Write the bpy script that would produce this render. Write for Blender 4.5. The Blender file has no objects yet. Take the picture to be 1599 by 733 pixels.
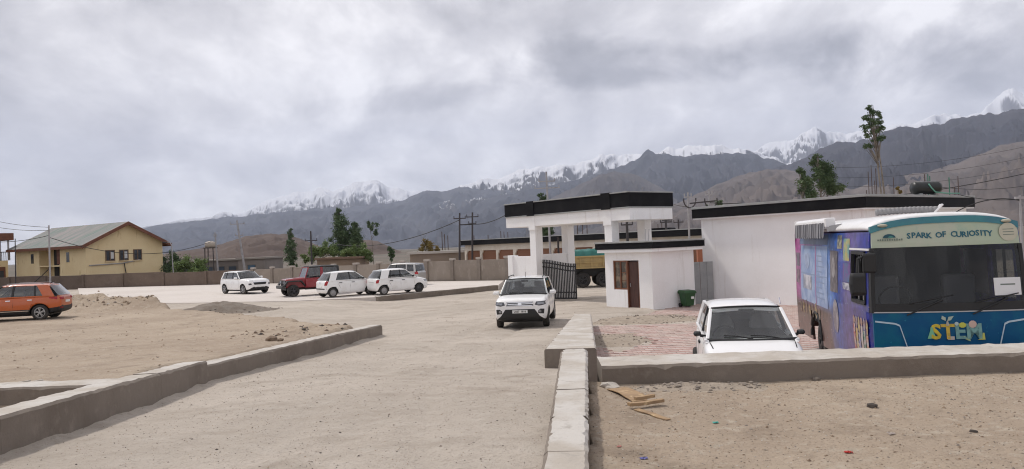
import bpy, bmesh, math, random
import numpy as np
from mathutils import Vector, Matrix
from mathutils.bvhtree import BVHTree

SC = bpy.context.scene
COL = SC.collection
R_ = math.radians
random.seed(7)
RNG = np.random.default_rng(11)

# ------------------------------------------------------------------ camera
EYE = 2.8            # camera height above the far ground, metres
FPX = 1200.0         # focal length in pixels of the 1599 px wide photograph
CAMROT = Matrix.Rotation(R_(90 + 0.74), 3, 'X') @ Matrix.Rotation(R_(-2.29), 3, 'Z')
cd = bpy.data.cameras.new('camera')
cam = bpy.data.objects.new('camera', cd)
COL.objects.link(cam)
cam.matrix_world = Matrix.Translation((0, 0, EYE)) @ CAMROT.to_4x4()
cd.sensor_width = 36.0
cd.lens = 36.0 * FPX / 1599.0
cd.clip_start = 0.1
cd.clip_end = 60000.0
SC.camera = cam

# ------------------------------------------------------------------ sky
SUN_DIR = Vector((-0.68, 0.52, 1.15)).normalized()      # towards the sun
SUN_EL = math.asin(SUN_DIR.z)
SUN_AZ = math.atan2(SUN_DIR.x, SUN_DIR.y)
W = bpy.data.worlds.new('World')
SC.world = W
W.use_nodes = True
nt = W.node_tree
nt.nodes.clear()
def wn(t, **k):
    n = nt.nodes.new(t)
    for a, b in k.items():
        setattr(n, a, b)
    return n
def wl(a, b):
    nt.links.new(a, b)
def wmath(op, a, b=None, clamp=False):
    n = wn('ShaderNodeMath', operation=op, use_clamp=clamp)
    for i, v in enumerate((a, b)):
        if v is None:
            continue
        if isinstance(v, (int, float)):
            n.inputs[i].default_value = v
        else:
            wl(v, n.inputs[i])
    return n.outputs[0]
def wmix(f, a, b):
    n = wn('ShaderNodeMix', data_type='RGBA')
    for s, v in (('Factor', f), ('A', a), ('B', b)):
        sock = [i for i in n.inputs if i.name == s and (i.type == 'RGBA' if s != 'Factor' else i.type == 'VALUE')][0]
        if isinstance(v, (int, float)):
            sock.default_value = v
        elif isinstance(v, tuple):
            sock.default_value = (*v, 1)
        else:
            wl(v, sock)
    return [o for o in n.outputs if o.type == 'RGBA'][0]
sky = wn('ShaderNodeTexSky', sky_type='NISHITA', sun_disc=False)
sky.sun_elevation = SUN_EL
sky.sun_rotation = SUN_AZ
sky.altitude = 3500
sky.dust_density = 1.5
tc = wn('ShaderNodeTexCoord')
sep = wn('ShaderNodeSeparateXYZ'); wl(tc.outputs['Generated'], sep.inputs[0])
# the cloud deck: the view direction carried onto a flat layer overhead
zz = wmath('ADD', wmath('MAXIMUM', sep.outputs[2], 0.0), 0.45)
cx_ = wmath('DIVIDE', sep.outputs[0], zz)
cy_ = wmath('DIVIDE', sep.outputs[1], zz)
comb = wn('ShaderNodeCombineXYZ'); wl(cx_, comb.inputs[0]); wl(cy_, comb.inputs[1])
def wnoise(scale, detail, rough, off=(0, 0, 0), dist=0.0, sc3=(1, 1, 1)):
    mp = wn('ShaderNodeMapping'); mp.inputs['Location'].default_value = off; mp.inputs['Scale'].default_value = sc3
    wl(comb.outputs[0], mp.inputs[0])
    n = wn('ShaderNodeTexNoise'); n.inputs['Scale'].default_value = scale
    n.inputs['Detail'].default_value = detail; n.inputs['Roughness'].default_value = rough
    n.inputs['Distortion'].default_value = dist
    wl(mp.outputs[0], n.inputs['Vector'])
    return n.outputs[0]
def wramp(v, stops):
    n = wn('ShaderNodeValToRGB'); wl(v, n.inputs[0])
    e = n.color_ramp.elements
    while len(e) < len(stops):
        e.new(0.5)
    for el, (p, c) in zip(e, stops):
        el.position = p; el.color = (*c, 1) if isinstance(c, tuple) else (c, c, c, 1)
    return n.outputs[0]
n_big = wnoise(1.3, 4, 0.5, (3.1, 1.7, 0), 0.4)
n_mid = wnoise(3.6, 9, 0.58, (0.4, 5.2, 0), 0.35, (1.0, 0.8, 1))
n_fine = wnoise(11.0, 6, 0.6, (7.0, 2.0, 0), 0.3, (1, 0.7, 1))
shade = wmath('ADD', wmath('MULTIPLY', n_big, 0.36), wmath('ADD', wmath('MULTIPLY', n_mid, 0.46), wmath('MULTIPLY', n_fine, 0.18)))
# darker rain clouds standing over the range on the right
def cloud_bank(x0, y0, ax, ay, rot, power):
    dx = wmath('SUBTRACT', cx_, x0); dy = wmath('SUBTRACT', cy_, y0)
    c, s = math.cos(rot), math.sin(rot)
    u = wmath('DIVIDE', wmath('ADD', wmath('MULTIPLY', dx, c), wmath('MULTIPLY', dy, s)), ax)
    v = wmath('DIVIDE', wmath('SUBTRACT', wmath('MULTIPLY', dy, c), wmath('MULTIPLY', dx, s)), ay)
    r2 = wmath('ADD', wmath('MULTIPLY', u, u), wmath('MULTIPLY', v, v))
    r2 = wmath('ADD', r2, wmath('MULTIPLY', wmath('SUBTRACT', n_mid, 0.5), 3.2))
    return wmath('MULTIPLY', wmath('SUBTRACT', 1.0, wmath('SMOOTH_MAX', r2, 0.0), True), power)
BANKS = [(1.00, 1.17, 0.50, 0.18, -0.55, 0.21), (0.62, 1.33, 0.26, 0.07, -0.3, 0.09), (0.20, 1.44, 0.26, 0.08, 0.0, 0.11), (-0.22, 1.52, 0.22, 0.05, 0.0, 0.07)]
for b in BANKS:
    shade = wmath('SUBTRACT', shade, cloud_bank(*b))
cloud = wramp(shade, [(0.22, (1.6, 1.55, 1.6)), (0.37, (3.9, 3.78, 3.9)), (0.455, (6.1, 5.9, 6.05)), (0.52, (8.0, 7.75, 7.85)), (0.60, (11.2, 10.9, 10.9))])
cover = wramp(wnoise(0.9, 6, 0.55, (1.0, 8.0, 0), 0.6), [(0.35, 0.90), (0.6, 0.99)])
bg = wn('ShaderNodeBackground'); bg.inputs['Strength'].default_value = 0.085
wl(wmix(cover, sky.outputs[0], cloud), bg.inputs['Color'])
wo = wn('ShaderNodeOutputWorld'); wl(bg.outputs[0], wo.inputs[0])
W.cycles.sampling_method = 'MANUAL'
W.cycles.sample_map_resolution = 512

sd = bpy.data.lights.new('sun', 'SUN')
sd.energy = 2.0
sd.angle = R_(4.0)
sd.color = (1.0, 0.95, 0.88)
sun = bpy.data.objects.new('sun', sd)
COL.objects.link(sun)
sun.rotation_euler = (-SUN_DIR).to_track_quat('-Z', 'Y').to_euler()
sun.location = (0, 0, 50)
SC.view_settings.view_transform = 'Standard'
SC.view_settings.look = 'None'
SC.view_settings.exposure = 0.44
SC.view_settings.gamma = 1.0
SC.cycles.max_bounces = 6
SC.cycles.transparent_max_bounces = 12
SC.cycles.volume_bounces = 2
SC.cycles.use_denoising = True
SC.cycles.filter_width = 1.1

# ------------------------------------------------------------------ helpers
def ray(px, py):
    return CAMROT @ Vector(((px - 799.5) / FPX, -(py - 366.5) / FPX, -1.0))
def at(px, py, d):
    """surveyed point: sight line through a pixel, d metres away along the view axis"""
    return Vector((0, 0, EYE)) + ray(px, py) * d
def onz(px, py, z):
    v = ray(px, py)
    return Vector((0, 0, EYE)) + v * ((z - EYE) / v.z)

def tag(o, label=None, cat=None, group=None, kind=None):
    if label: o['label'] = label
    if cat: o['category'] = cat
    if group: o['group'] = group
    if kind: o['kind'] = kind
    return o
def empty(name, loc=(0, 0, 0), rz=0.0, label=None, cat=None, group=None, rot=None):
    o = bpy.data.objects.new(name, None)
    COL.objects.link(o)
    o.empty_display_size = 0.3
    o.location = loc
    o.rotation_euler = rot if rot else (0, 0, rz)
    return tag(o, label, cat, group)
def link(name, me, parent=None, loc=(0, 0, 0), rot=(0, 0, 0), scale=(1, 1, 1)):
    o = bpy.data.objects.new(name, me)
    COL.objects.link(o)
    o.location = loc; o.rotation_euler = rot; o.scale = scale
    if parent is not None:
        o.parent = parent
    return o
def frame(d):
    d = Vector(d).normalized()
    a = Vector((0, 0, 1)) if abs(d.z) < 0.95 else Vector((1, 0, 0))
    u = d.cross(a).normalized()
    return u, u.cross(d).normalized() * -1

class MB:
    """collects faces, then becomes ONE mesh"""
    def __init__(s):
        s.v = []; s.f = []; s.mi = []; s.cur = 0
    def add(s, vs, fs):
        b = len(s.v)
        s.v.extend([tuple(p) for p in vs])
        for f in fs:
            s.f.append([b + i for i in f]); s.mi.append(s.cur)
        return s
    def hexa(s, p):
        return s.add(p, [(0, 3, 2, 1), (4, 5, 6, 7), (0, 1, 5, 4), (1, 2, 6, 5), (2, 3, 7, 6), (3, 0, 4, 7)])
    def box(s, x0, x1, y0, y1, z0, z1):
        return s.hexa([(x0, y0, z0), (x1, y0, z0), (x1, y1, z0), (x0, y1, z0), (x0, y0, z1), (x1, y0, z1), (x1, y1, z1), (x0, y1, z1)])
    def bar(s, p, q, wx, wy):
        p = Vector(p); q = Vector(q); X = Vector((wx / 2, 0, 0)); Y = Vector((0, wy / 2, 0))
        return s.hexa([p - X - Y, p + X - Y, p + X + Y, p - X + Y, q - X - Y, q + X - Y, q + X + Y, q - X + Y])
    def beam(s, p, q, w, h):
        p = Vector(p); q = Vector(q); u, v = frame(q - p); u = u * w / 2; v = v * h / 2
        return s.hexa([p - u - v, p + u - v, p + u + v, p - u + v, q - u - v, q + u - v, q + u + v, q - u + v])
    def tube(s, pts, r, n=6, caps=True):
        pts = [Vector(p) for p in pts]
        if not hasattr(r, '__len__'): r = [r] * len(pts)
        vs = []; fs = []
        for i, p in enumerate(pts):
            d = (pts[min(i + 1, len(pts) - 1)] - pts[max(i - 1, 0)])
            u, v = frame(d)
            for k in range(n):
                a = 2 * math.pi * k / n
                vs.append(p + (u * math.cos(a) + v * math.sin(a)) * r[i])
        for i in range(len(pts) - 1):
            for k in range(n):
                k2 = (k + 1) % n
                fs.append((i * n + k, i * n + k2, (i + 1) * n + k2, (i + 1) * n + k))
        if caps:
            fs.append(tuple(range(n - 1, -1, -1))); fs.append(tuple((len(pts) - 1) * n + k for k in range(n)))
        return s.add(vs, fs)
    def lathe(s, prof, c, axis='y', n=24):
        """prof: (radius, offset along axis)"""
        vs = []; fs = []
        c = Vector(c)
        for r, o in prof:
            for k in range(n):
                a = 2 * math.pi * k / n
                ca, sa = math.cos(a) * r, math.sin(a) * r
                vs.append(c + Vector({'y': (ca, o, sa), 'z': (ca, sa, o), 'x': (o, ca, sa)}[axis]))
        m = len(prof)
        for i in range(m - 1):
            for k in range(n):
                k2 = (k + 1) % n
                fs.append((i * n + k, i * n + k2, (i + 1) * n + k2, (i + 1) * n + k))
        if prof[0][0] > 1e-4: fs.append(tuple(range(n)))
        if prof[-1][0] > 1e-4: fs.append(tuple((m - 1) * n + k for k in range(n)))
        return s.add(vs, fs)
    def prism(s, poly, a, b, axis='y'):
        """poly in the plane normal to axis, extruded from a to b"""
        def pt(u, w, t):
            return {'y': (u, t, w), 'x': (t, u, w), 'z': (u, w, t)}[axis]
        n = len(poly)
        vs = [pt(u, w, a) for u, w in poly] + [pt(u, w, b) for u, w in poly]
        fs = [tuple(range(n)), tuple(range(2 * n - 1, n - 1, -1))] + [(i, i + n, (i + 1) % n + n, (i + 1) % n) for i in range(n)]
        return s.add(vs, fs)
    def grid(s, P, nu, nv, wrap=False):
        """P(i, j) -> point for i in 0..nu, j in 0..nv"""
        vs = [P(i, j) for i in range(nu + 1) for j in range(nv + 1)]
        fs = [(i * (nv + 1) + j, (i + 1) * (nv + 1) + j, (i + 1) * (nv + 1) + j + 1, i * (nv + 1) + j + 1) for i in range(nu) for j in range(nv)]
        return s.add(vs, fs)
    def loft(s, rings, closed=True, caps=True):
        n = len(rings[0]); vs = [p for r in rings for p in r]; fs = []
        for i in range(len(rings) - 1):
            for k in range(n if closed else n - 1):
                k2 = (k + 1) % n
                fs.append((i * n + k, i * n + k2, (i + 1) * n + k2, (i + 1) * n + k))
        if caps:
            fs.append(tuple(range(n - 1, -1, -1))); fs.append(tuple((len(rings) - 1) * n + k for k in range(n)))
        return s.add(vs, fs)
    def mesh(s, name, mats, smooth=False, fix=True):
        me = bpy.data.meshes.new(name)
        me.from_pydata(s.v, [], s.f)
        for m in (mats if isinstance(mats, (list, tuple)) else [mats]):
            me.materials.append(m)
        me.polygons.foreach_set('material_index', s.mi)
        if smooth:
            me.polygons.foreach_set('use_smooth', [True] * len(me.polygons))
        if fix:
            bm = bmesh.new(); bm.from_mesh(me)
            bmesh.ops.recalc_face_normals(bm, faces=bm.faces)
            bm.to_mesh(me); bm.free()
        me.update()
        return me
    def build(s, name, mats, parent=None, smooth=False, bevel=0, seg=2, sub=0, loc=(0, 0, 0), rot=(0, 0, 0), fix=True):
        o = link(name, s.mesh(name, mats, smooth or sub > 0, fix), parent, loc, rot)
        if sub:
            m = o.modifiers.new('subsurf', 'SUBSURF'); m.levels = sub; m.render_levels = sub
        if bevel:
            m = o.modifiers.new('bevel', 'BEVEL'); m.width = bevel; m.segments = seg; m.limit_method = 'ANGLE'; m.angle_limit = R_(35)
        return o

def numesh(name, V, Fq, mats, smooth=True):
    """mesh from numpy arrays of vertices and quads"""
    me = bpy.data.meshes.new(name)
    V = np.asarray(V, np.float32); Fq = np.asarray(Fq, np.int32)
    k = Fq.shape[1]
    me.vertices.add(len(V)); me.vertices.foreach_set('co', V.ravel())
    me.loops.add(Fq.size); me.loops.foreach_set('vertex_index', Fq.ravel())
    me.polygons.add(len(Fq)); me.polygons.foreach_set('loop_start', np.arange(0, Fq.size, k, dtype=np.int32))
    me.polygons.foreach_set('use_smooth', np.full(len(Fq), smooth))
    for m in (mats if isinstance(mats, (list, tuple)) else [mats]):
        me.materials.append(m)
    me.update(calc_edges=True)
    me.validate()
    return me
def gridfaces(nu, nv):
    i, j = np.meshgrid(np.arange(nu - 1), np.arange(nv - 1), indexing='ij')
    a = i * nv + j
    return np.stack([a, a + nv, a + nv + 1, a + 1], -1).reshape(-1, 4)

# numpy gradient noise -------------------------------------------------
_perm = np.random.default_rng(5).permutation(256)
_perm = np.concatenate([_perm, _perm])
_ang = np.random.default_rng(6).random(256) * 2 * np.pi
def perlin(x, y):
    xi = np.floor(x).astype(int); yi = np.floor(y).astype(int)
    xf = x - xi; yf = y - yi
    u = xf * xf * xf * (xf * (xf * 6 - 15) + 10); v = yf * yf * yf * (yf * (yf * 6 - 15) + 10)
    def g(ix, iy, dx, dy):
        h = _perm[(_perm[ix & 255] + iy) & 255]
        return np.cos(_ang[h]) * dx + np.sin(_ang[h]) * dy
    a = g(xi, yi, xf, yf); b = g(xi + 1, yi, xf - 1, yf); c = g(xi, yi + 1, xf, yf - 1); d = g(xi + 1, yi + 1, xf - 1, yf - 1)
    return (a + u * (b - a)) * (1 - v) + (c + u * (d - c)) * v
def fbm(x, y, o=4, lac=2.03, g=0.5):
    s = 0; a = 1.0
    for i in range(o):
        s = s + a * perlin(x + 17.3 * i, y - 9.1 * i); x = x * lac; y = y * lac; a *= g
    return s
def ridged(x, y, o=5, lac=2.07, g=0.5):
    s = 0; a = 1.0; w = 1.0
    for i in range(o):
        n = (1 - np.abs(perlin(x + 31.7 * i, y + 11.9 * i)) * 1.6); n = np.clip(n, 0, 1) ** 2 * w
        s = s + a * n; w = np.clip(n * 1.6, 0, 1); x = x * lac; y = y * lac; a *= g
    return s
def sstep(a, b, x):
    t = np.clip((x - a) / (b - a), 0, 1)
    return t * t * (3 - 2 * t)
def lin(pts):
    xs, ys = zip(*pts)
    return lambda t: np.interp(t, xs, ys)

# materials --------------------------------------------------------------
MATS = {}
def M(name, col=(0.5, 0.5, 0.5), rough=0.8, metal=0.0, var=(), bump=(), coords='Object', spec=None, coat=0.0, alpha=None, attr=None, emit=None):
    """procedural material: var = [(noise scale, colour, lo, hi[, stretch])], bump = [(noise scale, depth in m)]"""
    if name in MATS: return MATS[name]
    m = bpy.data.materials.new(name); m.use_nodes = True
    t = m.node_tree; N = t.nodes; L = t.links
    b = N['Principled BSDF']
    b.inputs['Roughness'].default_value = rough
    b.inputs['Metallic'].default_value = metal
    if spec is not None: b.inputs['Specular IOR Level'].default_value = spec
    if coat: b.inputs['Coat Weight'].default_value = coat; b.inputs['Coat Roughness'].default_value = 0.06
    tcn = N.new('ShaderNodeTexCoord')
    if coords == 'World':
        src = N.new('ShaderNodeNewGeometry').outputs['Position']
    else:
        src = tcn.outputs[coords]
    if attr:
        an = N.new('ShaderNodeAttribute'); an.attribute_name = attr
        cur = an.outputs['Color']
    else:
        rgb = N.new('ShaderNodeRGB'); rgb.outputs[0].default_value = (*col, 1)
        cur = rgb.outputs[0]
    for i, vv in enumerate(var):
        sc_, c2, lo, hi = vv[:4]
        vec = src
        if len(vv) > 4:
            mp = N.new('ShaderNodeMapping'); mp.inputs['Scale'].default_value = vv[4]; mp.inputs['Location'].default_value = (3.3 * i, 1.7 * i, 0.9 * i)
            L.new(src, mp.inputs[0]); vec = mp.outputs[0]
        nz = N.new('ShaderNodeTexNoise'); nz.inputs['Scale'].default_value = sc_; nz.inputs['Detail'].default_value = 6; nz.inputs['Roughness'].default_value = 0.62
        L.new(vec, nz.inputs['Vector'])
        mr = N.new('ShaderNodeMapRange'); mr.inputs['From Min'].default_value = lo; mr.inputs['From Max'].default_value = hi
        L.new(nz.outputs[0], mr.inputs[0])
        mx = N.new('ShaderNodeMix'); mx.data_type = 'RGBA'
        L.new(mr.outputs[0], mx.inputs[0]); L.new(cur, mx.inputs[6]); mx.inputs[7].default_value = (*c2, 1)
        cur = mx.outputs[2]
    L.new(cur, b.inputs['Base Color'])
    prev = None
    for sc_, dep in bump:
        nz = N.new('ShaderNodeTexNoise'); nz.inputs['Scale'].default_value = sc_; nz.inputs['Detail'].default_value = 5; nz.inputs['Roughness'].default_value = 0.65
        L.new(src, nz.inputs['Vector'])
        bp = N.new('ShaderNodeBump'); bp.inputs['Strength'].default_value = 1.0; bp.inputs['Distance'].default_value = dep
        L.new(nz.outputs[0], bp.inputs['Height'])
        if prev is not None: L.new(prev, bp.inputs['Normal'])
        prev = bp.outputs[0]
    if prev is not None: L.new(prev, b.inputs['Normal'])
    if emit: b.inputs['Emission Color'].default_value = (*emit, 1); b.inputs['Emission Strength'].default_value = 1
    MATS[name] = m
    return m
def glass(name, tint=(0.75, 0.8, 0.8), refl=1.0, base=0.10):
    if name in MATS: return MATS[name]
    m = bpy.data.materials.new(name); m.use_nodes = True
    t = m.node_tree; N = t.nodes; L = t.links; N.clear()
    tr = N.new('ShaderNodeBsdfTransparent'); tr.inputs[0].default_value = (*tint, 1)
    gl = N.new('ShaderNodeBsdfGlossy'); gl.inputs['Roughness'].default_value = 0.04; gl.inputs[0].default_value = (refl, refl, refl, 1)
    lw = N.new('ShaderNodeLayerWeight'); lw.inputs[0].default_value = 0.5
    pw = N.new('ShaderNodeMath'); pw.operation = 'POWER'; pw.inputs[1].default_value = 4.0; L.new(lw.outputs['Facing'], pw.inputs[0])
    fr = N.new('ShaderNodeMath'); fr.operation = 'MULTIPLY_ADD'; fr.inputs[1].default_value = 0.9; fr.inputs[2].default_value = base; L.new(pw.outputs[0], fr.inputs[0])
    mx = N.new('ShaderNodeMixShader'); L.new(fr.outputs[0], mx.inputs[0]); L.new(tr.outputs[0], mx.inputs[1]); L.new(gl.outputs[0], mx.inputs[2])
    o = N.new('ShaderNodeOutputMaterial'); L.new(mx.outputs[0], o.inputs[0])
    MATS[name] = m
    return m

DUST = (0.42, 0.36, 0.29)
TAN = (0.335, 0.262, 0.195)
m_dirt = M('tan_dirt', TAN, 0.95, var=[(0.25, (0.41, 0.33, 0.25), 0.42, 0.62), (1.3, (0.24, 0.185, 0.135), 0.54, 0.75), (6.0, (0.43, 0.365, 0.29), 0.54, 0.70), (30.0, (0.16, 0.12, 0.09), 0.58, 0.70)],
           bump=[(2.2, 0.07), (11.0, 0.035), (55.0, 0.012)], coords='World')
m_road = M('pale_dust', (0.415, 0.362, 0.308), 0.95, var=[(0.22, (0.49, 0.43, 0.37), 0.44, 0.58), (0.9, (0.33, 0.28, 0.23), 0.50, 0.72), (3.5, (0.46, 0.41, 0.355), 0.52, 0.68), (14.0, (0.34, 0.29, 0.24), 0.54, 0.70), (42.0, (0.24, 0.20, 0.165), 0.58, 0.70)],
           bump=[(1.5, 0.06), (7.0, 0.035), (40.0, 0.018)], coords='World')
m_lot = M('pale_concrete_yard', (0.53, 0.48, 0.44), 0.92, var=[(0.12, (0.58, 0.53, 0.49), 0.4, 0.6), (0.8, (0.49, 0.43, 0.38), 0.55, 0.75, (0.4, 1.5, 1))], bump=[(5.0, 0.012), (40.0, 0.005)], coords='World')
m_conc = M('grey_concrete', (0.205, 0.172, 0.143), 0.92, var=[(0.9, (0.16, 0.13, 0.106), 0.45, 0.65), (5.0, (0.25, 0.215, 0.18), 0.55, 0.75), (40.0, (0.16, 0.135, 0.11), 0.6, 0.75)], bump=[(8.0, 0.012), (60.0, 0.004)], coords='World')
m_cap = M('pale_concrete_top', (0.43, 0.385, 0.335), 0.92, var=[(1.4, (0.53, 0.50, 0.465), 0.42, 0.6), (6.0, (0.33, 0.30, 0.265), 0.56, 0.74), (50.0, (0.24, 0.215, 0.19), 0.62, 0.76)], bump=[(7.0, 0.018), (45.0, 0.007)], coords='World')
m_white = M('white_wall_paint', (0.87, 0.865, 0.87), 0.85, var=[(0.6, (0.82, 0.81, 0.81), 0.42, 0.65), (2.2, (0.62, 0.585, 0.55), 0.58, 0.84, (1.6, 1.6, 0.14)), (9.0, (0.88, 0.88, 0.885), 0.55, 0.7)], bump=[(30.0, 0.003)])
m_black = M('black_fascia_paint', (0.007, 0.007, 0.009), 0.7, spec=0.15, var=[(1.2, (0.016, 0.016, 0.017), 0.5, 0.75)], bump=[(25.0, 0.003)])
m_grey = M('grey_cement_edge', (0.33, 0.34, 0.34), 0.9, var=[(2.0, (0.25, 0.25, 0.25), 0.5, 0.7)], bump=[(15.0, 0.004)])
m_wood = M('brown_wood', (0.16, 0.062, 0.03), 0.55, var=[(3.0, (0.11, 0.042, 0.022), 0.45, 0.65, (6, 6, 0.6))], bump=[(20.0, 0.002)])
m_blackmetal = M('black_metal', (0.012, 0.012, 0.014), 0.45, spec=0.4)
m_steel = M('grey_steel', (0.33, 0.33, 0.34), 0.45, 0.7)
m_darksteel = M('dark_pole', (0.05, 0.043, 0.045), 0.7)
m_palepole = M('pale_pole', (0.36, 0.35, 0.36), 0.7, var=[(2.0, (0.24, 0.23, 0.24), 0.5, 0.7)])
m_rust = M('rusty_rebar', (0.09, 0.06, 0.05), 0.9)
m_wire = M('black_wire', (0.02, 0.02, 0.022), 0.7)

# ------------------------------------------------------------------ mountains
def rock_mat(name, c1, c2, c3, snow=None):
    """rock with streaks; snow = (altitude, soft width, noise in metres, colour)"""
    m = bpy.data.materials.new(name); m.use_nodes = True
    t = m.node_tree; N = t.nodes; L = t.links; b = N['Principled BSDF']
    b.inputs['Roughness'].default_value = 1.0; b.inputs['Specular IOR Level'].default_value = 0.1
    g = N.new('ShaderNodeNewGeometry')
    def noise(scale, detail=6, rough=0.6):
        n = N.new('ShaderNodeTexNoise'); n.inputs['Scale'].default_value = scale; n.inputs['Detail'].default_value = detail; n.inputs['Roughness'].default_value = rough
        L.new(g.outputs['Position'], n.inputs['Vector']); return n.outputs[0]
    def mr(v, a, bb):
        n = N.new('ShaderNodeMapRange'); n.interpolation_type = 'SMOOTHSTEP'; L.new(v, n.inputs[0]); n.inputs[1].default_value = a; n.inputs[2].default_value = bb; return n.outputs[0]
    def mix(f, a, c):
        n = N.new('ShaderNodeMix'); n.data_type = 'RGBA'; L.new(f, n.inputs[0])
        for k, v in ((6, a), (7, c)):
            if isinstance(v, tuple): n.inputs[k].default_value = (*v, 1)
            else: L.new(v, n.inputs[k])
        return n.outputs[2]
    col = mix(mr(noise(0.0016), 0.4, 0.62), c1, c2)
    col = mix(mr(noise(0.007), 0.5, 0.75), col, c3)
    if snow:
        alt, wd, amp, sc_ = snow
        sp = N.new('ShaderNodeSeparateXYZ'); L.new(g.outputs['Position'], sp.inputs[0])
        sn = N.new('ShaderNodeSeparateXYZ'); L.new(g.outputs['Normal'], sn.inputs[0])
        def ma(op, a, c):
            n = N.new('ShaderNodeMath'); n.operation = op
            for k, v in enumerate((a, c)):
                if isinstance(v, (int, float)): n.inputs[k].default_value = v
                else: L.new(v, n.inputs[k])
            return n.outputs[0]
        h = ma('ADD', sp.outputs[2], ma('MULTIPLY', ma('SUBTRACT', noise(0.006, 9, 0.72), 0.5), amp * 0.9))
        h = ma('ADD', h, ma('MULTIPLY', ma('SUBTRACT', sn.outputs[2], 0.70), amp * 3.4))
        col = mix(mr(h, alt - wd * 3.2, alt + wd * 3.2), col, sc_)
    L.new(col, b.inputs['Base Color'])
    return m

def mountain(name, pts, D, depth, mat, seed, rough=0.10, spur=260.0, nx=560, nt=110, wob=0.12, jag=0.03, foot=0.0):
    """a range: crest through surveyed skyline points at distance D (km-scale), falling to the plain over `depth` metres"""
    pts = sorted(pts)
    px = np.linspace(pts[0][0], pts[-1][0], nx)
    # skyline (x, y) pixels to bearing and altitude at the crest
    C0 = np.array([tuple(at(x, y, 1.0)) for x, y in pts]) - np.array([0, 0, EYE])
    bear = np.arctan2(C0[:, 0], C0[:, 1]); elev = C0[:, 2] / np.hypot(C0[:, 0], C0[:, 1])
    bb = np.linspace(bear[0], bear[-1], nx)
    ee = np.interp(bb, bear, elev)
    dist = D * (1 + wob * fbm(bb * 9 + seed, bb * 0 + seed * 1.7, 3))
    H = dist * ee + EYE
    H = H * (1 + jag * 1.3 * fbm(bb * 60 + seed, bb * 0 + 3.3, 4))
    t = np.concatenate([np.linspace(0, 1, nt), 1 + np.linspace(0.03, 0.5, 14)])     # 1 = crest, >1 = far side
    T, B = np.meshgrid(t, bb, indexing='ij')
    Hc = np.broadcast_to(H, T.shape); Dc = np.broadcast_to(dist, T.shape)
    r = Dc + (T - 1) * depth
    X = r * np.sin(B); Y = r * np.cos(B)
    front = np.clip(T, 0, 1); back = np.clip((T - 1) / 0.5, 0, 1)
    prof = 0.30 * front + 0.70 * front ** 1.9
    s = spur
    arc = B * D
    wx = X + 0.6 * s * fbm(X / s / 2.2 + seed, Y / s / 2.2, 3); wy = Y + 0.6 * s * fbm(X / s / 2.2 - seed, Y / s / 2.2 + 7, 3)
    rg = ridged(wx / s + seed, wy / (s * 2.2) + seed, 6, g=0.55) - 0.85
    big = fbm(X / (s * 4) + seed, Y / (s * 4), 3)
    env = np.sin(np.pi * np.clip(front, 0, 1) ** 0.8) * 0.9 + 0.22 * front
    crestlock = 1 - 0.75 * np.exp(-((T - 1) / 0.05) ** 2)
    Z = Hc * (prof * (1 - 0.9 * back)) + Hc * (rough * 2.0 * rg + 0.10 * big) * env * crestlock - foot * (1 - front)
    Z = np.where(T <= 1e-6, -30.0, Z)
    V = np.stack([X, Y, Z], -1).reshape(-1, 3)
    me = numesh(name, V, gridfaces(len(t), nx), mat)
    o = link(name, me)
    o['kind'] = 'structure'
    return o

SNOW = (0.66, 0.67, 0.71)
rk_far = rock_mat('far_rock', (0.036, 0.040, 0.054), (0.055, 0.057, 0.070), (0.027, 0.030, 0.042))  # far and mid rock colours carry some blue of the distant air
rk_mid = rock_mat('mid_rock', (0.028, 0.029, 0.041), (0.043, 0.042, 0.052), (0.020, 0.021, 0.031))
rk_brown = rock_mat('brown_rock', (0.105, 0.080, 0.070), (0.145, 0.112, 0.095), (0.07, 0.055, 0.05))
rk_tan = rock_mat('tan_rock', (0.105, 0.088, 0.082), (0.145, 0.12, 0.108), (0.075, 0.063, 0.06))
rk_hill = rock_mat('grey_brown_rock', (0.07, 0.062, 0.064), (0.095, 0.084, 0.082), (0.05, 0.046, 0.05))
S1 = [(150, 372), (240, 352), (330, 337), (345, 331), (365, 335), (385, 329), (420, 312), (470, 300), (500, 294), (520, 298), (540, 292), (565, 284), (580, 282), (610, 294), (650, 299), (690, 306), (760, 320)]
B1 = [(100, 372), (200, 362), (245, 352), (300, 345), (360, 339), (420, 333), (480, 328), (540, 324), (600, 319), (640, 309), (660, 299), (690, 299), (715, 292), (760, 297), (850, 300), (950, 310)]
S2 = [(600, 320), (690, 302), (720, 291), (750, 280), (780, 278), (820, 263), (870, 258), (900, 256), (940, 243), (970, 241), (1000, 241), (1030, 237), (1045, 230), (1060, 232), (1080, 228), (1110, 227), (1150, 233), (1180, 238), (1230, 254), (1300, 270)]
B2 = [(680, 330), (760, 310), (850, 290), (900, 281), (960, 262), (1000, 244), (1012, 235), (1030, 240), (1060, 245), (1100, 243), (1160, 240), (1185, 243), (1230, 258), (1300, 275), (1400, 300)]
S3 = [(1100, 262), (1170, 240), (1190, 229), (1215, 221), (1240, 218), (1262, 204), (1275, 198), (1290, 207), (1320, 211), (1345, 205), (1370, 206), (1390, 196), (1410, 195), (1440, 187), (1460, 179), (1500, 180), (1530, 177), (1540, 166), (1560, 151), (1575, 139), (1590, 142), (1610, 152), (1660, 160), (1760, 150)]
B3 = [(1080, 310), (1150, 285), (1200, 264), (1230, 257), (1250, 250), (1290, 230), (1310, 222), (1340, 224), (1370, 213), (1390, 200), (1420, 201), (1445, 196), (1480, 187), (1530, 181), (1560, 176), (1599, 168), (1700, 155), (1800, 140)]
def alt(px, py, D): return at(px, py, D).z
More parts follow.
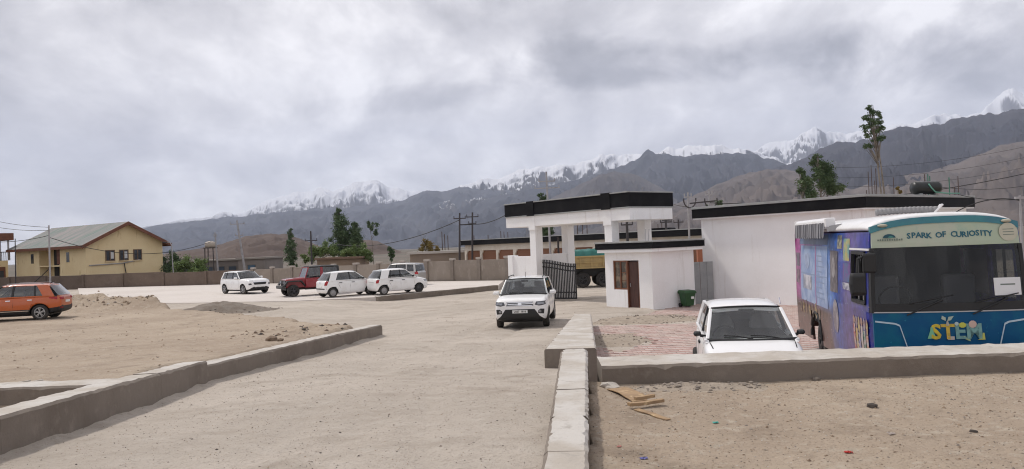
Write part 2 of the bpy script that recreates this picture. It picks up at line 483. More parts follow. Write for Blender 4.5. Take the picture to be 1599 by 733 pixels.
mountain('mountain_range', S1, 12000, 4500, rock_mat('snow_rock_west', (0.08, 0.078, 0.088), (0.11, 0.105, 0.115), (0.05, 0.05, 0.058), (alt(520, 326, 12000), 50, 190, SNOW)), 1.3, 0.10, 420, jag=0.035)
mountain('mountain_range', S3, 13000, 4500, rock_mat('snow_rock_east', (0.08, 0.078, 0.088), (0.11, 0.105, 0.115), (0.05, 0.05, 0.058), (alt(1300, 262, 13000), 120, 700, SNOW)), 4.1, 0.12, 520, jag=0.02)
mountain('mountain_range', S2, 9000, 3800, rock_mat('snow_rock_centre', (0.06, 0.058, 0.066), (0.08, 0.077, 0.083), (0.045, 0.043, 0.05), (alt(900, 272, 9000), 60, 430, SNOW)), 2.2, 0.10, 330, jag=0.03)
mountain('mountain_range', B1, 8200, 3600, rock_mat('haze_paled_rock', (0.058, 0.064, 0.084), (0.078, 0.082, 0.10), (0.045, 0.05, 0.068)), 6.2, 0.09, 380)  # thicker haze over this far-left range is put into its paler rock colour
mountain('mountain_range', B2, 7200, 3400, rk_far, 3.7, 0.09, 340)
mountain('mountain_range', B3, 5600, 3000, rk_mid, 5.5, 0.10, 300)
H2 = [(940, 345), (1000, 328), (1060, 318), (1100, 298), (1150, 275), (1200, 264), (1240, 268), (1280, 288), (1330, 296), (1400, 276), (1450, 268), (1500, 252), (1560, 229), (1599, 219), (1700, 195), (1800, 180)]
H2b = [(820, 330), (880, 300), (930, 276), (960, 268), (1000, 276), (1040, 298), (1080, 322), (1120, 340)]
mountain('hill', H2, 3600, 2200, rk_tan, 7.9, 0.10, 200, jag=0.02)
mountain('hill', H2b, 5200, 1800, rk_hill, 8.8, 0.08, 220, jag=0.02)
H1 = [(120, 408), (200, 402), (255, 397), (285, 392), (310, 388), (345, 381), (380, 371), (400, 367), (445, 366), (470, 373), (505, 387), (530, 383), (560, 374), (590, 377), (620, 391), (660, 400), (720, 396), (800, 392)]
mountain('hill', H1, 1000, 520, rk_brown, 9.4, 0.13, 70, jag=0.05, wob=0.05)

# ------------------------------------------------------------------ ground
m_plain = M('dark_scrub_plain', (0.13, 0.105, 0.085), 1.0, var=[(0.01, (0.085, 0.085, 0.06), 0.45, 0.6), (0.05, (0.17, 0.135, 0.105), 0.55, 0.7)], coords='World')
KL = [(-3.9, -2.0), (-4.30, 3.0), (-4.76, 7.06), (-5.52, 13.73)]        # near kerb, road side
KL2 = [(-5.54, 13.76), (-5.20, 17.0), (-4.75, 21.0), (-4.22, 24.4)]     # far kerb, road side
kx = lin([(y, x) for x, y in KL + KL2])
right = lin([(-2, 0.2), (5.4, 0.32), (11.5, 0.85), (14, 1.0), (26.5, 2.6), (29, 4.4), (31, 5.6), (33, 6.8), (36, 9.3), (45, 14), (80, 14)])
zpl = lin([(10, 0.2), (33, -0.2), (60, -0.2)])
zroad_y = lin([(-4, 1.5), (0, 1.42), (4, 1.22), (7, 1.02), (10, 0.78), (13.7, 0.53), (19, 0.25), (24.7, 0.05), (33, -0.15), (40, -0.2), (90, -0.2)])
def zroad(x, y):
    s = sstep(-6.5, -11.0, x) * sstep(30, 40, y)
    z = zroad_y(y) * (1 - s) + 0.07 * s
    e = sstep(-1.1, -0.15, x - right(y)) * sstep(25.5, 27.0, y) * sstep(45, 40, y)
    z = z * (1 - e) + (zpl(y) - 0.035) * e
    z = z + 0.06 * np.exp(-np.clip(x - kx(np.clip(y, -2, 24.4)), 0, 9) / 0.10) * (y < 24.4) * (1 + fbm(x * 1.5, y * 1.5, 2))
    for cxr, off in ((lin([(0, -2.6), (10, -2.4), (20, -1.6), (28, -0.2), (40, 2.2)]), 0.0), (lin([(0, -1.2), (12, -1.9), (24, -0.9), (40, 1.8)]), 0.4)):
        for sd_ in (-0.72, 0.72):
            z = z - 0.026 * np.exp(-((x - cxr(y) - sd_ - 0.12 * np.sin(y * 0.35 + off)) / 0.13) ** 2) * (y < 42)
    return z + 0.02 * fbm(x * 0.5, y * 0.35, 3) + 0.008 * fbm(x * 2.2, y * 2.0, 3)
dl_edge = lin([(-60, 100), (-45, 78), (-32, 52), (-24, 44.5), (-19, 41.0), (-15, 37.0), (-11, 32.5), (-8, 29.0), (-5.7, 26.0), (-4.6, 24.5), (-4.0, 23.5)])
zdl_y = lin([(-4, 1.0), (0, 0.9), (7, 0.75), (11.25, 0.74), (11.45, 0.95), (13.7, 0.86), (18, 0.60), (24.5, 0.36), (34, 0.33), (45, 0.22), (60, 0.08), (75, 0.0)])
def mound(x, y, cx, cy, rx, ry, h, rot=0.0, p=1.0):
    c, s = math.cos(rot), math.sin(rot)
    u = ((x - cx) * c + (y - cy) * s) / rx; v = (-(x - cx) * s + (y - cy) * c) / ry
    return h * np.clip(1 - np.sqrt(u * u + v * v), 0, 1) ** p
def zground(x, y):
    n = fbm(x * 0.6, y * 0.6, 4); n2 = fbm(x * 3.0, y * 3.0, 3)
    # left yard of raw earth
    d_l = np.minimum((kx(np.clip(y, -2, 24.4)) - 0.18) - x + (y > 24.4) * 50, dl_edge(x) + 0.8 * n - y)
    d_l = np.where(y > 24.4, dl_edge(x) + 0.9 * n - y, d_l)
    zl = zdl_y(y) + 0.05 * n + 0.012 * n2
    zl = zl + mound(x, y, -22.5, 40.5, 5.5, 2.6, 0.75, -0.15, 0.8) * (1 + 0.6 * n2) + mound(x, y, -29.5, 43, 5.0, 3.0, 0.7, -0.1) * (1 + 0.5 * n2) + mound(x, y, -18.2, 39.6, 2.2, 1.4, 0.35)
    zl = zl + mound(x, y, -6.3, 23.6, 2.6, 1.6, 0.16, 0.5) * (1 + 0.8 * n2)
    ml = sstep(0.0, 0.9, d_l)
    # right terrace
    xr = 0.40 + (y - 5.4) * 0.10
    d_r = np.minimum(x - xr, 9.95 - y)
    zr = 0.95 + 0.03 * n + 0.012 * n2 + 0.05 * np.exp(-np.clip(x - xr - 0.1, 0, 9) / 0.35)
    mr_ = (d_r > 0).astype(float)
    low = np.where(np.hypot(x, y) > 95, -0.02, -0.6)
    z = low + (zl - low) * ml
    z = np.where(mr_ > 0, zr, z)
    far = np.hypot(x, y)
    return np.where(far > 150, -0.05 + 0.3 * fbm(x * 0.01, y * 0.01, 3), z)
def spaced(a, b, segs):
    """non-uniform coordinates: list of (until, step)"""
    out = [a]
    for u, st in segs:
        while out[-1] < u - 1e-6:
            out.append(min(out[-1] + st, u))
    return np.array(out)
def growing(x0, x1, st, k):
    out = [x0]
    while out[-1] < x1:
        out.append(out[-1] + st); st *= k
    return out
xs = sorted([-v for v in growing(32, 15000, 1.0, 1.25)[1:]]) + list(spaced(-32, 16, [(-12, 0.22), (10, 0.11), (16, 0.25)])) + growing(16, 15000, 0.5, 1.3)[1:]
ys = sorted([-v for v in growing(3, 3000, 0.5, 1.4)[1:]]) + list(spaced(-3, 48, [(4, 0.3), (14, 0.09), (28, 0.14), (48, 0.22)])) + growing(48, 16000, 0.5, 1.18)[1:]
xs = np.array(xs); ys = np.array(ys)
GX, GY = np.meshgrid(xs, ys, indexing='ij')
GZ = zground(GX, GY)
tag(link('ground', numesh('ground', np.stack([GX, GY, GZ], -1).reshape(-1, 3), gridfaces(len(xs), len(ys)), [m_dirt, m_plain])), kind='structure')
go = bpy.data.objects['ground'].data
fc = np.empty(len(go.polygons) * 3); go.polygons.foreach_get('center', fc); fc = fc.reshape(-1, 3)
go.polygons.foreach_set('material_index', ((np.hypot(fc[:, 0], fc[:, 1]) > 88) | (fc[:, 1] > 84)).astype(int))

# the dusty driveway: its own sheet, running under the kerbs and on through the gate
xs = spaced(-46, 14, [(-8, 0.35), (6, 0.14), (14, 0.4)]); ys = spaced(-2, 76, [(4, 0.3), (16, 0.12), (34, 0.2), (76, 0.5)])
GX, GY = np.meshgrid(xs, ys, indexing='ij')
GZ = zroad(GX, GY)
fq = gridfaces(len(xs), len(ys))
cxq = GX.ravel()[fq].mean(1); cyq = GY.ravel()[fq].mean(1)
keep = (cxq < right(cyq)) & (cxq > np.where(cyq < 24.4, kx(cyq) - 0.3, -46)) & (cyq > np.where(cxq < -4.3, dl_edge(cxq) - 2.5, -9) - 60 * (cyq < 24.4))
fq = fq[keep]
used = np.unique(fq); remap = np.zeros(GX.size, int); remap[used] = np.arange(len(used))
tag(link('driveway', numesh('driveway', np.stack([GX, GY, GZ], -1).reshape(-1, 3)[used], remap[fq], m_road)), kind='structure')

# raised parking yard (pale concrete) with its edge
LOT = [(-7.75, 44.05), (-1.06, 51.41), (-0.75, 58.3), (-24.3, 72.0), (-44.5, 78.5), (-31, 55), (-24, 48.0), (-19, 45.5), (-12.5, 43.6)]
mb = MB(); n = len(LOT)
mb.add([(x, y, 0.10) for x, y in LOT] + [(x, y, -0.7) for x, y in LOT], [tuple(range(n))] + [(i, (i + 1) % n, (i + 1) % n + n, i + n) for i in range(n)])
tag(mb.build('parking_lot', m_lot), kind='structure')

def kerb(name, label, road, width, ztop, zbot, side=-1, cap=True, jit=0.012, step=0.5, cat='kerb wall', parts=None, capjit=0.01):
    """cast concrete kerb along a polyline (road side), with weathered top; joints every ~2.5 m are real gaps"""
    root = empty(name, (road[0][0], road[0][1], 0), label=label, cat=cat)
    base = Vector((road[0][0], road[0][1], 0))
    P = [Vector((x, y, 0)) for x, y in road]
    seg = [(P[i + 1] - P[i]).length for i in range(len(P) - 1)]
    tot = sum(seg); ds = [0]
    for l in seg: ds.append(ds[-1] + l)
    def pos(s):
        s = min(max(s, 0), tot)
        i = max(k for k in range(len(seg)) if ds[k] <= s + 1e-9)
        t = (s - ds[i]) / seg[i]
        d = (P[i + 1] - P[i]).normalized()
        return P[i] + (P[i + 1] - P[i]) * t, Vector((-d.y, d.x, 0)) * side
    cuts = parts or [0, tot]
    rnd = random.Random(len(label))
    for a, b in zip(cuts[:-1], cuts[1:]):
        k = max(2, int((b - a) / step)); rings = []; rtop = []
        for i in range(k + 1):
            s = a + 0.003 + (b - a - 0.006) * i / k
            p, nrm = pos(s); p = p - base
            wv = width(s / tot) if callable(width) else width
            zt = ztop(s / tot) + rnd.uniform(-jit, jit); zb = zbot(s / tot)
            j = lambda: rnd.uniform(-jit, jit)
            e = 0.03 if rnd.random() > 0.10 else rnd.uniform(0.04, 0.075)
            rings.append([p + Vector((0, 0, zb)), p + nrm * (0.0 + j() * 0.5) + Vector((0, 0, zt - e)), p + nrm * (e + j()) + Vector((0, 0, zt)),
                          p + nrm * (wv - e + j()) + Vector((0, 0, zt + j() * 0.5)), p + nrm * (wv + j()) + Vector((0, 0, zt - e)), p + nrm * wv + Vector((0, 0, zb))])
        m = MB(); m.loft(rings)
        # top faces take the paler of the two concrete colours
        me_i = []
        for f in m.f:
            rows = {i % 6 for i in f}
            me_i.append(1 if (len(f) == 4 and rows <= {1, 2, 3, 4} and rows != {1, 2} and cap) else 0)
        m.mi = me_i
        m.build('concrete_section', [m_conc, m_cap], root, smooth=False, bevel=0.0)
    return root
lerp = lambda a, b: (lambda t: a + (b - a) * t)
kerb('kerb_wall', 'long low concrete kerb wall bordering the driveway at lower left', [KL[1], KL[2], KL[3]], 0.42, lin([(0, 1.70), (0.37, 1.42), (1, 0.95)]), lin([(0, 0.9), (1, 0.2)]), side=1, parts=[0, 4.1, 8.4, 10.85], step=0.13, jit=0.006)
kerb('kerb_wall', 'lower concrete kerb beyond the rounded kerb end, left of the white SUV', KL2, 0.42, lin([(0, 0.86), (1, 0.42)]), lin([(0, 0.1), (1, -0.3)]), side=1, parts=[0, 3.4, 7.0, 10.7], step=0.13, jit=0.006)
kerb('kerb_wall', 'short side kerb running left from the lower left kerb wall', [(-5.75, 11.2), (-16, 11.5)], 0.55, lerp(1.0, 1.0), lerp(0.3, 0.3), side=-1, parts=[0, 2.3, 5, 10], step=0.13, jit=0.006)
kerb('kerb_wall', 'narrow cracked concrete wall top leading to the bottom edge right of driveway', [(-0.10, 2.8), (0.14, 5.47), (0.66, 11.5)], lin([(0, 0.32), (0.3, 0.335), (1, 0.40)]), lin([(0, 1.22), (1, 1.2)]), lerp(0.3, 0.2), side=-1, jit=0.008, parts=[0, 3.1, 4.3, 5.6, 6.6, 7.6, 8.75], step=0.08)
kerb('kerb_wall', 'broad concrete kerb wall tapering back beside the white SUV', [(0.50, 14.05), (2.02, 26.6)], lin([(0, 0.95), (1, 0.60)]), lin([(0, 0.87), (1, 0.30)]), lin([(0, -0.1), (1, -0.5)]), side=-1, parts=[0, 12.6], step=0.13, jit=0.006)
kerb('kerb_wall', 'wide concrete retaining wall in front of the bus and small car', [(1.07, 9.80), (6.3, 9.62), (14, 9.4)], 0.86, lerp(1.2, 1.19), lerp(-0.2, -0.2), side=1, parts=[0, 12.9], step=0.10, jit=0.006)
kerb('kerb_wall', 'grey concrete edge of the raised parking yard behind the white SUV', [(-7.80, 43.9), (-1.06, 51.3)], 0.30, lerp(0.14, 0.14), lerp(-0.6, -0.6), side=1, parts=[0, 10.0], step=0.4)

# paved forecourt ------------------------------------------------------
zpl = lin([(10, 0.2), (33, -0.2), (60, -0.2)])
left_pl = lin([(10.4, 1.2), (14, 1.30), (26.5, 2.5), (29, 4.6), (31.5, 5.8), (38, 9.0)])
xs = spaced(0, 30, [(30, 0.6)]); ys = spaced(10.3, 44, [(44, 0.6)])
GX, GY = np.meshgrid(xs, ys, indexing='ij')
GX = left_pl(GY) - 0.25 - 1.2 * sstep(25.5, 27.5, GY) + GX * (26 / 30)
tag(link('paved_forecourt', numesh('paved_forecourt', np.stack([GX, GY, zpl(GY) - 0.02 + 0.0 * GX], -1).reshape(-1, 3), gridfaces(len(xs), len(ys)), m_road)), kind='structure')
m_paver = M('pink_and_grey_pavers', attr='Col', rough=0.9, var=[(0.5, (0.44, 0.365, 0.315), 0.46, 0.74), (12.0, (0.30, 0.20, 0.17), 0.6, 0.8)], coords='World')
bw, bh, gap = 0.225, 0.13, 0.010
pv = []; pf = []; pc = []
ang = R_(-4.0); ca, sa = math.cos(ang), math.sin(ang)
I, J = np.meshgrid(np.arange(-10, 90), np.arange(0, 210), indexing='ij')
u = (I + 0.5 * (J % 2)) * bw; w = J * bh
X0 = 1.0 + u * ca - w * sa; Y0 = 10.4 + u * sa + w * ca
ok = (X0 > left_pl(Y0) + 0.12 * perlin(X0 * 2, Y0 * 2)) & (X0 < 17) & (Y0 < 37) & (Y0 > 10.3)
dusty = fbm(X0 * 0.35 + 3, Y0 * 0.35, 4)
ok &= ~((np.hypot((X0 - 4.4) / 2.4, (Y0 - 27.6) / 2.0) + 0.5 * dusty) < 1.0)
ok &= ~((np.hypot((X0 - 2.6) / 1.2, (Y0 - 21.5) / 1.8) + 0.6 * dusty) < 1.0)
X0, Y0, Jk = X0[ok], Y0[ok], J[ok]
nP = len(X0)
hu, hw_ = (bw - gap) / 2, (bh - gap) / 2
zt = zpl(Y0) + RNG.normal(0, 0.003, nP)
zig = 0.022
def corner(du, dw, dz):
    return np.stack([X0 + du * ca - dw * sa, Y0 + du * sa + dw * ca, zt + dz], -1)
# S-shaped interlocking block outline: each long side steps by `zig`
top = [corner(-hu, -hw_, 0), corner(0, -hw_ + zig, 0), corner(hu, -hw_, 0), corner(hu, hw_, 0), corner(0, hw_ + zig, 0), corner(-hu, hw_, 0)]
bot = [corner(-hu, -hw_, -0.03), corner(0, -hw_ + zig, -0.03), corner(hu, -hw_, -0.03), corner(hu, hw_, -0.03), corner(0, hw_ + zig, -0.03), corner(-hu, hw_, -0.03)]
V = np.stack(top + bot, 1).reshape(-1, 3)
k = np.arange(nP)[:, None] * 12
quads = np.concatenate([k + np.array([[0, 1, 4, 5]]), k + np.array([[1, 2, 3, 4]])] + [k + np.array([[a, b, b + 6, a + 6]])[:, ::-1] for a, b in ((0, 1), (1, 2), (2, 3), (3, 4), (4, 5), (5, 0))])
me = numesh('pavers', V, quads, m_paver, smooth=False)
pink = np.array([0.40, 0.262, 0.232]); grey = np.array([0.50, 0.435, 0.40])
col = np.where((Jk % 3 == 0)[:, None], grey, pink) * RNG.uniform(0.85, 1.12, (nP, 1))
ca_ = me.color_attributes.new('Col', 'FLOAT_COLOR', 'POINT')
ca_.data.foreach_set('color', np.concatenate([np.repeat(col, 12, 0), np.ones((nP * 12, 1))], 1).astype(np.float32).ravel())
o = link('pavers', me, bpy.data.objects['paved_forecourt']); o['kind'] = 'stuff'

# loose heaps, rubble and stones ----------------------------------------
def rock_mesh(name, seed, mat, sub=1):
    bm = bmesh.new(); bmesh.ops.create_icosphere(bm, subdivisions=sub, radius=1.0)
    r = random.Random(seed)
    for v in bm.verts:
        v.co = v.co * r.uniform(0.65, 1.1); v.co.z *= 0.6
    me = bpy.data.meshes.new(name); bm.to_mesh(me); bm.free(); me.materials.append(mat)
    return me
m_stone = M('grey_stone', (0.26, 0.22, 0.185), 0.95, var=[(3.0, (0.16, 0.135, 0.115), 0.45, 0.65)], bump=[(12.0, 0.02)])
m_stone2 = M('brown_stone', (0.22, 0.155, 0.105), 0.95, var=[(3.0, (0.15, 0.105, 0.075), 0.45, 0.65)], bump=[(12.0, 0.02)])
m_stone3 = M('dark_stone', (0.085, 0.07, 0.06), 0.95, bump=[(12.0, 0.02)])
m_stone4 = M('earth_clod', (0.30, 0.225, 0.155), 0.95)
m_pale = M('pale_pebble', (0.47, 0.43, 0.38), 0.95)
ROCKS = [rock_mesh('stone', s, (m_stone, m_stone2, m_stone3)[s % 3]) for s in range(9)]
def heap(name, label, c, rx, ry, h, mat, seed, cat='mound', nstones=150, smax=0.07):
    root = empty(name, c, label=label, cat=cat)
    m = 46; gx, gy = np.meshgrid(np.linspace(-1.15, 1.15, m), np.linspace(-1.15, 1.15, m), indexing='ij')
    rr = np.hypot(gx, gy) * (1 + 0.25 * fbm(gx * 1.4 + seed, gy * 1.4, 3))
    z = h * np.where(rr < 1, np.clip(1 - rr ** 1.5, 0, 1) ** 1.3, 0.3 * (1 - rr)) * (1 + 0.25 * fbm(gx * 3 + seed, gy * 3, 3)) + 0.05 * h * fbm(gx * 9, gy * 9 + seed, 3)
    link('heap', numesh('heap', np.stack([gx * rx, gy * ry, z], -1).reshape(-1, 3), gridfaces(m, m), mat), root)
    mb = MB(); r = random.Random(seed)
    for _ in range(nstones):
        a = r.uniform(0, 6.28); q = math.sqrt(r.random()) * 1.2
        s = r.uniform(0.2, 1.0) ** 2 * smax + 0.008
        x, y = q * math.cos(a) * rx, q * math.sin(a) * ry
        zz_ = max(0, h * (1 - q)) + s * 0.1
        me = ROCKS[r.randrange(9)]; rot = r.uniform(0, 6)
        mb.add([(x + s * (v.co.x * math.cos(rot) - v.co.y * math.sin(rot)), y + s * (v.co.x * math.sin(rot) + v.co.y * math.cos(rot)), zz_ + s * v.co.z) for v in me.vertices], [tuple(p.vertices) for p in me.polygons])
    o = mb.build('pebbles', m_stone2 if mat == m_dirt else m_stone, root); o['kind'] = 'stuff'
    return root
m_heapgrey = M('grey_gravel', (0.185, 0.150, 0.12), 0.95, var=[(3.0, (0.22, 0.19, 0.16), 0.45, 0.65), (20.0, (0.10, 0.085, 0.07), 0.55, 0.7)], bump=[(14.0, 0.03), (50.0, 0.012)], coords='World')
m_heaptan = M('tan_gravel', (0.36, 0.30, 0.24), 0.95, var=[(3.0, (0.28, 0.23, 0.18), 0.45, 0.65), (20.0, (0.20, 0.16, 0.13), 0.58, 0.72)], bump=[(14.0, 0.025), (50.0, 0.01)], coords='World')
heap('gravel_heap', 'dark grey gravel heap on the dirt in front of the far white SUV', (-14.7, 38.6, 0.05), 2.6, 1.6, 0.46, m_heapgrey, 3)
heap('gravel_heap', 'flat spread of gravel in front of the gatehouse corner', (4.5, 27.7, -0.13), 2.2, 1.7, 0.16, m_heaptan, 5, nstones=420, smax=0.05)
heap('gravel_heap', 'small tan gravel drift beside the broad kerb wall', (2.75, 21.4, -0.02), 0.95, 1.6, 0.08, m_heaptan, 8, nstones=260, smax=0.035)
heap('gravel_heap', 'strip of rubble and chips at the foot of the retaining wall', (2.05, 9.45, 0.95), 0.85, 0.30, 0.07, m_heaptan, 9, nstones=220, smax=0.035)

# pebbles nobody could count, strewn over earth and driveway
def strew(name, n, xr, yr, zf, smin, smax, keep, mats, seed, pw=2.5):
    r = np.random.default_rng(seed)
    X = r.uniform(*xr, n); Y = r.uniform(yr[0] ** 0.5, yr[1] ** 0.5, n) ** 2
    k = keep(X, Y); X, Y = X[k], Y[k]; n = len(X)
    Z = zf(X, Y); S = smin + (smax - smin) * r.random(n) ** pw * (0.6 + Y / yr[1] * 0.7)
    base = np.array([[1, 0, 0], [0.3, 0.9, 0], [-0.8, 0.5, 0.1], [-0.7, -0.6, 0], [0.4, -0.9, 0.05], [0.15, 0.1, 0.62], [-0.1, 0.0, -0.4]])
    tris = np.array([[0, 1, 5], [1, 2, 5], [2, 3, 5], [3, 4, 5], [4, 0, 5], [1, 0, 6], [2, 1, 6], [3, 2, 6], [4, 3, 6], [0, 4, 6]])
    a = r.uniform(0, 6.28, n); c, s = np.cos(a), np.sin(a)
    b = base[None] * r.uniform(0.6, 1.3, (n, 7, 3))
    V = np.stack([X[:, None] + S[:, None] * (b[..., 0] * c[:, None] - b[..., 1] * s[:, None]), Y[:, None] + S[:, None] * (b[..., 0] * s[:, None] + b[..., 1] * c[:, None]) * 0.8, Z[:, None] + S[:, None] * (b[..., 2] + 0.05)], -1).reshape(-1, 3)
    F = (np.arange(n)[:, None, None] * 7 + tris[None]).reshape(-1, 3)
    me = numesh(name, V, F, mats, smooth=False)
    me.polygons.foreach_set('material_index', np.repeat(r.integers(0, len(mats), n), 10))
    return tag(link(name, me), kind='stuff')
tag(strew('pebbles', 6500, (0.7, 13), (4.2, 9.7), zground, 0.0025, 0.020, lambda x, y: x > 0.75 + (y - 5.4) * 0.1, [m_stone, m_stone2, m_stone2, m_stone4], 1, 5), 'loose pebbles on the tan dirt at lower right', 'pebbles')
tag(strew('pebbles', 9000, (-36, -4.4), (8, 46), zground, 0.005, 0.045, lambda x, y: (x < kx(np.clip(y, 0, 24.4)) - 0.5) & (y < dl_edge(x) - 0.2), [m_stone, m_stone2, m_stone4, m_stone4], 2, 6), 'loose pebbles on the dirt yard at left', 'pebbles')
tag(strew('pebbles', 3000, (-5.4, 3.0), (4.5, 32), zroad, 0.004, 0.024, lambda x, y: (x > kx(np.clip(y, 0, 24.4)) + 0.1) & (x < right(y) - 0.2), [m_stone, m_stone, m_stone3], 3, 5), 'loose pebbles on the dusty driveway', 'pebbles')
tag(strew('gravel', 16000, (-5.4, 2.4), (4.6, 20), zroad, 0.0025, 0.011, lambda x, y: (x > kx(np.clip(y, 0, 24.4)) + 0.02) & (x < right(y) - 0.02), [m_stone, m_pale, m_pale, m_stone4, m_stone3], 13, 2), 'fine gravel grains over the near driveway', 'gravel')
tag(strew('gravel', 12000, (0.6, 9), (4.2, 9.7), zground, 0.0025, 0.010, lambda x, y: x > 0.5 + (y - 5.4) * 0.1, [m_stone2, m_pale, m_stone4, m_stone3], 14, 2), 'fine gravel grains over the dirt at lower right', 'gravel')
tag(strew('rubble', 7000, (-33, -15), (36.5, 46), zground, 0.012, 0.085, lambda x, y: np.hypot((x + 24) / 8, (y - 41) / 2.6) < 1, [m_stone, m_stone2, m_stone4, m_stone4, m_pale], 4, 2.5), 'broken stones on the bank behind the orange car', 'rubble')
tag(strew('rubble', 300, (-8.2, -4.6), (21.5, 25), zground, 0.01, 0.09, lambda x, y: x < kx(y) - 0.45, [m_stone3, m_stone2], 6, 4), 'dark broken stones behind the far kerb end', 'rubble')

# single stones and litter that can be picked out
def stone(px, py, z, s, k, label, cat='stone', group=None, zs=1.0):
    p = onz(px, py, z); zz_ = float(zground(np.array(p.x), np.array(p.y))) if z > 0 else z
    o = link('stone', ROCKS[k], None, (p.x, p.y, zz_ + s * 0.15), (0, 0, k * 1.1), (s, s * 0.8, s * zs))
    return tag(o, label, cat, group)
stone(423, 535, 0.45, 0.24, 1, 'larger brown stone lying just behind the far kerb')
stone(438, 536, 0.45, 0.13, 4, 'small brown stone touching the larger stone behind the far kerb')
stone(1274, 594, 0.95, 0.065, 0, 'pale grey stone at the foot of the retaining wall before the bus')
stone(1363, 637, 0.95, 0.075, 2, 'dark flat clod alone on the dirt below the bus')
stone(1520, 674, 0.95, 0.04, 5, 'dark stone on the dirt near the right edge')
stone(391, 593, 0.8, 0.05, 8, 'stone lying on the driveway by the left kerb end') if False else None

# ------------------------------------------------------------------ compound walls
m_panel = M('cement_panel', (0.30, 0.255, 0.215), 0.92, var=[(0.5, (0.25, 0.21, 0.175), 0.42, 0.62), (2.5, (0.36, 0.31, 0.265), 0.55, 0.75, (1, 1, 0.5))], bump=[(6.0, 0.012)])
m_pil = M('cement_pilaster', (0.22, 0.185, 0.155), 0.92, var=[(1.5, (0.27, 0.23, 0.20), 0.45, 0.65)], bump=[(8.0, 0.01)])
m_pilcap = M('pale_cap_block', (0.40, 0.355, 0.315), 0.9)
m_mud = M('brown_mud_render', (0.155, 0.115, 0.09), 0.95, var=[(0.6, (0.125, 0.092, 0.072), 0.42, 0.62), (4.0, (0.19, 0.145, 0.115), 0.55, 0.75)], bump=[(5.0, 0.02), (20.0, 0.008)])
def panel_wall(label, A, B, n, h, mpan, mpil, capm, z0=0.0, hj=0.03, capw=0.16, skip=()):
    A = Vector((*A, 0)); B = Vector((*B, 0)); d = B - A; Ln = d.length
    root = empty('compound_wall', (A.x, A.y, z0), math.atan2(d.y, d.x), label, 'wall')
    rnd = random.Random(n)
    step = Ln / n
    me = None
    for i in range(n):
        hh = h(i / n) + rnd.uniform(-hj, hj)
        MB().box(i * step + 0.14, (i + 1) * step - 0.14, -0.06, 0.06, -0.7, hh).build('wall_panel', mpan, root, bevel=0.01, seg=1)
    for i in range(n + 1):
        hh = h(i / n) + 0.03
        MB().box(i * step - 0.14, i * step + 0.14, -0.17, 0.12, -0.7, hh).build('pilaster', mpil, root, bevel=0.01, seg=1)
        if capm and i not in skip:
            MB().box(i * step - 0.24, i * step + 0.26 + rnd.uniform(-.05, .08), -0.16, 0.13, hh + 0.003, hh + capw).build('cap_block', capm, root, bevel=0.015, seg=1)
    return root
panel_wall('grey cement panel wall with pilasters behind the parked cars', (-24.4, 72.2), (-0.45, 58.6), 11, lambda t: 1.42 + 0.34 * t, m_panel, m_pil, m_pilcap)
panel_wall('brown mud rendered wall in front of the yellow house', (-68, 86.5), (-24.7, 72.3), 9, lambda t: 1.5 - 0.1 * t, m_mud, m_mud, None, hj=0.05)

# ------------------------------------------------------------------ gateway (local: x along the front, y to the back)
UX = Vector((0.61, -0.79, 0)).normalized(); GROT = math.atan2(UX.y, UX.x)
def wallbox(mb, x0, x1, y0, y1, z0, z1): return mb.box(x0, x1, y0, y1, z0, z1)
g0 = Vector((-0.30, 42.0, -0.2))
gw = empty('entrance_gateway', g0, GROT, 'white entrance gateway with black fascia roof on four pillars', 'gateway')
GL, GD = 9.25, 2.9
MB().box(0.0, GL, 0.0, GD, 3.90, 4.50).build('beam', m_white, gw, bevel=0.015)
MB().box(-0.02, GL + 0.02, -0.06, GD + 0.06, 4.503, 5.14).build('fascia', m_black, gw, bevel=0.012)
MB().box(-0.04, GL + 0.04, -0.09, GD + 0.09, 5.143, 5.20).build('coping', m_grey, gw, bevel=0.01)
MB().box(-0.005, GL + 0.035, -0.065, GD + 0.005, 4.44, 4.50).build('drip_edge', m_grey, gw, bevel=0.005)
for px_ in (2.22, 7.80):
    for py_ in (0.02, 2.25):
        MB().box(px_ - 0.24, px_ + 0.24, py_, py_ + 0.48, -0.3, 3.90).build('pillar', m_white, gw, bevel=0.012)
    MB().box(px_ - 0.30, px_ + 0.30, -0.10, 0.25, 4.45, 5.22).build('fascia_pier', m_black, gw, bevel=0.012)
    MB().box(px_ - 0.26, px_ + 0.26, -0.022, 0.2, 3.7, 4.44).build('beam_pier', m_white, gw, bevel=0.01)
MB().box(2.08, 2.36, 0.5, 2.25, -0.3, 2.42).build('side_wall', m_white, gw, bevel=0.01)
MB().box(0.35, 1.98, 0.15, 0.38, -0.3, 2.34).build('side_wall', m_white, gw, bevel=0.01)
MB().box(-0.06, 0.36, 0.06, 0.48, -0.3, 2.40).build('end_post', m_white, gw, bevel=0.012)
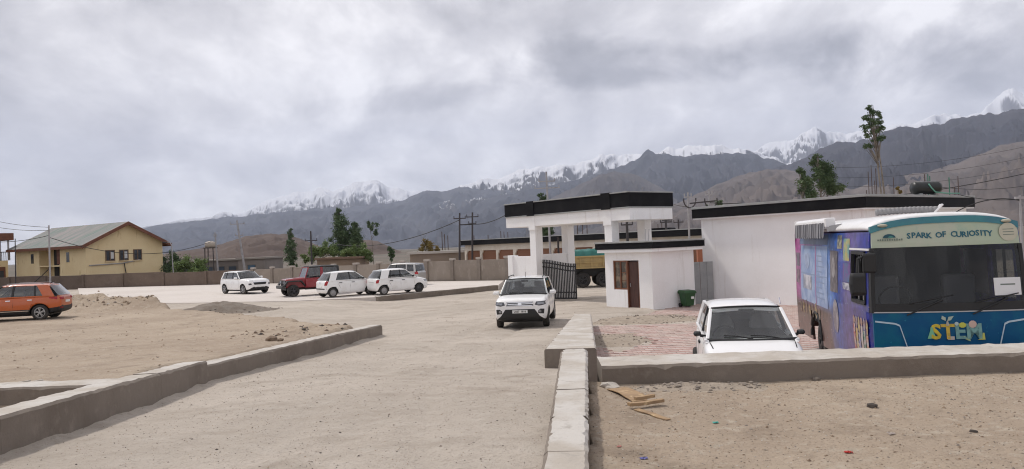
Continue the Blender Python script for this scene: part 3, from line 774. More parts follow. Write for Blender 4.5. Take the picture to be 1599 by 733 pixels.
def black_gate(label, p, q, z0, n, flip=False):
    p = Vector((*p, z0)); q = Vector((*q, z0)); d = q - p; Ln = d.length
    root = empty('gate_leaf', p, math.atan2(d.y, d.x), label, 'gate')
    top = lambda t: 2.02 + 0.12 * math.cos(math.pi * (1 - t if flip else t)) + 0.0
    for i in range(n + 1):
        t = i / n; r = 0.026 if 0 < i < n else 0.04
        MB().box(t * Ln - r, t * Ln + r, -0.016, 0.016, 0.10, top(t)).build('bar', m_blackmetal, root)
    for off, hgt in ((0.16, 0.05), (0.38, 0.05)):
        MB().tube([(t / 10 * Ln, 0.0, top(t / 10) - off) for t in range(11)], 0.035, 6).build('rail', m_blackmetal, root)
    MB().box(0, Ln, -0.03, 0.03, 0.08, 0.16).build('rail', m_blackmetal, root)
    MB().box(0, Ln, -0.028, 0.028, 0.40, 0.46).build('rail', m_blackmetal, root)
    return root
black_gate('open black barred gate leaf left of the passage', (1.50, 40.35), (3.16, 39.25), -0.2, 21)

# gatehouse ------------------------------------------------------------
m_frame = M('varnished_frame', (0.20, 0.075, 0.035), 0.5, var=[(4.0, (0.13, 0.05, 0.025), 0.45, 0.65, (5, 5, 0.6))])
m_door = M('dark_brown_door', (0.075, 0.028, 0.02), 0.5, var=[(4.0, (0.05, 0.02, 0.015), 0.45, 0.65, (5, 5, 0.6))])
m_pane = M('dim_window_pane', (0.10, 0.09, 0.08), 0.12, var=[(2.0, (0.28, 0.22, 0.16), 0.45, 0.6)])
gh0 = Vector((4.13, 34.62, -0.2)); 
gh = empty('gatehouse', gh0, GROT, 'small white gatehouse with brown door and black roof edge', 'gatehouse')
w, dp, hh = 2.78, 2.75, 2.45
# front wall in pieces around the openings (door 1.22-1.98, window 0.42-1.22)
T = 0.2
MB().box(0, 0.50, 0, T, -0.3, hh).build('wall', m_white, gh)
MB().box(0.50, 1.32, 0, T, -0.3, 0.82).build('wall', m_white, gh)
MB().box(0.50, 2.04, 0, T, 2.10, hh).build('wall', m_white, gh)
MB().box(2.04, w, 0, T, -0.3, hh).build('wall', m_white, gh)
MB().box(w - T, w + 0.002, T, dp, -0.3, hh).build('wall', m_white, gh)
MB().box(0, T, T, dp, -0.3, hh).build('wall', m_white, gh)
MB().box(T, w - T, dp - T, dp, -0.3, hh).build('wall', m_white, gh)
MB().box(-0.22, w + 0.3, -0.25, dp + 0.3, hh + 0.003, 2.60).build('eave', m_white, gh, bevel=0.01)
MB().box(-0.28, w + 0.36, -0.31, dp + 0.36, 2.603, 2.86).build('fascia', m_black, gh, bevel=0.01)
MB().box(-0.30, w + 0.38, -0.33, dp + 0.38, 2.863, 2.93).build('coping', m_grey, gh, bevel=0.01)
dr = MB().box(1.36, 1.98, 0.09, 0.14, 0.02, 2.05).build('door', m_door, gh, bevel=0.006)
MB().box(1.44, 1.47, 0.055, 0.087, 0.95, 1.1).build('handle', m_steel, dr)
for z0_, z1_ in ((0.15, 0.9), (1.05, 1.95)):
    MB().box(1.46, 1.88, 0.080, 0.0895, z0_, z1_).build('door_panel', m_door, dr, bevel=0.004)
MB().box(1.98, 2.04, 0.02, 0.17, 0.0, 2.10).build('door_frame', m_frame, gh)
MB().box(1.32, 1.36, 0.02, 0.17, 0.0, 2.10).build('door_frame', m_frame, gh)
wf = empty('window', (0, 0, 0)); wf.parent = gh
MB().box(0.50, 0.56, 0.03, 0.16, 0.82, 2.10).build('frame', m_frame, wf)
MB().box(1.26, 1.318, 0.03, 0.16, 0.82, 2.10).build('frame', m_frame, wf)
MB().box(0.56, 1.26, 0.03, 0.16, 2.03, 2.098).build('frame', m_frame, wf)
MB().box(0.56, 1.26, 0.03, 0.16, 0.822, 0.89).build('frame', m_frame, wf)
MB().box(0.87, 0.93, 0.04, 0.15, 0.89, 2.03).build('mullion', m_frame, wf)
for a_, b_ in ((0.56, 0.87), (0.93, 1.26)):
    MB().box(a_, b_, 0.09, 0.10, 0.89, 2.03).build('pane', m_pane, wf)
for z_ in (1.2, 1.55):
    MB().box(0.93, 1.26, 0.07, 0.088, z_, z_ + 0.03).build('glazing_bar', m_frame, wf)

# green bin --------------------------------------------------------------
m_bin = M('green_plastic', (0.018, 0.075, 0.022), 0.5, var=[(3.0, (0.03, 0.09, 0.035), 0.5, 0.7)])
bp = gh0 + UX * 3.16 + Vector((0.79, 0.61, 0)).normalized() * 1.75
gb = empty('wheelie_bin', (bp.x, bp.y, -0.2), GROT + math.pi / 2 - 0.25, 'green wheeled refuse bin against the gatehouse side wall', 'bin')
MB().loft([[(-0.2, -0.18, 0.06), (0.2, -0.18, 0.06), (0.2, 0.18, 0.06), (-0.2, 0.18, 0.06)], [(-0.27, -0.24, 0.62), (0.27, -0.24, 0.62), (0.27, 0.24, 0.62), (-0.27, 0.24, 0.62)]]).build('bin_body', m_bin, gb, bevel=0.02)
MB().box(-0.30, 0.30, -0.27, 0.27, 0.585, 0.635).build('rim', m_bin, gb, bevel=0.01)
MB().loft([[(-0.31, -0.28, 0.637), (0.31, -0.28, 0.637), (0.31, 0.30, 0.637), (-0.31, 0.30, 0.637)], [(-0.26, -0.22, 0.72), (0.26, -0.22, 0.72), (0.26, 0.26, 0.74), (-0.26, 0.26, 0.74)]]).build('lid', m_bin, gb, bevel=0.015)
for sx in (-1, 1):
    MB().lathe([(0.10, -0.03), (0.10, 0.03)], (sx * 0.22, 0.20, 0.10), 'x', 14).build('wheel', m_blackmetal, gb)
MB().box(0.02, 0.16, -0.262, -0.235, 0.36, 0.46).build('sticker', M('white_print', (0.75, 0.75, 0.72)), gb)

# grey sheet gate between gatehouse and hall
m_sheet = M('grey_sheet', (0.30, 0.31, 0.315), 0.6, var=[(2.0, (0.25, 0.26, 0.265), 0.45, 0.65)])
p0 = onz(1081, 476, -0.2); 
sg = empty('sheet_gate', (p0.x + 0.15, p0.y + 0.25, -0.2), 0.25, 'plain grey sheet metal gate between gatehouse and white hall', 'gate')
for i in range(3):
    MB().box(0.02 + i * 0.33, 0.33 + i * 0.33, -0.02, 0.02, 0.0, 1.88).build('sheet_panel', m_sheet, sg, bevel=0.005)

# white hall on the right -----------------------------------------------
hb0 = Vector((8.74, 35.45, -0.2)); 
UH = Vector((13.45 - 8.74, 29.3 - 35.45, 0)); HL = UH.length; HROT = math.atan2(UH.y, UH.x)
hb = empty('white_hall', hb0, HROT, 'long plain white hall with black roof fascia behind the bus', 'building')
HD = 9.0; HT = 3.95
MB().box(0, HL, 0, HD, -0.4, HT).build('wall', m_white, hb, bevel=0.01)
MB().box(-0.28, HL + 0.25, -0.30, HD + 0.3, 3.86, 4.27).build('fascia', m_black, hb, bevel=0.01)
MB().box(-0.30, HL + 0.27, -0.32, HD + 0.32, 4.273, 4.37).build('coping', m_grey, hb, bevel=0.01)
MB().box(-0.24, HL + 0.21, -0.26, HD + 0.26, 3.80, 3.857).build('soffit', m_white, hb)
MB().box(HL * 0.985 - 0.5, HL * 0.985 + 0.02, -0.06, 0.4, -0.4, 3.795).build('corner_pier', m_white, hb, bevel=0.01)
HM = Matrix.Translation(hb0) @ Matrix.Rotation(HROT, 4, 'Z')
# rebar stubs left standing on the hall roof, each one a thing of its own
ROOFZ = 4.17
def rebar(px, pytop, d, zb, label, r=0.022, lean=0.0, m=None):
    b = at(px, 366, d); t = at(px, pytop, d)
    root = link('rebar', MB().tube([(0, 0, 0), (lean, 0, t.z - zb)], r, 6).mesh('rebar', m or m_rust), None, (b.x, b.y, zb))
    return tag(root, label, 'rebar', 'rebar stubs on flat roofs')
for px_, yt, lab in ((1360, 268, 'first rusty rebar stub from the left on the white hall roof'), (1365, 258, 'tallest rebar rod on the white hall roof, left of the thin tree'), (1369.5, 282, 'short rebar rod between two taller ones on the hall roof'), (1372, 263, 'slightly leaning rebar rod left of the thin tree on the hall roof'), (1399, 277, 'single rusty rod right of the thin tree on the hall roof'), (1448, 272, 'rusty rod directly behind the black roof tank'), (1500, 275, 'rightmost rebar rod near the end of the hall roof'), (1356, 297, 'very short leftmost rod on the white hall roof'), (1494, 292, 'stubby rod beside the rightmost rod on the hall roof')):
    rebar(px_, yt, 33.5, ROOFZ, lab, 0.016)
m_green = M('green_pipe_paint', (0.02, 0.16, 0.10), 0.5)
for px_, yt, lab in ((1453, 272, 'taller green pipe standing at the black roof tank'), (1456, 275, 'second green pipe standing at the black roof tank'), (1486, 277, 'separate green pipe on the hall roof right of the tank')):
    o = rebar(px_, yt, 33.0, ROOFZ, lab, 0.02, 0.0, m_green); o.name = 'roof_pipe'; o['category'] = 'pipe'; o['group'] = 'green pipes on the hall roof'
tp = at(1446, 300, 32.6)
m_tank = M('black_plastic_tank', (0.012, 0.014, 0.014), 0.35)
tk = empty('water_tank', (tp.x, tp.y, ROOFZ), 0.1, 'black plastic water tank lying on the white hall roof', 'tank')
prof = [(0.02, -0.60), (0.24, -0.58), (0.27, -0.5)] + [(0.27 + (0.012 if k % 2 else 0), -0.45 + k * 0.1) for k in range(10)] + [(0.27, 0.5), (0.24, 0.58), (0.02, 0.60)]
MB().lathe(prof, (0, 0, 0.33), 'x', 20).build('tank_body', m_tank, tk, smooth=True)
MB().tube([(-0.05, -0.27, 0.48), (0.05, -0.30, 0.30), (0.2, -0.32, 0.12), (0.7, -0.34, 0.05), (1.3, -0.3, 0.03)], 0.03, 6).build('hose', M('green_hose', (0.12, 0.32, 0.24), 0.5), tk, smooth=True)
for sx in (-0.35, 0.35):
    MB().box(sx - 0.06, sx + 0.06, -0.22, 0.22, 0.0, 0.09).build('support_block', m_grey, tk)

# long low service building behind the gateway ----------------------------
lb0 = at(727, 400, 80.0); lb0.z = -0.1
lb = empty('service_building', lb0, GROT, 'long low cream building with black roof edge and brown shutters behind gate', 'building')
m_cream = M('cream_render', (0.62, 0.57, 0.50), 0.9, var=[(0.8, (0.54, 0.48, 0.41), 0.45, 0.65)])
m_shut = M('rust_brown_shutter', (0.19, 0.085, 0.045), 0.6, var=[(2.0, (0.19, 0.07, 0.03), 0.45, 0.65, (0.3, 1, 8))])
LL = 33.0
MB().box(0, LL, 0.25, 6, -0.3, 3.0).build('wall', m_cream, lb)
MB().box(0, LL, 0, 0.25, 2.42, 3.0).build('lintel', m_cream, lb)
MB().box(-0.3, LL + 0.3, -0.35, 6.3, 3.003, 3.48).build('fascia', m_black, lb)
MB().box(-0.32, LL + 0.32, -0.37, 6.32, 3.483, 3.55).build('coping', m_grey, lb)
nb = 12; bwid = LL / nb
for i in range(nb):
    MB().box(i * bwid + 0.16, (i + 1) * bwid - 0.16, 0.15, 0.22, -0.3, 2.42).build('shutter', m_shut, lb)
    m_ = MB(); m_.prism([(i * bwid - 0.15, -0.3), (i * bwid + 0.15, -0.3), (i * bwid + 0.15, 2.0), (i * bwid + 0.45, 2.417), (i * bwid - 0.15, 2.417)], -0.003, 0.245, 'y'); m_.build('jamb', m_cream, lb)
rb = empty('rear_block', at(1015, 400, 88).xy.to_3d() + Vector((0, 0, -0.1)), GROT + 0.5, 'small cream block with black roof edge seen under gateway', 'building')
MB().box(0, 2.2, 0, 3, -0.3, 3.35).build('wall', m_cream, rb)
MB().box(-0.2, 2.4, -0.2, 3.2, 3.353, 4.1).build('fascia', m_black, rb)

# terracotta post and far flat houses right of gateway
tpst = at(1093, 400, 44.0)
tag(MB().box(-0.16, 0.16, -0.16, 0.16, 0, 2.6).build('brick_post', M('terracotta', (0.30, 0.11, 0.06), 0.85, bump=[(6, 0.01)]), None, bevel=0.015, loc=(tpst.x, tpst.y, -0.2)), 'terracotta post between gatehouse and white hall', 'post')
def far_block(label, px0, px1, pytop, d, col, depth=8, roofcol=None, win=0, name='flat_house', wcol=(0.05, 0.07, 0.1)):
    a = at(px0, pytop, d); b = at(px1, pytop, d)
    w_ = (b.xy - a.xy).length; rz = math.atan2((b - a).y, (b - a).x)
    root = empty(name, (a.x, a.y, 0), rz, label, 'building')
    h_ = (a.z + b.z) / 2
    c = M('render_%d_%d' % (px0, px1), col, 0.9, var=[(0.4, tuple(v * 0.85 for v in col), 0.45, 0.65)])
    MB().box(0, w_, 0, depth, -1.0, h_).build('wall', c, root)
    MB().box(-0.3, w_ + 0.3, -0.3, depth + 0.3, h_ + 0.003, h_ + 0.25).build('roof_slab', M('roof_%d' % px0, roofcol or (0.3, 0.27, 0.24), 0.9), root)
    for i in range(win):
        x = w_ * (i + 0.5) / win
        wi = MB().box(x - 0.6, x + 0.6, -0.03, 0.05, h_ - 2.1, h_ - 0.8).build('window', M('far_window_frame', (0.10, 0.09, 0.08), 0.6), root)
        MB().box(x - 0.5, x + 0.5, -0.05, -0.033, h_ - 2.0, h_ - 0.9).build('pane', M('far_pane%d' % px0, wcol, 0.2), wi)
    return root
far_block('long grey flat roofed building beyond the brown wall', 299, 372, 408, 115, (0.20, 0.175, 0.16), 9, win=4)
far_block('grey flat house with a blue window beside the leaning pole', 372, 413, 405, 112, (0.25, 0.22, 0.20), 9, win=1, wcol=(0.07, 0.13, 0.20))
far_block('low pale house with orange ochre wall beyond the gatehouse roof', 1060, 1096, 366, 120, (0.50, 0.36, 0.22), 8, win=2, roofcol=(0.55, 0.5, 0.45))
far_block('low stone coloured shed with pale flat roof behind the panel wall', 640, 726, 396, 82, (0.26, 0.21, 0.17), 5, roofcol=(0.45, 0.42, 0.39))
far_block('tan mud house just behind the panel wall below the poplars', 495, 562, 405, 96, (0.28, 0.20, 0.14), 6, roofcol=(0.20, 0.13, 0.09), win=0)
far_block('distant brown block behind the bushes by the yellow house', 262, 300, 408, 150, (0.24, 0.18, 0.15), 8, win=3)

# yellow house ---------------------------------------------------------------
m_yellow = M('ochre_yellow_paint', (0.77, 0.625, 0.38), 0.85, var=[(0.4, (0.72, 0.57, 0.33), 0.42, 0.62), (2.5, (0.47, 0.33, 0.14), 0.6, 0.8, (1, 1, 0.3))], bump=[(12.0, 0.004)])
m_trim = M('red_brown_trim', (0.17, 0.065, 0.035), 0.7, var=[(2.0, (0.13, 0.05, 0.03), 0.45, 0.65)])
m_roofg = M('weathered_green_tin', (0.15, 0.16, 0.155), 0.6, spec=0.2, var=[(0.35, (0.21, 0.19, 0.185), 0.46, 0.56, (0.25, 1.6, 1)), (0.5, (0.10, 0.15, 0.13), 0.54, 0.64, (0.3, 1.5, 1)), (3.0, (0.16, 0.13, 0.11), 0.62, 0.8)], bump=[(4.0, 0.01)])
m_dark = M('dark_recess', (0.03, 0.026, 0.022), 0.9)
c0 = at(134, 400, 83.0); g1 = at(254, 400, 90.5)
gdir = (g1 - c0).xy; GWID = gdir.length
yrot = math.atan2(gdir.y, gdir.x)
yh = empty('yellow_house', (c0.x, c0.y, 0.0), yrot, 'yellow two storey house with green tin gable roof', 'house')
YL = 15.5; EAV = 4.85; RID = 7.05       # local x along the gable, y along the ridge (to the back-left)
def gable_wall(y0, y1):
    m = MB(); m.prism([(0, -0.5), (GWID, -0.5), (GWID, EAV), (GWID / 2, RID - 0.12), (0, EAV)], y0, y1, 'y'); return m
gable_wall(0.0, 0.25).build('gable_wall', m_yellow, yh)
gable_wall(YL - 0.25, YL).build('gable_wall', m_yellow, yh)
MB().box(GWID - 0.25, GWID, 0.25, YL - 0.25, -0.5, EAV).build('wall', m_yellow, yh)
# long side: two bays with a recessed porch between
MB().box(0, 0.25, 0.25, 5.4, -0.5, EAV).build('wall', m_yellow, yh)
MB().box(0, 0.25, 10.0, YL - 0.25, -0.5, EAV).build('wall', m_yellow, yh)
MB().box(1.3, 1.5, 5.4, 10.0, -0.5, EAV).build('porch_wall', m_yellow, yh)
MB().box(0.25, 1.5, 5.2, 5.398, -0.5, EAV).build('porch_side', m_yellow, yh)
MB().box(0.25, 1.5, 10.002, 10.2, -0.5, EAV).build('porch_side', m_yellow, yh)
MB().box(0.05, 0.3, 5.41, 6.2, 2.6, 4.8).build('porch_screen', m_trim, yh)
MB().box(1.22, 1.295, 8.2, 9.2, 0.2, 4.4).build('porch_door', m_dark, yh)
MB().box(1.22, 1.295, 6.6, 7.3, 1.2, 4.4).build('porch_door', m_dark, yh)
MB().box(0.02, 1.3, 5.41, 9.99, 2.35, 2.5).build('porch_slab', m_yellow, yh)
OV = 0.75
for sgn in (0, 1):
    e0 = -OV if sgn == 0 else GWID + OV
    ez = EAV - (RID - EAV) * OV / (GWID / 2)
    m = MB()
    nrib = 24
    # standing-seam tin sheets: each sheet a slab
    pts = lambda x, y, dz: (x, y, (ez + (RID - ez) * abs(x - e0) / (GWID / 2 + OV)) + dz)
    for k_ in range(nrib):
        ya = -0.7 + (YL + 1.4) * k_ / nrib; yb = -0.7 + (YL + 1.4) * (k_ + 1) / nrib - 0.03
        m = MB(); m.hexa([pts(e0, ya, 0), pts(GWID / 2, ya, 0), pts(GWID / 2, yb, 0), pts(e0, yb, 0), pts(e0, ya, 0.06), pts(GWID / 2, ya, 0.06), pts(GWID / 2, yb, 0.06), pts(e0, yb, 0.06)])
        m.build('roof_sheet', m_roofg, yh)
    m = MB(); m.hexa([pts(e0, -0.69, -0.1), pts(GWID / 2, -0.69, -0.1), pts(GWID / 2, YL + 0.69, -0.1), pts(e0, YL + 0.69, -0.1), pts(e0, -0.69, -0.005), pts(GWID / 2, -0.69, -0.005), pts(GWID / 2, YL + 0.69, -0.005), pts(e0, YL + 0.69, -0.005)])
    m.build('roof_deck', m_trim, yh)
    m = MB(); m.hexa([pts(e0, -0.76, -0.32), pts(GWID / 2, -0.76, -0.32), pts(GWID / 2, -0.70, -0.32), pts(e0, -0.70, -0.32), pts(e0, -0.76, 0.07), pts(GWID / 2, -0.76, 0.07), pts(GWID / 2, -0.70, 0.07), pts(e0, -0.70, 0.07)])
    m.build('barge_board', m_trim, yh)
    MB().box(e0 - 0.04, e0 + 0.04, -0.7, YL + 0.7, ez - 0.25, ez + 0.05).build('fascia_board', m_trim, yh)
m_winf = M('brown_window_frame', (0.16, 0.10, 0.06), 0.6)
m_winp = M('dark_window_pane', (0.035, 0.04, 0.05), 0.1)
m_winw = M('white_curtain', (0.55, 0.55, 0.55), 0.7)
for x_, wd_ in ((0.245 * GWID, 0.92), (0.42 * GWID, 0.92), (0.605 * GWID, 0.86)):
    wi = empty('window', (0, 0, 0)); wi.parent = yh
    z0_, z1_ = 2.80, 3.90
    MB().box(x_ - 0.02, x_ + wd_ + 0.02, -0.02, 0.03, z0_, z1_).build('pane', m_winp, wi)
    for xa in (x_ - 0.08, x_ + wd_ / 2 - 0.05, x_ + wd_ - 0.02):
        MB().box(xa, xa + 0.1, -0.07, -0.022, z0_, z1_).build('frame', m_winf, wi)
    for za in (z0_ - 0.06, z1_ - 0.02):
        MB().box(x_ - 0.08, x_ + wd_ + 0.08, -0.072, -0.021, za, za + 0.09).build('frame', m_winf, wi)
    if x_ < 0.5 * GWID:
        MB().box(x_ + wd_ * 0.5 + 0.06, x_ + wd_ - 0.04, -0.035, -0.0215, z0_ + 0.2, z1_ - 0.15).build('curtain', m_winw, wi)
    MB().box(x_ - 0.15, x_ + wd_ + 0.15, -0.16, -0.003, z0_ - 0.13, z0_ - 0.065).build('sill', m_yellow, wi)
for y_ in (3.4, 11.3):
    MB().box(-0.03, 0.02, y_, y_ + 0.6, 2.8, 3.9).build('slit_window', m_winp, yh)
# pipe fixed along the wall
MB().tube([(0.3, -0.08, 2.35), (4.0, -0.10, 2.45), (6.0, -0.08, 2.75)], 0.06, 6).build('wall_pipe', m_palepole, yh)
MB().tube([(4.2, -0.09, 2.45), (4.4, -0.08, 1.2), (4.8, -0.08, 0.2)], 0.05, 6).build('drain_pipe', m_darksteel, yh)

# balcony house at the left edge -------------------------------------------------
p_ = at(-60, 400, 88); q_ = at(18, 400, 92)
bdir = (q_ - p_).xy; brz = math.atan2(bdir.y, bdir.x); bW = bdir.length
bh_ = empty('balcony_house', (p_.x, p_.y, 0), brz, 'yellow house with brown balcony roof at the left edge', 'house')
MB().box(0, bW - 0.4, 0.0, 8, -0.5, 3.3).build('wall', m_yellow, bh_)
MB().box(0, bW - 1.2, 1.4, 7.5, 3.3, 5.7).build('upper_wall', m_dark, bh_)
MB().box(-0.2, bW + 0.2, -0.3, 8.3, 5.7, 6.55).build('roof', m_trim, bh_, bevel=0.02)
for i in range(5):
    x = bW * i / 4 - (0.3 if i == 4 else -0.1)
    MB().box(x - 0.08, x + 0.08, -0.05, 0.1, 3.3, 5.7).build('balcony_post', m_palepole, bh_)
MB().box(0, bW, -0.06, 0.0, 4.25, 4.35).build('balcony_rail', m_darksteel, bh_)
for i in range(24):
    x = bW * i / 24
    MB().box(x, x + 0.06, -0.05, -0.01, 3.3, 4.25).build('baluster', m_darksteel, bh_)
gd = MB().box(bW - 3.6, bW - 0.7, -0.06, 0.05, -0.5, 2.55).build('garage_door', m_trim, bh_)
for k_ in range(2):
    MB().box(bW - 3.3 + k_ * 1.35, bW - 2.25 + k_ * 1.35, -0.08, -0.063, 1.2, 2.1).build('door_pane', m_winp, gd)

# ------------------------------------------------------------------ vehicles
def paint(name, col, dusty=0.45, rough=0.32):
    return M(name, col, rough, var=[(2.2, tuple(0.6 * c + 0.4 * d for c, d in zip(col, DUST)), 0.52, 0.52 + dusty)], coat=0.6)
p_white = paint('white_car_paint', (0.84, 0.835, 0.83))
p_white2 = paint('old_white_paint', (0.80, 0.795, 0.80), 0.35, 0.4)
p_orange = paint('orange_car_paint', (0.48, 0.095, 0.014), 0.8)
p_red = paint('maroon_car_paint', (0.26, 0.010, 0.020), 0.8)
p_silver = M('silver_car_paint', (0.48, 0.47, 0.46), 0.35, 0.5, coat=0.5)
k_black = M('black_plastic', (0.015, 0.015, 0.016), 0.55)
k_int = M('dark_interior', (0.028, 0.027, 0.028), 0.85)
k_seat = M('grey_seat_fabric', (0.20, 0.195, 0.195), 0.9)
k_tyre = M('dusty_tyre', (0.03, 0.028, 0.027), 0.9, var=[(4.0, (0.10, 0.085, 0.07), 0.5, 0.8)])
k_rim = M('alloy_rim', (0.42, 0.42, 0.43), 0.35, 0.8)
k_rimdark = M('dark_alloy_rim', (0.06, 0.06, 0.065), 0.4, 0.6)
k_cover = M('silver_wheel_cover', (0.32, 0.31, 0.31), 0.5, 0.4)
k_chrome = M('chrome', (0.72, 0.72, 0.74), 0.15, 1.0)
k_lamp = M('lamp_glass', (0.30, 0.31, 0.33), 0.1, 0.5)
k_lampd = M('lamp_housing', (0.07, 0.07, 0.08), 0.15)
k_tail = M('red_lamp', (0.34, 0.008, 0.012), 0.15)
k_amber = M('amber_lamp', (0.55, 0.20, 0.03), 0.2)
k_plate = M('number_plate', (0.75, 0.75, 0.73), 0.5)
k_glass = glass('car_glass', (0.60, 0.63, 0.63))
k_glassd = glass('dark_car_glass', (0.28, 0.30, 0.31))
k_gap = M('panel_gap', (0.03, 0.03, 0.03), 0.9)

def text_mesh(name, body, size, mat, extr=0.003, spacing=1.0, bold=0.0):
    cu = bpy.data.curves.new(name, 'FONT'); cu.body = body; cu.size = size; cu.extrude = extr
    cu.align_x = 'CENTER'; cu.align_y = 'CENTER'; cu.space_character = spacing; cu.offset = bold; cu.resolution_u = 2
    ob = bpy.data.objects.new(name, cu); COL.objects.link(ob)
    dg = bpy.context.evaluated_depsgraph_get()
    me = bpy.data.meshes.new_from_object(ob.evaluated_get(dg))
    bpy.data.objects.remove(ob); bpy.data.curves.remove(cu)
    me.materials.clear(); me.materials.append(mat)
    return me

_wheels = {}
def wheel_meshes(r, w, kind):
    key = (r, w, kind)
    if key in _wheels: return _wheels[key]
    ri = r * (0.66 if kind != 'off' else 0.58)
    prof = [(ri, -w / 2 + 0.02), (ri + 0.01, -w / 2), (r - 0.035, -w / 2), (r - 0.008, -w / 2 + 0.03), (r, -w / 4), (r, w / 4), (r - 0.008, w / 2 - 0.03), (r - 0.035, w / 2), (ri + 0.01, w / 2), (ri, w / 2 - 0.02)]
    ty = MB(); ty.lathe(prof + [(ri - 0.01, 0.0), (ri, -w / 2 + 0.02)], (0, 0, 0), 'y', 28)
    tm = ty.mesh('wheel', k_tyre, True)
    m = MB()
    o = w / 2
    if kind in ('steel', 'cover'):
        m.lathe([(ri, -o + 0.03), (ri, o - 0.01), (ri * 0.92, o - 0.005), (ri * 0.85, o - 0.03), (ri * 0.45, o - 0.015), (ri * 0.3, o + 0.003), (0.002, o + 0.006)], (0, 0, 0), 'y', 24)
        for k in range(8):
            a = 2 * math.pi * k / 8
            m.lathe([(ri * 0.10, o - 0.03), (ri * 0.085, o - 0.018), (0.002, o - 0.018)], (math.cos(a) * ri * 0.66, 0, math.sin(a) * ri * 0.66), 'y', 8)
        rm = m.mesh('rim', k_cover if kind == 'cover' else k_rimdark)
    else:
        m.lathe([(ri, -o + 0.03), (ri, o - 0.008), (ri * 0.9, o - 0.006), (ri * 0.88, o - 0.09), (0.002, o - 0.095)], (0, 0, 0), 'y', 28)
        m.mi = [1] * len(m.mi)
        m.mi[28:84] = [0] * 56
        m.cur = 0
        m.lathe([(ri * 0.22, o - 0.06), (ri * 0.2, o - 0.012), (0.002, o - 0.006)], (0, 0, 0), 'y', 14)
        for k in range(5):
            for da in (-0.17, 0.17):
                a = 2 * math.pi * k / 5 + 0.3
                c1 = Vector((math.cos(a + da * 0.6) * ri * 0.15, o - 0.03, math.sin(a + da * 0.6) * ri * 0.15)); c2 = Vector((math.cos(a + da) * ri * 0.93, o - 0.022, math.sin(a + da) * ri * 0.93))
                m.beam(c1, c2, 0.05 * ri / 0.22 * 0.9, 0.03)
        rm = m.mesh('rim', [k_rim if kind == 'alloy' else k_rimdark, k_black])
    _wheels[key] = (tm, rm)
    return tm, rm
def add_wheel(root, x, y, r, w, kind, steer=0.0, name='wheel'):
    tm, rm = wheel_meshes(r, w, kind)
    rz = steer + (0 if y > 0 else math.pi)
    o = link(name, tm, root, (x, y, r), (0, 0, rz))
    link('rim', rm, o)
    return o

STATIONS = {
    'suv': [(0.0, 0.46, 0.78, 0.66), (0.010, 0.34, 0.93, 0.84), (0.035, 0.26, 0.985, 0.93), (0.09, 0.23, 1.02, 0.975), (0.17, 0.22, 1.05, 1.0), (0.25, 0.22, 1.08, 1.0), (0.31, 0.22, 1.07, 0.995), (0.5, 0.22, 1.07, 1.0), (0.72, 0.22, 1.09, 1.0), (0.88, 0.24, 1.11, 0.98), (0.955, 0.28, 1.10, 0.94), (0.985, 0.34, 1.05, 0.88), (1.0, 0.48, 0.95, 0.72)],
    'hatch': [(0.0, 0.40, 0.66, 0.62), (0.012, 0.28, 0.76, 0.80), (0.04, 0.22, 0.83, 0.90), (0.10, 0.19, 0.90, 0.965), (0.17, 0.18, 0.955, 0.99), (0.24, 0.18, 1.0, 1.0), (0.30, 0.18, 0.985, 1.0), (0.5, 0.18, 0.99, 1.0), (0.72, 0.18, 1.02, 1.0), (0.90, 0.20, 1.05, 0.97), (0.965, 0.24, 1.03, 0.92), (0.99, 0.32, 0.96, 0.86), (1.0, 0.45, 0.86, 0.72)],
}
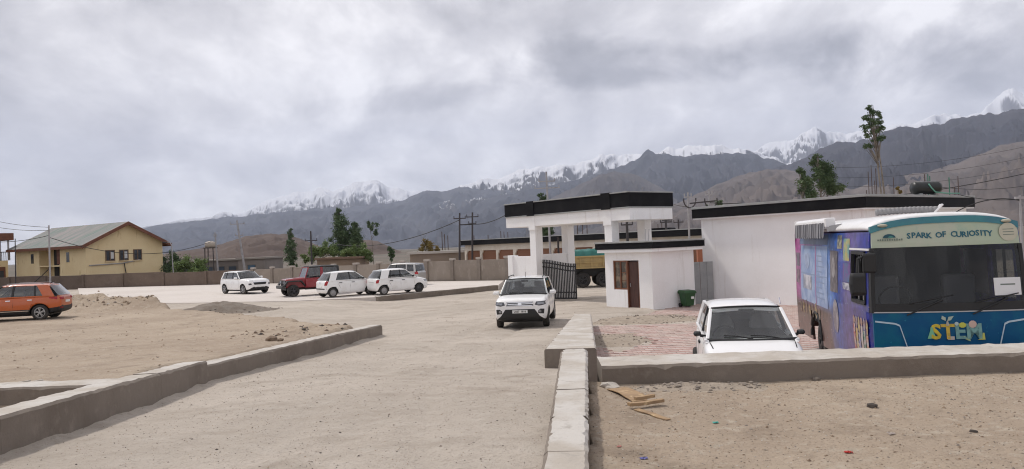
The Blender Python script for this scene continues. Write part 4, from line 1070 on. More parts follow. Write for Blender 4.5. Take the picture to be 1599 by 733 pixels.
def car(name, label, cat, loc, heading, S, group=None, pitch=0.0):
    """passenger car, local x forward, origin on the ground under its middle"""
    L, Wd, H = S['L'], S['W'], S['H']; hw = Wd / 2
    hz = math.atan2(heading[1], heading[0])
    root = empty(name, loc, 0, label, cat, group, rot=(0, -pitch, hz))
    sx = lambda f: L / 2 - f * L
    st = STATIONS[S['type']]; zk = S.get('zk', 1.0); hood = S.get('hood', 0.0)
    rings = []
    for f, zb, zt, wf in st:
        x = sx(f); zt = zt * zk + (hood if f < 0.28 else 0); w = hw * wf; h = zt - zb
        half = [(0, zb), (w * 0.80, zb), (w * 0.95, zb + 0.07 * h), (w * 0.995, zb + 0.30 * h), (w, zb + 0.58 * h), (w * 0.978, zb + 0.84 * h), (w * 0.925, zt - 0.03), (w * 0.66, zt + 0.0), (0, zt + 0.014)]
        rings.append([Vector((x, y, z)) for y, z in half] + [Vector((x, -y, z)) for y, z in half[-2:0:-1]])
    mb = MB(); mb.loft(rings)
    n = len(rings[0])
    if S.get('clad'):
        for i, f in enumerate(mb.f):
            ks = {v % n for v in f}
            q_ = S['clad']
            if len(f) == 4 and ks <= (set(range(q_ + 1)) | {n - k for k in range(1, q_ + 1)}): mb.mi[i] = 1
    body = mb.build('body', [S['paint'], k_black, k_int], root, sub=2)
    # wheel arches cut out of the shell
    r = S['r']; xf = sx(S['fo'] / L); xr_ = xf - S['wb']; wy = S['track'] / 2
    cm = MB()
    for xa in (xf, xr_):
        for s in (-1, 1):
            y0, y1 = sorted((s * (hw - 0.30), s * (hw + 0.2)))
            cm.lathe([(r + 0.06, y0), (r + 0.06, y1)], (xa, 0, r), 'y', 28)
    cut = cm.build('cutter', k_black, root)
    bo = body.modifiers.new('arch', 'BOOLEAN'); bo.object = cut; bo.operation = 'DIFFERENCE'; bo.solver = 'EXACT'
    dg = bpy.context.evaluated_depsgraph_get(); dg.update()
    me = bpy.data.meshes.new_from_object(body.evaluated_get(dg))
    body.modifiers.clear(); body.data = me
    cme = cut.data; bpy.data.objects.remove(cut); bpy.data.meshes.remove(cme)
    zbelt = S['belt']; xa0, xa1, xd1, xd0 = S['xa0'], S['xa1'], S['xd1'], S['xd0']
    wb_, wr = hw * S.get('wbelt', 0.90), hw * S.get('wroof', 0.71); zr = H
    for p in me.polygons:
        c = p.center; nn = p.normal
        for xa in (xf, xr_):
            rr = math.hypot(c.x - xa, c.z - r)
            if rr < r + 0.075 and abs(c.y) < hw + 0.1 and ((c.x - xa) * nn.x + (c.z - r) * nn.z) < 0: p.material_index = 1
            if rr < r + 0.06 and abs(nn.y) > 0.9 and abs(c.y) < hw - 0.25: p.material_index = 1
        if xd0 + 0.06 < c.x < xa0 - 0.05 and abs(c.y) < wb_ - 0.03 and nn.z > 0.6 and c.z > 0.7: p.material_index = 2
    bvh = BVHTree.FromPolygons([v.co.copy() for v in me.vertices], [tuple(p.vertices) for p in me.polygons])
    def project(p, d):
        d = Vector(d).normalized(); p = Vector(p)
        hit = bvh.ray_cast(p + d * 1.5, -d, 3.0)
        if hit[0] is None: return p, d
        return hit[0], hit[1]
    def patch(name, mat, poly, d, off=0.008, parent=None, n=5, skirt=0.03):
        """panel that follows the body surface; poly = corner points, d = direction it faces"""
        P = [Vector(p) for p in poly]; c = sum(P, Vector()) / len(P)
        edge = []
        for i in range(len(P)):
            a, b = P[i], P[(i + 1) % len(P)]
            k = max(1, int((b - a).length / 0.07))
            edge += [a + (b - a) * t / k for t in range(k)]
        m = MB(); rings_ = []; dd = Vector(d).normalized()
        for q in range(1, n + 1):
            rings_.append([project(c + (e - c) * q / n, d)[0] + dd * off for e in edge])
        pc = project(c, d)[0] + dd * off
        ne = len(edge)
        vs = [pc] + [p for rg_ in rings_ for p in rg_] + [p - dd * skirt for p in rings_[-1]]
        fs = [(0, 1 + k, 1 + (k + 1) % ne) for k in range(ne)]
        for q in range(n):
            for k in range(ne):
                k2 = (k + 1) % ne
                fs.append((1 + q * ne + k, 1 + (q + 1) * ne + k, 1 + (q + 1) * ne + k2, 1 + q * ne + k2))
        m.add(vs, fs)
        return m.build(name, mat, parent or root, smooth=False)
    def patch2(name, mat, poly, d, **k):
        a = patch(name, mat, poly, d, **k)
        b = patch(name, mat, [(p[0], -p[1], p[2]) for p in poly], (d[0], -d[1], d[2]), **k)
        return a, b
    # --- greenhouse
    zc = S.get('cowl', zbelt)
    bow = 0.13; zt_ = zr - 0.075
    N_ = 10
    def ws(i, j):
        t = -1 + 2 * j / N_; v = i / 5
        yb = wb_ * (1 - v) + (wr - 0.01) * v
        return Vector(((xa0 + (1 - t * t) * bow) * (1 - v) + (xa1 + (1 - t * t) * bow * 0.8) * v, t * yb, zc * (1 - v) + (zt_ + 0.03 * (1 - t * t)) * v))
    MB().grid(ws, 5, N_).build('windscreen', S.get('glassf', k_glass), root, smooth=True)
    def rw(i, j):
        t = -1 + 2 * j / N_; v = i / 5
        yb = (wb_ - 0.03) * (1 - v) + (wr - 0.02) * v
        return Vector(((xd0 - (1 - t * t) * 0.07) * (1 - v) + (xd1 - (1 - t * t) * 0.06) * v, t * yb, (zbelt + S.get('rdrop', 0.0)) * (1 - v) + zt_ * v))
    MB().grid(rw, 5, N_).build('rear_window', S.get('glassr', k_glassd), root, smooth=True)
    seal = MB(); seal.tube([ws(0, j) + Vector((0.012, 0, 0.006)) for j in range(N_ + 1)], 0.022, 6); seal.tube([ws(5, j) + Vector((0.012, 0, -0.004)) for j in range(N_ + 1)], 0.016, 6)
    seal.build('windscreen_seal', k_black, root)
    # roof shell
    rr_ = []
    xs_ = [xa1 + 0.10, xa1 + 0.06, xa1 - 0.15, xa1 + (xd1 - xa1) * 0.5, xd1 + 0.15, xd1 - 0.02, xd1 - 0.08]
    dz_ = [-0.065, -0.05, -0.012, 0.0, S.get('rend', -0.02), S.get('rend', -0.02) - 0.03, S.get('rend', -0.02) - 0.06]
    for x, dz in zip(xs_, dz_):
        bx = 0.10 if x > xa1 else (-0.04 if x < xd1 else 0)
        half = [(0, zr - 0.05), (wr * 0.7, zr - 0.065), (wr - 0.005, zr - 0.105), (wr + 0.022, zr - 0.09), (wr + 0.0, zr - 0.055), (wr * 0.80, zr - 0.018), (wr * 0.45, zr - 0.003), (0, zr)]
        rg = [Vector((x + bx * (1 - (y / wr) ** 2) * (1 if x > xa1 - 0.01 or x < xd1 + 0.01 else 0) - (bx if x > xa1 else 0) * 0.6, y, z + dz)) for y, z in half]
        rr_.append(rg + [Vector((p.x, -p.y, p.z)) for p in rg[-2:0:-1]])
    MB().loft(rr_).build('roof', S.get('roofmat', S['paint']), root, sub=1)
    # side pillars and panes
    lines = S['pillars']        # [(bottom x, top x, width, material)]
    for s in (-1, 1):
        yb, yt = s * (wb_ + 0.012), s * (wr + 0.012)
        zb_ = zbelt - 0.05; ztp = zr - 0.085
        for bx, tx, pw, pm in lines:
            pm = S['paint'] if pm is None else pm
            MB().bar((bx, yb - s * 0.012, zb_), (tx, yt - s * 0.012, ztp), pw, 0.055).build('pillar', pm, root, bevel=0.012)
        for (b0, t0, w0, _), (b1, t1, w1, _) in zip(lines[:-1], lines[1:]):
            m = MB(); m.grid(lambda i, j: Vector(((b0 + (b1 - b0) * j) * (1 - i / 3) + (t0 + (t1 - t0) * j) * (i / 3), (yb - s * 0.016) * (1 - i / 3) + (yt - s * 0.016) * (i / 3) + s * 0.02 * math.sin(math.pi * i / 3), zb_ + (ztp - zb_) * i / 3)), 3, 1)
            m.build('side_window', S.get('glasss', k_glassd), root, smooth=True)
        # sill of the windows
        b0, b1 = lines[0][0], lines[-1][0]
        MB().beam((b0, yb, zb_ + 0.03), (b1, yb, zb_ + 0.035), 0.05, 0.05).build('window_sill', S.get('sillmat', S['paint']), root, bevel=0.01)
    # interior
    xb = S.get('seatx', (xa0 + xd0) / 2 + 0.15)
    for s in (-1, 1):
        m = MB(); m.loft([[Vector((xb - 0.12 - 0.12 * q, s * 0.36 + k * hwid, 0.75 + q * 0.55)) + Vector((dx, 0, 0)) for k, dx in ((-1, 0.06), (1, 0.06), (1, -0.06), (-1, -0.06))] for q, hwid in ((0, 0.24), (0.6, 0.23), (0.9, 0.16))])
        m.box(xb - 0.34, xb - 0.24, s * 0.36 - 0.13, s * 0.36 + 0.13, 1.26, 1.26 + 0.19)
        m.build('front_seat', k_seat, root, bevel=0.03)
    m = MB(); m.box(xb - 1.12, xb - 1.0, -0.58, 0.58, 0.75, 1.2); m.box(xb - 1.12, xb - 1.03, -0.45, -0.22, 1.2, 1.32); m.box(xb - 1.12, xb - 1.03, 0.22, 0.45, 1.2, 1.32)
    m.build('rear_seat', k_seat, root, bevel=0.03)
    m = MB(); m.loft([[Vector((xa0 - 0.02 - dx, y * 0.84, zc - 0.06 + dz)) for dx, dz in ((0, 0), (0.12, 0.07), (0.32, 0.06), (0.36, -0.08), (0.0, -0.08))] for y in (-hw, -hw * 0.3, hw * 0.3, hw)])
    m.build('dashboard', k_int, root)
    sw = MB(); cs = Vector((xa0 - 0.48, -0.36, zc + 0.0))
    sw.tube([cs + Vector((math.sin(a) * 0.07, math.cos(a) * 0.18, math.sin(a) * 0.17)) for a in [2 * math.pi * k / 16 for k in range(17)]], 0.016, 6, False)
    sw.build('steering_wheel', k_int, root)
    rv = ws(4, N_ // 2)
    MB().box(rv.x - 0.10, rv.x - 0.07, -0.12, 0.12, rv.z - 0.02, rv.z + 0.05).build('rear_view_mirror', k_black, root, bevel=0.01)
    # wheels
    for xa, stv in ((xf, S.get('steer', 0)), (xr_, 0)):
        for s in (-1, 1):
            add_wheel(root, xa, s * wy, r, S.get('tw', 0.19), S['rim'], stv)
    MB().box(xr_ - 0.3, xf + 0.3, -hw * 0.75, hw * 0.75, 0.20, 0.30).build('underbody', k_black, root)
    # mirrors
    for s in (-1, 1):
        m = MB(); c = Vector((xa0 - 0.30, s * (hw + 0.07 * S.get('mirs', 0.85)), zbelt + 0.05))
        m.loft([[c + Vector((dx, s * dy * sc, dz * sc)) for dy, dz in ((-0.10, -0.05), (0.08, -0.06), (0.11, 0.0), (0.08, 0.065), (-0.08, 0.06))] for dx, sc in ((0.07, 0.5 * S.get('mirs', 0.85)), (0.04, 0.95 * S.get('mirs', 0.85)), (-0.03, S.get('mirs', 0.85)))])
        m.build('wing_mirror', S.get('mirror', S['paint']), root, smooth=False, bevel=0.012)
        MB().beam(c + Vector((0.0, -s * 0.17, -0.05)), c + Vector((0, -s * 0.04, -0.03)), 0.06, 0.04).build('mirror_arm', k_black, root)
    # wipers
    wm = MB()
    for y0, y1 in ((0.55, -0.02), (0.02, -0.55)):
        a_ = ws(0, 5) ; 
        def wsp(y, v):
            t = y / (wb_ * (1 - v) + wr * v); return Vector(((xa0 + (1 - t * t) * bow) * (1 - v) + (xa1 + (1 - t * t) * bow * 0.8) * v + 0.02, y, zc * (1 - v) + zt_ * v + 0.015))
        wm.tube([wsp(y0 * hw, 0.02), wsp((y0 + y1) / 2 * hw, 0.10), wsp(y1 * hw, 0.12)], 0.012, 5)
    wm.build('wiper', k_black, root)
    # shut lines and handles
    for s in (-1, 1):
        for x, dx in S['doors']:
            patch('door_gap', k_gap, [(x - 0.006, s, zbelt - 0.06), (x + 0.006, s, zbelt - 0.06), (x + dx + 0.006, s, 0.34), (x + dx - 0.006, s, 0.34)], (0, s, 0), off=0.002, n=1, skirt=0.01)
        for x in S['handles']:
            patch('door_handle', S.get('handle', k_black), [(x, s, zbelt - 0.17), (x + 0.19, s, zbelt - 0.17), (x + 0.19, s, zbelt - 0.135), (x, s, zbelt - 0.135)], (0, s, 0), off=0.025, n=1)
    for a in S.get('patches', []):
        nm, mt, poly, d = a[:4]; kw = dict(a[4]) if len(a) > 4 else {}
        (patch2 if kw.pop('both', False) else patch)(nm, mt, poly, d, **kw)
    return root, dict(project=project, patch=patch, hw=hw, sx=sx)

# shapes -------------------------------------------------------------------
X_ = (1, 0, 0)
def quad_x(y0, y1, z0, z1, x=2.0): return [(x, y0, z0), (x, y1, z0), (x, y1, z1), (x, y0, z1)]
SUV1 = dict(type='suv', L=3.99, W=1.79, H=1.64, wb=2.5, fo=0.80, r=0.335, track=1.56, belt=1.06, cowl=1.075, xa0=0.86, xa1=0.20, xd1=-1.62, xd0=-1.88, wbelt=0.915, wroof=0.74, clad=2, paint=p_white, rim='alloy', mirs=1.15, tw=0.21, steer=R_(4),
    pillars=[(0.84, 0.18, 0.08, None), (-0.22, -0.28, 0.09, k_black), (-1.15, -1.10, 0.10, k_black), (-1.78, -1.56, 0.14, None)], doors=[(0.70, 0.05), (-0.26, 0.0), (-1.1, 0.28)], handles=[-0.15, -1.0], handle=p_white,
    patches=[('headlight', k_lampd, [(1.9, 0.46, 0.80), (1.9, 0.60, 0.765), (1.75, 0.84, 0.80), (1.72, 0.84, 0.91), (1.85, 0.50, 0.90)], (1, 0.35, 0), dict(both=True)),
             ('headlight_lens', k_lamp, [(1.9, 0.55, 0.80), (1.8, 0.76, 0.81), (1.8, 0.74, 0.875), (1.9, 0.55, 0.87)], (1, 0.35, 0), dict(both=True, off=0.016)),
             ('grille', k_black, quad_x(-0.44, 0.44, 0.765, 0.90), X_, dict(off=0.006)),
             ('grille_bar', k_chrome, quad_x(-0.43, 0.43, 0.872, 0.893), X_, dict(off=0.022)),
             ('grille_bar', k_chrome, quad_x(-0.40, 0.40, 0.822, 0.845), X_, dict(off=0.022)),
             ('grille_bar', k_chrome, quad_x(-0.42, 0.42, 0.770, 0.790), X_, dict(off=0.020)),
             ('lower_intake', k_black, [(2, -0.68, 0.38), (2, 0.68, 0.38), (2, 0.48, 0.66), (2, -0.48, 0.66)], X_, dict(off=0.012)),
             ('fog_lamp_bezel', k_black, [(2, 0.60, 0.52), (2, 0.80, 0.50), (2, 0.82, 0.655), (2, 0.68, 0.665), (2, 0.60, 0.61)], (1, 0.25, 0), dict(both=True, off=0.012)),
             ('fog_lamp', k_lamp, [(2, 0.66 + 0.05 * math.cos(a), 0.585 + 0.045 * math.sin(a)) for a in [k * math.pi / 4 for k in range(8)]], (1, 0.25, 0), dict(both=True, off=0.022, n=2)),
             ('lower_skirt', k_black, [(2, -0.70, 0.33), (2, 0.70, 0.33), (2, 0.76, 0.43), (2, -0.76, 0.43)], X_, dict(off=0.006)),
             ('number_plate', k_plate, quad_x(-0.25, 0.25, 0.535, 0.635), X_, dict(off=0.030)),
             ('badge', k_chrome, quad_x(-0.06, 0.06, 0.80, 0.87), X_, dict(off=0.034)),
             ('tail_light', k_tail, [(-2, 0.55, 0.86), (-2, 0.84, 0.86), (-2, 0.84, 1.0), (-2, 0.55, 1.0)], (-1, 0.4, 0), dict(both=True))])
z0 = float(zroad(np.array(0.45), np.array(26.0)))
suv, F1 = car('suv', 'white compact SUV with open number plate driving towards the viewer', 'car', (0.42, 27.1, z0), (-0.13, -0.99), SUV1)
pm = F1['project']((2, 0, 0.585), X_)[0]
link('plate_lettering', text_mesh('plate_lettering', 'LA07  1816', 0.085, k_black, 0.002, 1.0, 0.002), suv, (pm.x + 0.034, 0, 0.586), (R_(90), 0, R_(90)))
MB().tube([(0.05, 0, 1.62), (-0.08, 0, 1.80)], 0.008, 5).build('aerial', k_black, suv)
for s in (-1, 1):
    MB().tube([(0.0, s * 0.60, 1.60), (-0.1, s * 0.61, 1.655), (-1.3, s * 0.61, 1.66), (-1.45, s * 0.60, 1.62)], 0.018, 6).build('roof_rail', k_black, suv)
suv['label'] = 'white compact SUV with chrome barred grille driving towards the viewer'

SUV2 = dict(SUV1, L=4.27, W=1.78, H=1.62, wb=2.59, fo=0.83, r=0.34, paint=p_orange, clad=3, steer=0, xa0=0.92, xa1=0.25, xd1=-1.62, xd0=-2.02, rend=-0.05,
    pillars=[(0.90, 0.23, 0.08, k_black), (-0.20, -0.24, 0.10, k_black), (-1.10, -1.06, 0.07, k_black), (-1.66, -1.36, 0.46, None)], doors=[(0.72, 0.05), (-0.24, 0.0), (-1.1, 0.28)], handles=[-0.15, -1.0], handle=k_chrome, glasss=k_glassd,
    patches=[('tail_light', k_tail, [(-2.1, 0.44, 0.88), (-2.1, 0.74, 0.87), (-2.1, 0.75, 0.99), (-2.1, 0.44, 0.98)], (-1, 0, 0), dict(both=True, off=0.014)),
             ('tail_light_wrap', k_tail, [(-1.98, 0.8, 0.88), (-1.66, 0.84, 0.95), (-1.66, 0.84, 0.99), (-1.98, 0.8, 1.0)], (-0.5, 1, 0), dict(both=True, off=0.014)),
             ('headlight', k_lampd, [(1.9, 0.5, 0.80), (1.7, 0.84, 0.82), (1.7, 0.84, 0.92), (1.9, 0.5, 0.90)], (1, 0.5, 0), dict(both=True)),
             ('grille', k_black, quad_x(-0.4, 0.4, 0.62, 0.9), X_, {}),
             ('rear_bumper', k_black, [(-2.1, -0.78, 0.34), (-2.1, 0.78, 0.34), (-2.1, 0.8, 0.58), (-2.1, -0.8, 0.58)], (-1, 0, 0), {}),
             ('bumper_corner', k_black, [(-2.05, 0.8, 0.34), (-1.72, 0.85, 0.34), (-1.72, 0.85, 0.52), (-2.05, 0.8, 0.56)], (-0.6, 1, 0), dict(both=True)),
             ('number_plate', k_plate, quad_x(-0.25, 0.25, 0.72, 0.82, -2.1), (-1, 0, 0), dict(off=0.02)),
             ('sill_strip', k_chrome, [(0.75, 1, 0.42), (-0.85, 1, 0.42), (-0.85, 1, 0.45), (0.75, 1, 0.45)], (0, 1, 0), dict(both=True, off=0.012)),
             ('reflector', k_tail, [(-2.1, 0.55, 0.50), (-2.1, 0.74, 0.50), (-2.1, 0.74, 0.54), (-2.1, 0.55, 0.54)], (-1, 0.2, 0), dict(both=True, off=0.02))])
ro = onz(80, 499, 0.33)
oc, F2 = car('orange_suv', 'orange SUV with black lower trim parked on the dirt at left', 'car', (ro.x - 1.95, ro.y - 0.25 + 0.85, float(zground(np.array(ro.x - 1.3), np.array(ro.y + 0.4))) - 0.02), (-0.978, -0.21), SUV2)
for s in (-1, 1):
    MB().tube([(0.1, s * 0.61, 1.58), (0.0, s * 0.62, 1.635), (-1.25, s * 0.62, 1.62), (-1.4, s * 0.61, 1.57)], 0.018, 6).build('roof_rail', k_rim, oc)
MB().tube([(-1.45, 0, 1.58), (-1.58, 0, 1.66)], 0.02, 5).build('aerial', k_black, oc)

SUV3 = dict(SUV1, L=4.2, W=1.78, H=1.60, wb=2.6, steer=R_(8), rim='alloy', patches=[
    ('headlight', k_lampd, [(2, 0.58, 0.64), (2, 0.80, 0.62), (2, 0.82, 0.74), (2, 0.62, 0.75)], (1, 0.4, 0), dict(both=True)),
    ('running_light', k_lamp, [(1.9, 0.42, 0.90), (1.75, 0.84, 0.92), (1.75, 0.84, 0.945), (1.9, 0.42, 0.93)], (1, 0.4, 0), dict(both=True)),
    ('grille', k_black, [(2, -0.42, 0.64), (2, 0.42, 0.64), (2, 0.50, 0.80), (2, -0.50, 0.80)], X_, {}),
    ('grille_bar', k_chrome, quad_x(-0.5, 0.5, 0.80, 0.83), X_, dict(off=0.02)),
    ('lower_intake', k_black, [(2, -0.62, 0.36), (2, 0.62, 0.36), (2, 0.5, 0.46), (2, -0.5, 0.46)], X_, {}),
    ('number_plate', k_plate, quad_x(-0.25, 0.25, 0.50, 0.60), X_, dict(off=0.02)),
    ('tail_light', k_tail, [(-2, 0.55, 0.86), (-2, 0.84, 0.86), (-2, 0.84, 1.0), (-2, 0.55, 1.0)], (-1, 0.4, 0), dict(both=True))])
p3_ = onz(378, 459, 0.1)
car('crossover_car', 'white crossover with dark oval grille parked before the wall corner', 'car', (p3_.x, p3_.y + 0.6, 0.1), (0.74, -0.67), SUV3)

HAT = dict(type='hatch', L=3.58, W=1.60, H=1.54, wb=2.38, fo=0.72, r=0.28, track=1.40, belt=1.0, cowl=0.99, xa0=0.90, xa1=0.22, xd1=-1.30, xd0=-1.66, wbelt=0.915, wroof=0.73, paint=p_white, rim='cover', tw=0.17, rdrop=0.04, rend=-0.05,
    pillars=[(0.87, 0.20, 0.07, None), (-0.18, -0.22, 0.08, k_black), (-1.34, -1.10, 0.42, None)], doors=[(0.72, 0.05), (-0.2, 0.0), (-1.02, 0.26)], handles=[-0.12, -0.92], mirror=k_black,
    patches=[('tail_light', k_tail, [(-1.72, 0.58, 0.72), (-1.64, 0.72, 0.72), (-1.58, 0.74, 0.98), (-1.66, 0.64, 0.98)], (-1, 0.45, 0), dict(both=True, off=0.016)),
             ('bumper_strip', k_black, [(-1.8, -0.72, 0.48), (-1.8, 0.72, 0.48), (-1.8, 0.72, 0.54), (-1.8, -0.72, 0.54)], (-1, 0, 0), dict(off=0.016)),
             ('number_plate', k_plate, quad_x(-0.24, 0.24, 0.58, 0.68, -2), (-1, 0, 0), dict(off=0.02)),
             ('badge', k_chrome, quad_x(-0.06, 0.06, 0.84, 0.91, -2), (-1, 0, 0), dict(off=0.016)),
             ('headlight', k_lamp, [(1.7, 0.46, 0.64), (1.5, 0.76, 0.70), (1.42, 0.76, 0.80), (1.65, 0.46, 0.72)], (1, 0.5, 0.2), dict(both=True)),
             ('grille', k_black, quad_x(-0.4, 0.4, 0.44, 0.52), X_, {})])
p4_ = onz(541, 461, 0.1)
car('hatchback', 'white hatchback with upright red tail lights beside the red jeep', 'car', (-10.05, 46.6, 0.1), (0.80, 0.60), HAT)
HAT2 = dict(HAT, L=3.55, H=1.55, W=1.56, rim='cover', pillars=[(0.87, 0.20, 0.07, None), (-0.14, -0.18, 0.08, k_black), (-0.86, -0.78, 0.05, k_black), (-1.30, -1.08, 0.50, None)],
    patches=[('tail_light', k_tail, [(-1.72, 0.56, 0.72), (-1.64, 0.70, 0.72), (-1.60, 0.72, 0.92), (-1.66, 0.60, 0.94)], (-1, 0.5, 0), dict(both=True, off=0.016)),
             ('lamp_lower', k_plate, [(-1.7, 0.56, 0.62), (-1.6, 0.74, 0.62), (-1.6, 0.76, 0.69), (-1.7, 0.54, 0.69)], (-1, 0.7, 0), dict(both=True, off=0.012)),
             ('number_plate', k_plate, quad_x(-0.24, 0.24, 0.64, 0.74, -2), (-1, 0, 0), dict(off=0.02)),
             ('boot_strip', k_chrome, quad_x(-0.3, 0.3, 0.78, 0.81, -2), (-1, 0, 0), dict(off=0.016)),
             ('headlight', k_lamp, [(1.7, 0.46, 0.64), (1.5, 0.76, 0.70), (1.42, 0.76, 0.80), (1.65, 0.46, 0.72)], (1, 0.5, 0.2), dict(both=True))])
p5_ = onz(618, 460, 0.1)
hb2, _f = car('hatchback', 'white hatchback nearest the yard edge, with dark front wheel', 'car', (p5_.x, p5_.y + 0.95, 0.1), (0.80, 0.60), HAT2)
MPV = dict(HAT, L=3.6, H=1.66, W=1.5, paint=p_silver, zk=1.03, belt=1.02, xa0=1.10, xa1=0.55, xd1=-1.55, xd0=-1.68, wroof=0.80,
    pillars=[(1.07, 0.53, 0.07, None), (0.08, 0.02, 0.08, k_black), (-0.85, -0.82, 0.10, None), (-1.55, -1.46, 0.16, None)],
    patches=[('tail_light', k_tail, [(-1.7, 0.55, 0.80), (-1.6, 0.74, 0.80), (-1.6, 0.74, 1.05), (-1.7, 0.6, 1.05)], (-1, 0.6, 0), dict(both=True, off=0.012)),
             ('headlight', k_lamp, [(1.7, 0.44, 0.66), (1.5, 0.72, 0.70), (1.42, 0.72, 0.84), (1.65, 0.44, 0.78)], (1, 0.5, 0.2), dict(both=True)),
             ('grille', k_black, quad_x(-0.38, 0.38, 0.5, 0.6), X_, {})])
p6_ = onz(640, 442, 0.1)
car('minivan', 'silver tall hatchback by the wall, half hidden behind a white hatchback', 'car', (p6_.x - 0.2, min(p6_.y, 57.5), 0.1), (-0.86, 0.35), MPV)

# near small car in front of the hall
SM = dict(HAT, L=3.40, W=1.50, H=1.50, wb=2.36, fo=0.62, paint=p_white2, hood=0.0, xa0=0.80, xa1=0.16, xd1=-1.35, xd0=-1.62, wbelt=0.90, wroof=0.73, rim='cover', mirror=k_black, mirs=0.62, glassf=glass('near_windscreen', (0.80, 0.83, 0.82)), glassr=glass('near_rear', (0.78, 0.8, 0.8)), glasss=k_glass,
    patches=[('headlight', k_lamp, [(1.6, 0.42, 0.60), (1.5, 0.72, 0.62), (1.42, 0.72, 0.74), (1.6, 0.42, 0.70)], (1, 0.4, 0.2), dict(both=True)),
             ('grille', k_black, quad_x(-0.35, 0.35, 0.5, 0.6), X_, {}),
             ('bonnet_gap', k_gap, [(1.2, 0.60, 2), (0.75, 0.64, 2), (0.75, 0.655, 2), (1.2, 0.615, 2)], (0, 0, 1), dict(both=True, off=0.003, n=1, skirt=0.01)),
             ('washer_jet', k_black, [(0.93, 0.0, 2), (0.95, 0.0, 2), (0.95, 0.02, 2), (0.93, 0.02, 2)], (0, 0, 1), dict(off=0.01, n=1)),
             ('side_indicator', k_amber, [(0.72, 1, 0.70), (0.80, 1, 0.70), (0.80, 1, 0.74), (0.72, 1, 0.74)], (0, 1, 0), dict(both=True, off=0.008, n=1)),
             ('number_plate', k_plate, quad_x(-0.24, 0.24, 0.38, 0.48), X_, dict(off=0.02))])
sm, Fs = car('small_car', 'small white hatchback facing the retaining wall beside the bus', 'car', (3.80, 12.80, 0.20), (-0.175, -0.985), SM, pitch=R_(-1.0))
MB().tube([(0.18, 0.55, 1.47), (0.10, 0.55, 1.56)], 0.01, 5).build('aerial', k_chrome, sm)

# red off-roader --------------------------------------------------------------
pj = onz(484, 465, 0.1)
jp = empty('jeep', (-13.0, 48.9, 0.1), math.atan2(-0.50, -0.86), 'dark red open fendered jeep with black hard top', 'car')
MB().loft([[(x, -w, 0.50), (x, w, 0.50), (x, w, zt), (x, -w, zt)] for x, w, zt in ((-1.75, 0.74, 1.10), (-1.0, 0.76, 1.12), (0.45, 0.76, 1.12))]).build('tub', p_red, jp, bevel=0.04)
MB().loft([[(x, -w, 0.55), (x, w, 0.55), (x, w, zt - 0.06), (x, w * 0.85, zt), (x, -w * 0.85, zt), (x, -w, zt - 0.06)] for x, w, zt in ((0.45, 0.70, 1.16), (1.0, 0.64, 1.13), (1.62, 0.58, 1.08))]).build('bonnet', p_red, jp, bevel=0.03)
gr = MB().box(1.60, 1.66, -0.56, 0.56, 0.62, 1.02).build('grille_panel', k_black, jp, bevel=0.02)
for k in range(7):
    MB().box(1.662, 1.68, -0.30 + k * 0.09, -0.25 + k * 0.09, 0.66, 0.97).build('grille_slat', p_red if False else k_rimdark, gr)
for s in (-1, 1):
    MB().lathe([(0.11, 0.0), (0.11, 0.03), (0.09, 0.05), (0.002, 0.055)], (1.66, s * 0.43, 0.86), 'x', 16).build('headlight', k_lamp, jp, smooth=True)
    MB().prism([(1.72, 0.70), (1.55, 0.92), (0.75, 0.92), (0.52, 0.62), (0.45, 0.62), (0.70, 0.99), (1.60, 0.99), (1.80, 0.72)], s * 0.58, s * 0.92, 'y').build('front_fender', k_black, jp, bevel=0.015)
    MB().prism([(-0.70, 0.62), (-0.88, 0.90), (-1.55, 0.90), (-1.76, 0.62), (-1.70, 0.97), (-0.85, 0.97)], s * 0.70, s * 0.92, 'y').build('rear_fender', k_black, jp, bevel=0.015)
    MB().box(-0.55, 0.42, s * 0.765 - 0.012, s * 0.765 + 0.012, 0.55, 1.10).build('door', p_red, jp, bevel=0.01)
    MB().box(-0.48, -0.34, s * 0.79 - 0.015, s * 0.79 + 0.015, 0.98, 1.02).build('door_handle', k_black, jp)
    MB().bar((0.45, s * 0.71, 1.10), (0.22, s * 0.66, 1.76), 0.07, 0.06).build('windscreen_pillar', p_red, jp)
    MB().bar((-0.60, s * 0.73, 1.10), (-0.60, s * 0.68, 1.76), 0.16, 0.06).build('middle_pillar', p_red, jp)
    MB().bar((-1.70, s * 0.73, 1.10), (-1.66, s * 0.68, 1.76), 0.12, 0.06).build('rear_pillar', k_black, jp)
    MB().add([(0.42, s * 0.72, 1.12), (-0.56, s * 0.73, 1.12), (-0.56, s * 0.69, 1.74), (0.20, s * 0.67, 1.74)], [(0, 1, 2, 3)]).build('side_window', k_glassd, jp)
    MB().add([(-0.64, s * 0.73, 1.12), (-1.66, s * 0.73, 1.12), (-1.64, s * 0.69, 1.74), (-0.64, s * 0.69, 1.74)], [(0, 1, 2, 3)]).build('side_window', k_glassd, jp)
    m = MB(); m.box(0.25, 0.33, s * 0.86 - 0.09, s * 0.86 + 0.09, 1.15, 1.33); m.build('wing_mirror', k_black, jp, bevel=0.02)
    MB().box(-0.6, 0.5, s * 0.80 - 0.07, s * 0.80 + 0.07, 0.40, 0.46).build('side_step', k_black, jp)
    for xa in (1.22, -1.23):
        add_wheel(jp, xa, s * 0.76, 0.375, 0.26, 'off')
    m = MB(); m.box(-0.18, 0.08, s * 0.35 - 0.22, s * 0.35 + 0.22, 0.9, 1.45); m.build('seat', k_seat, jp, bevel=0.04)
MB().add([(0.46, -0.68, 1.14), (0.46, 0.68, 1.14), (0.24, 0.64, 1.74), (0.24, -0.64, 1.74)], [(0, 1, 2, 3)]).build('windscreen', k_glass, jp)
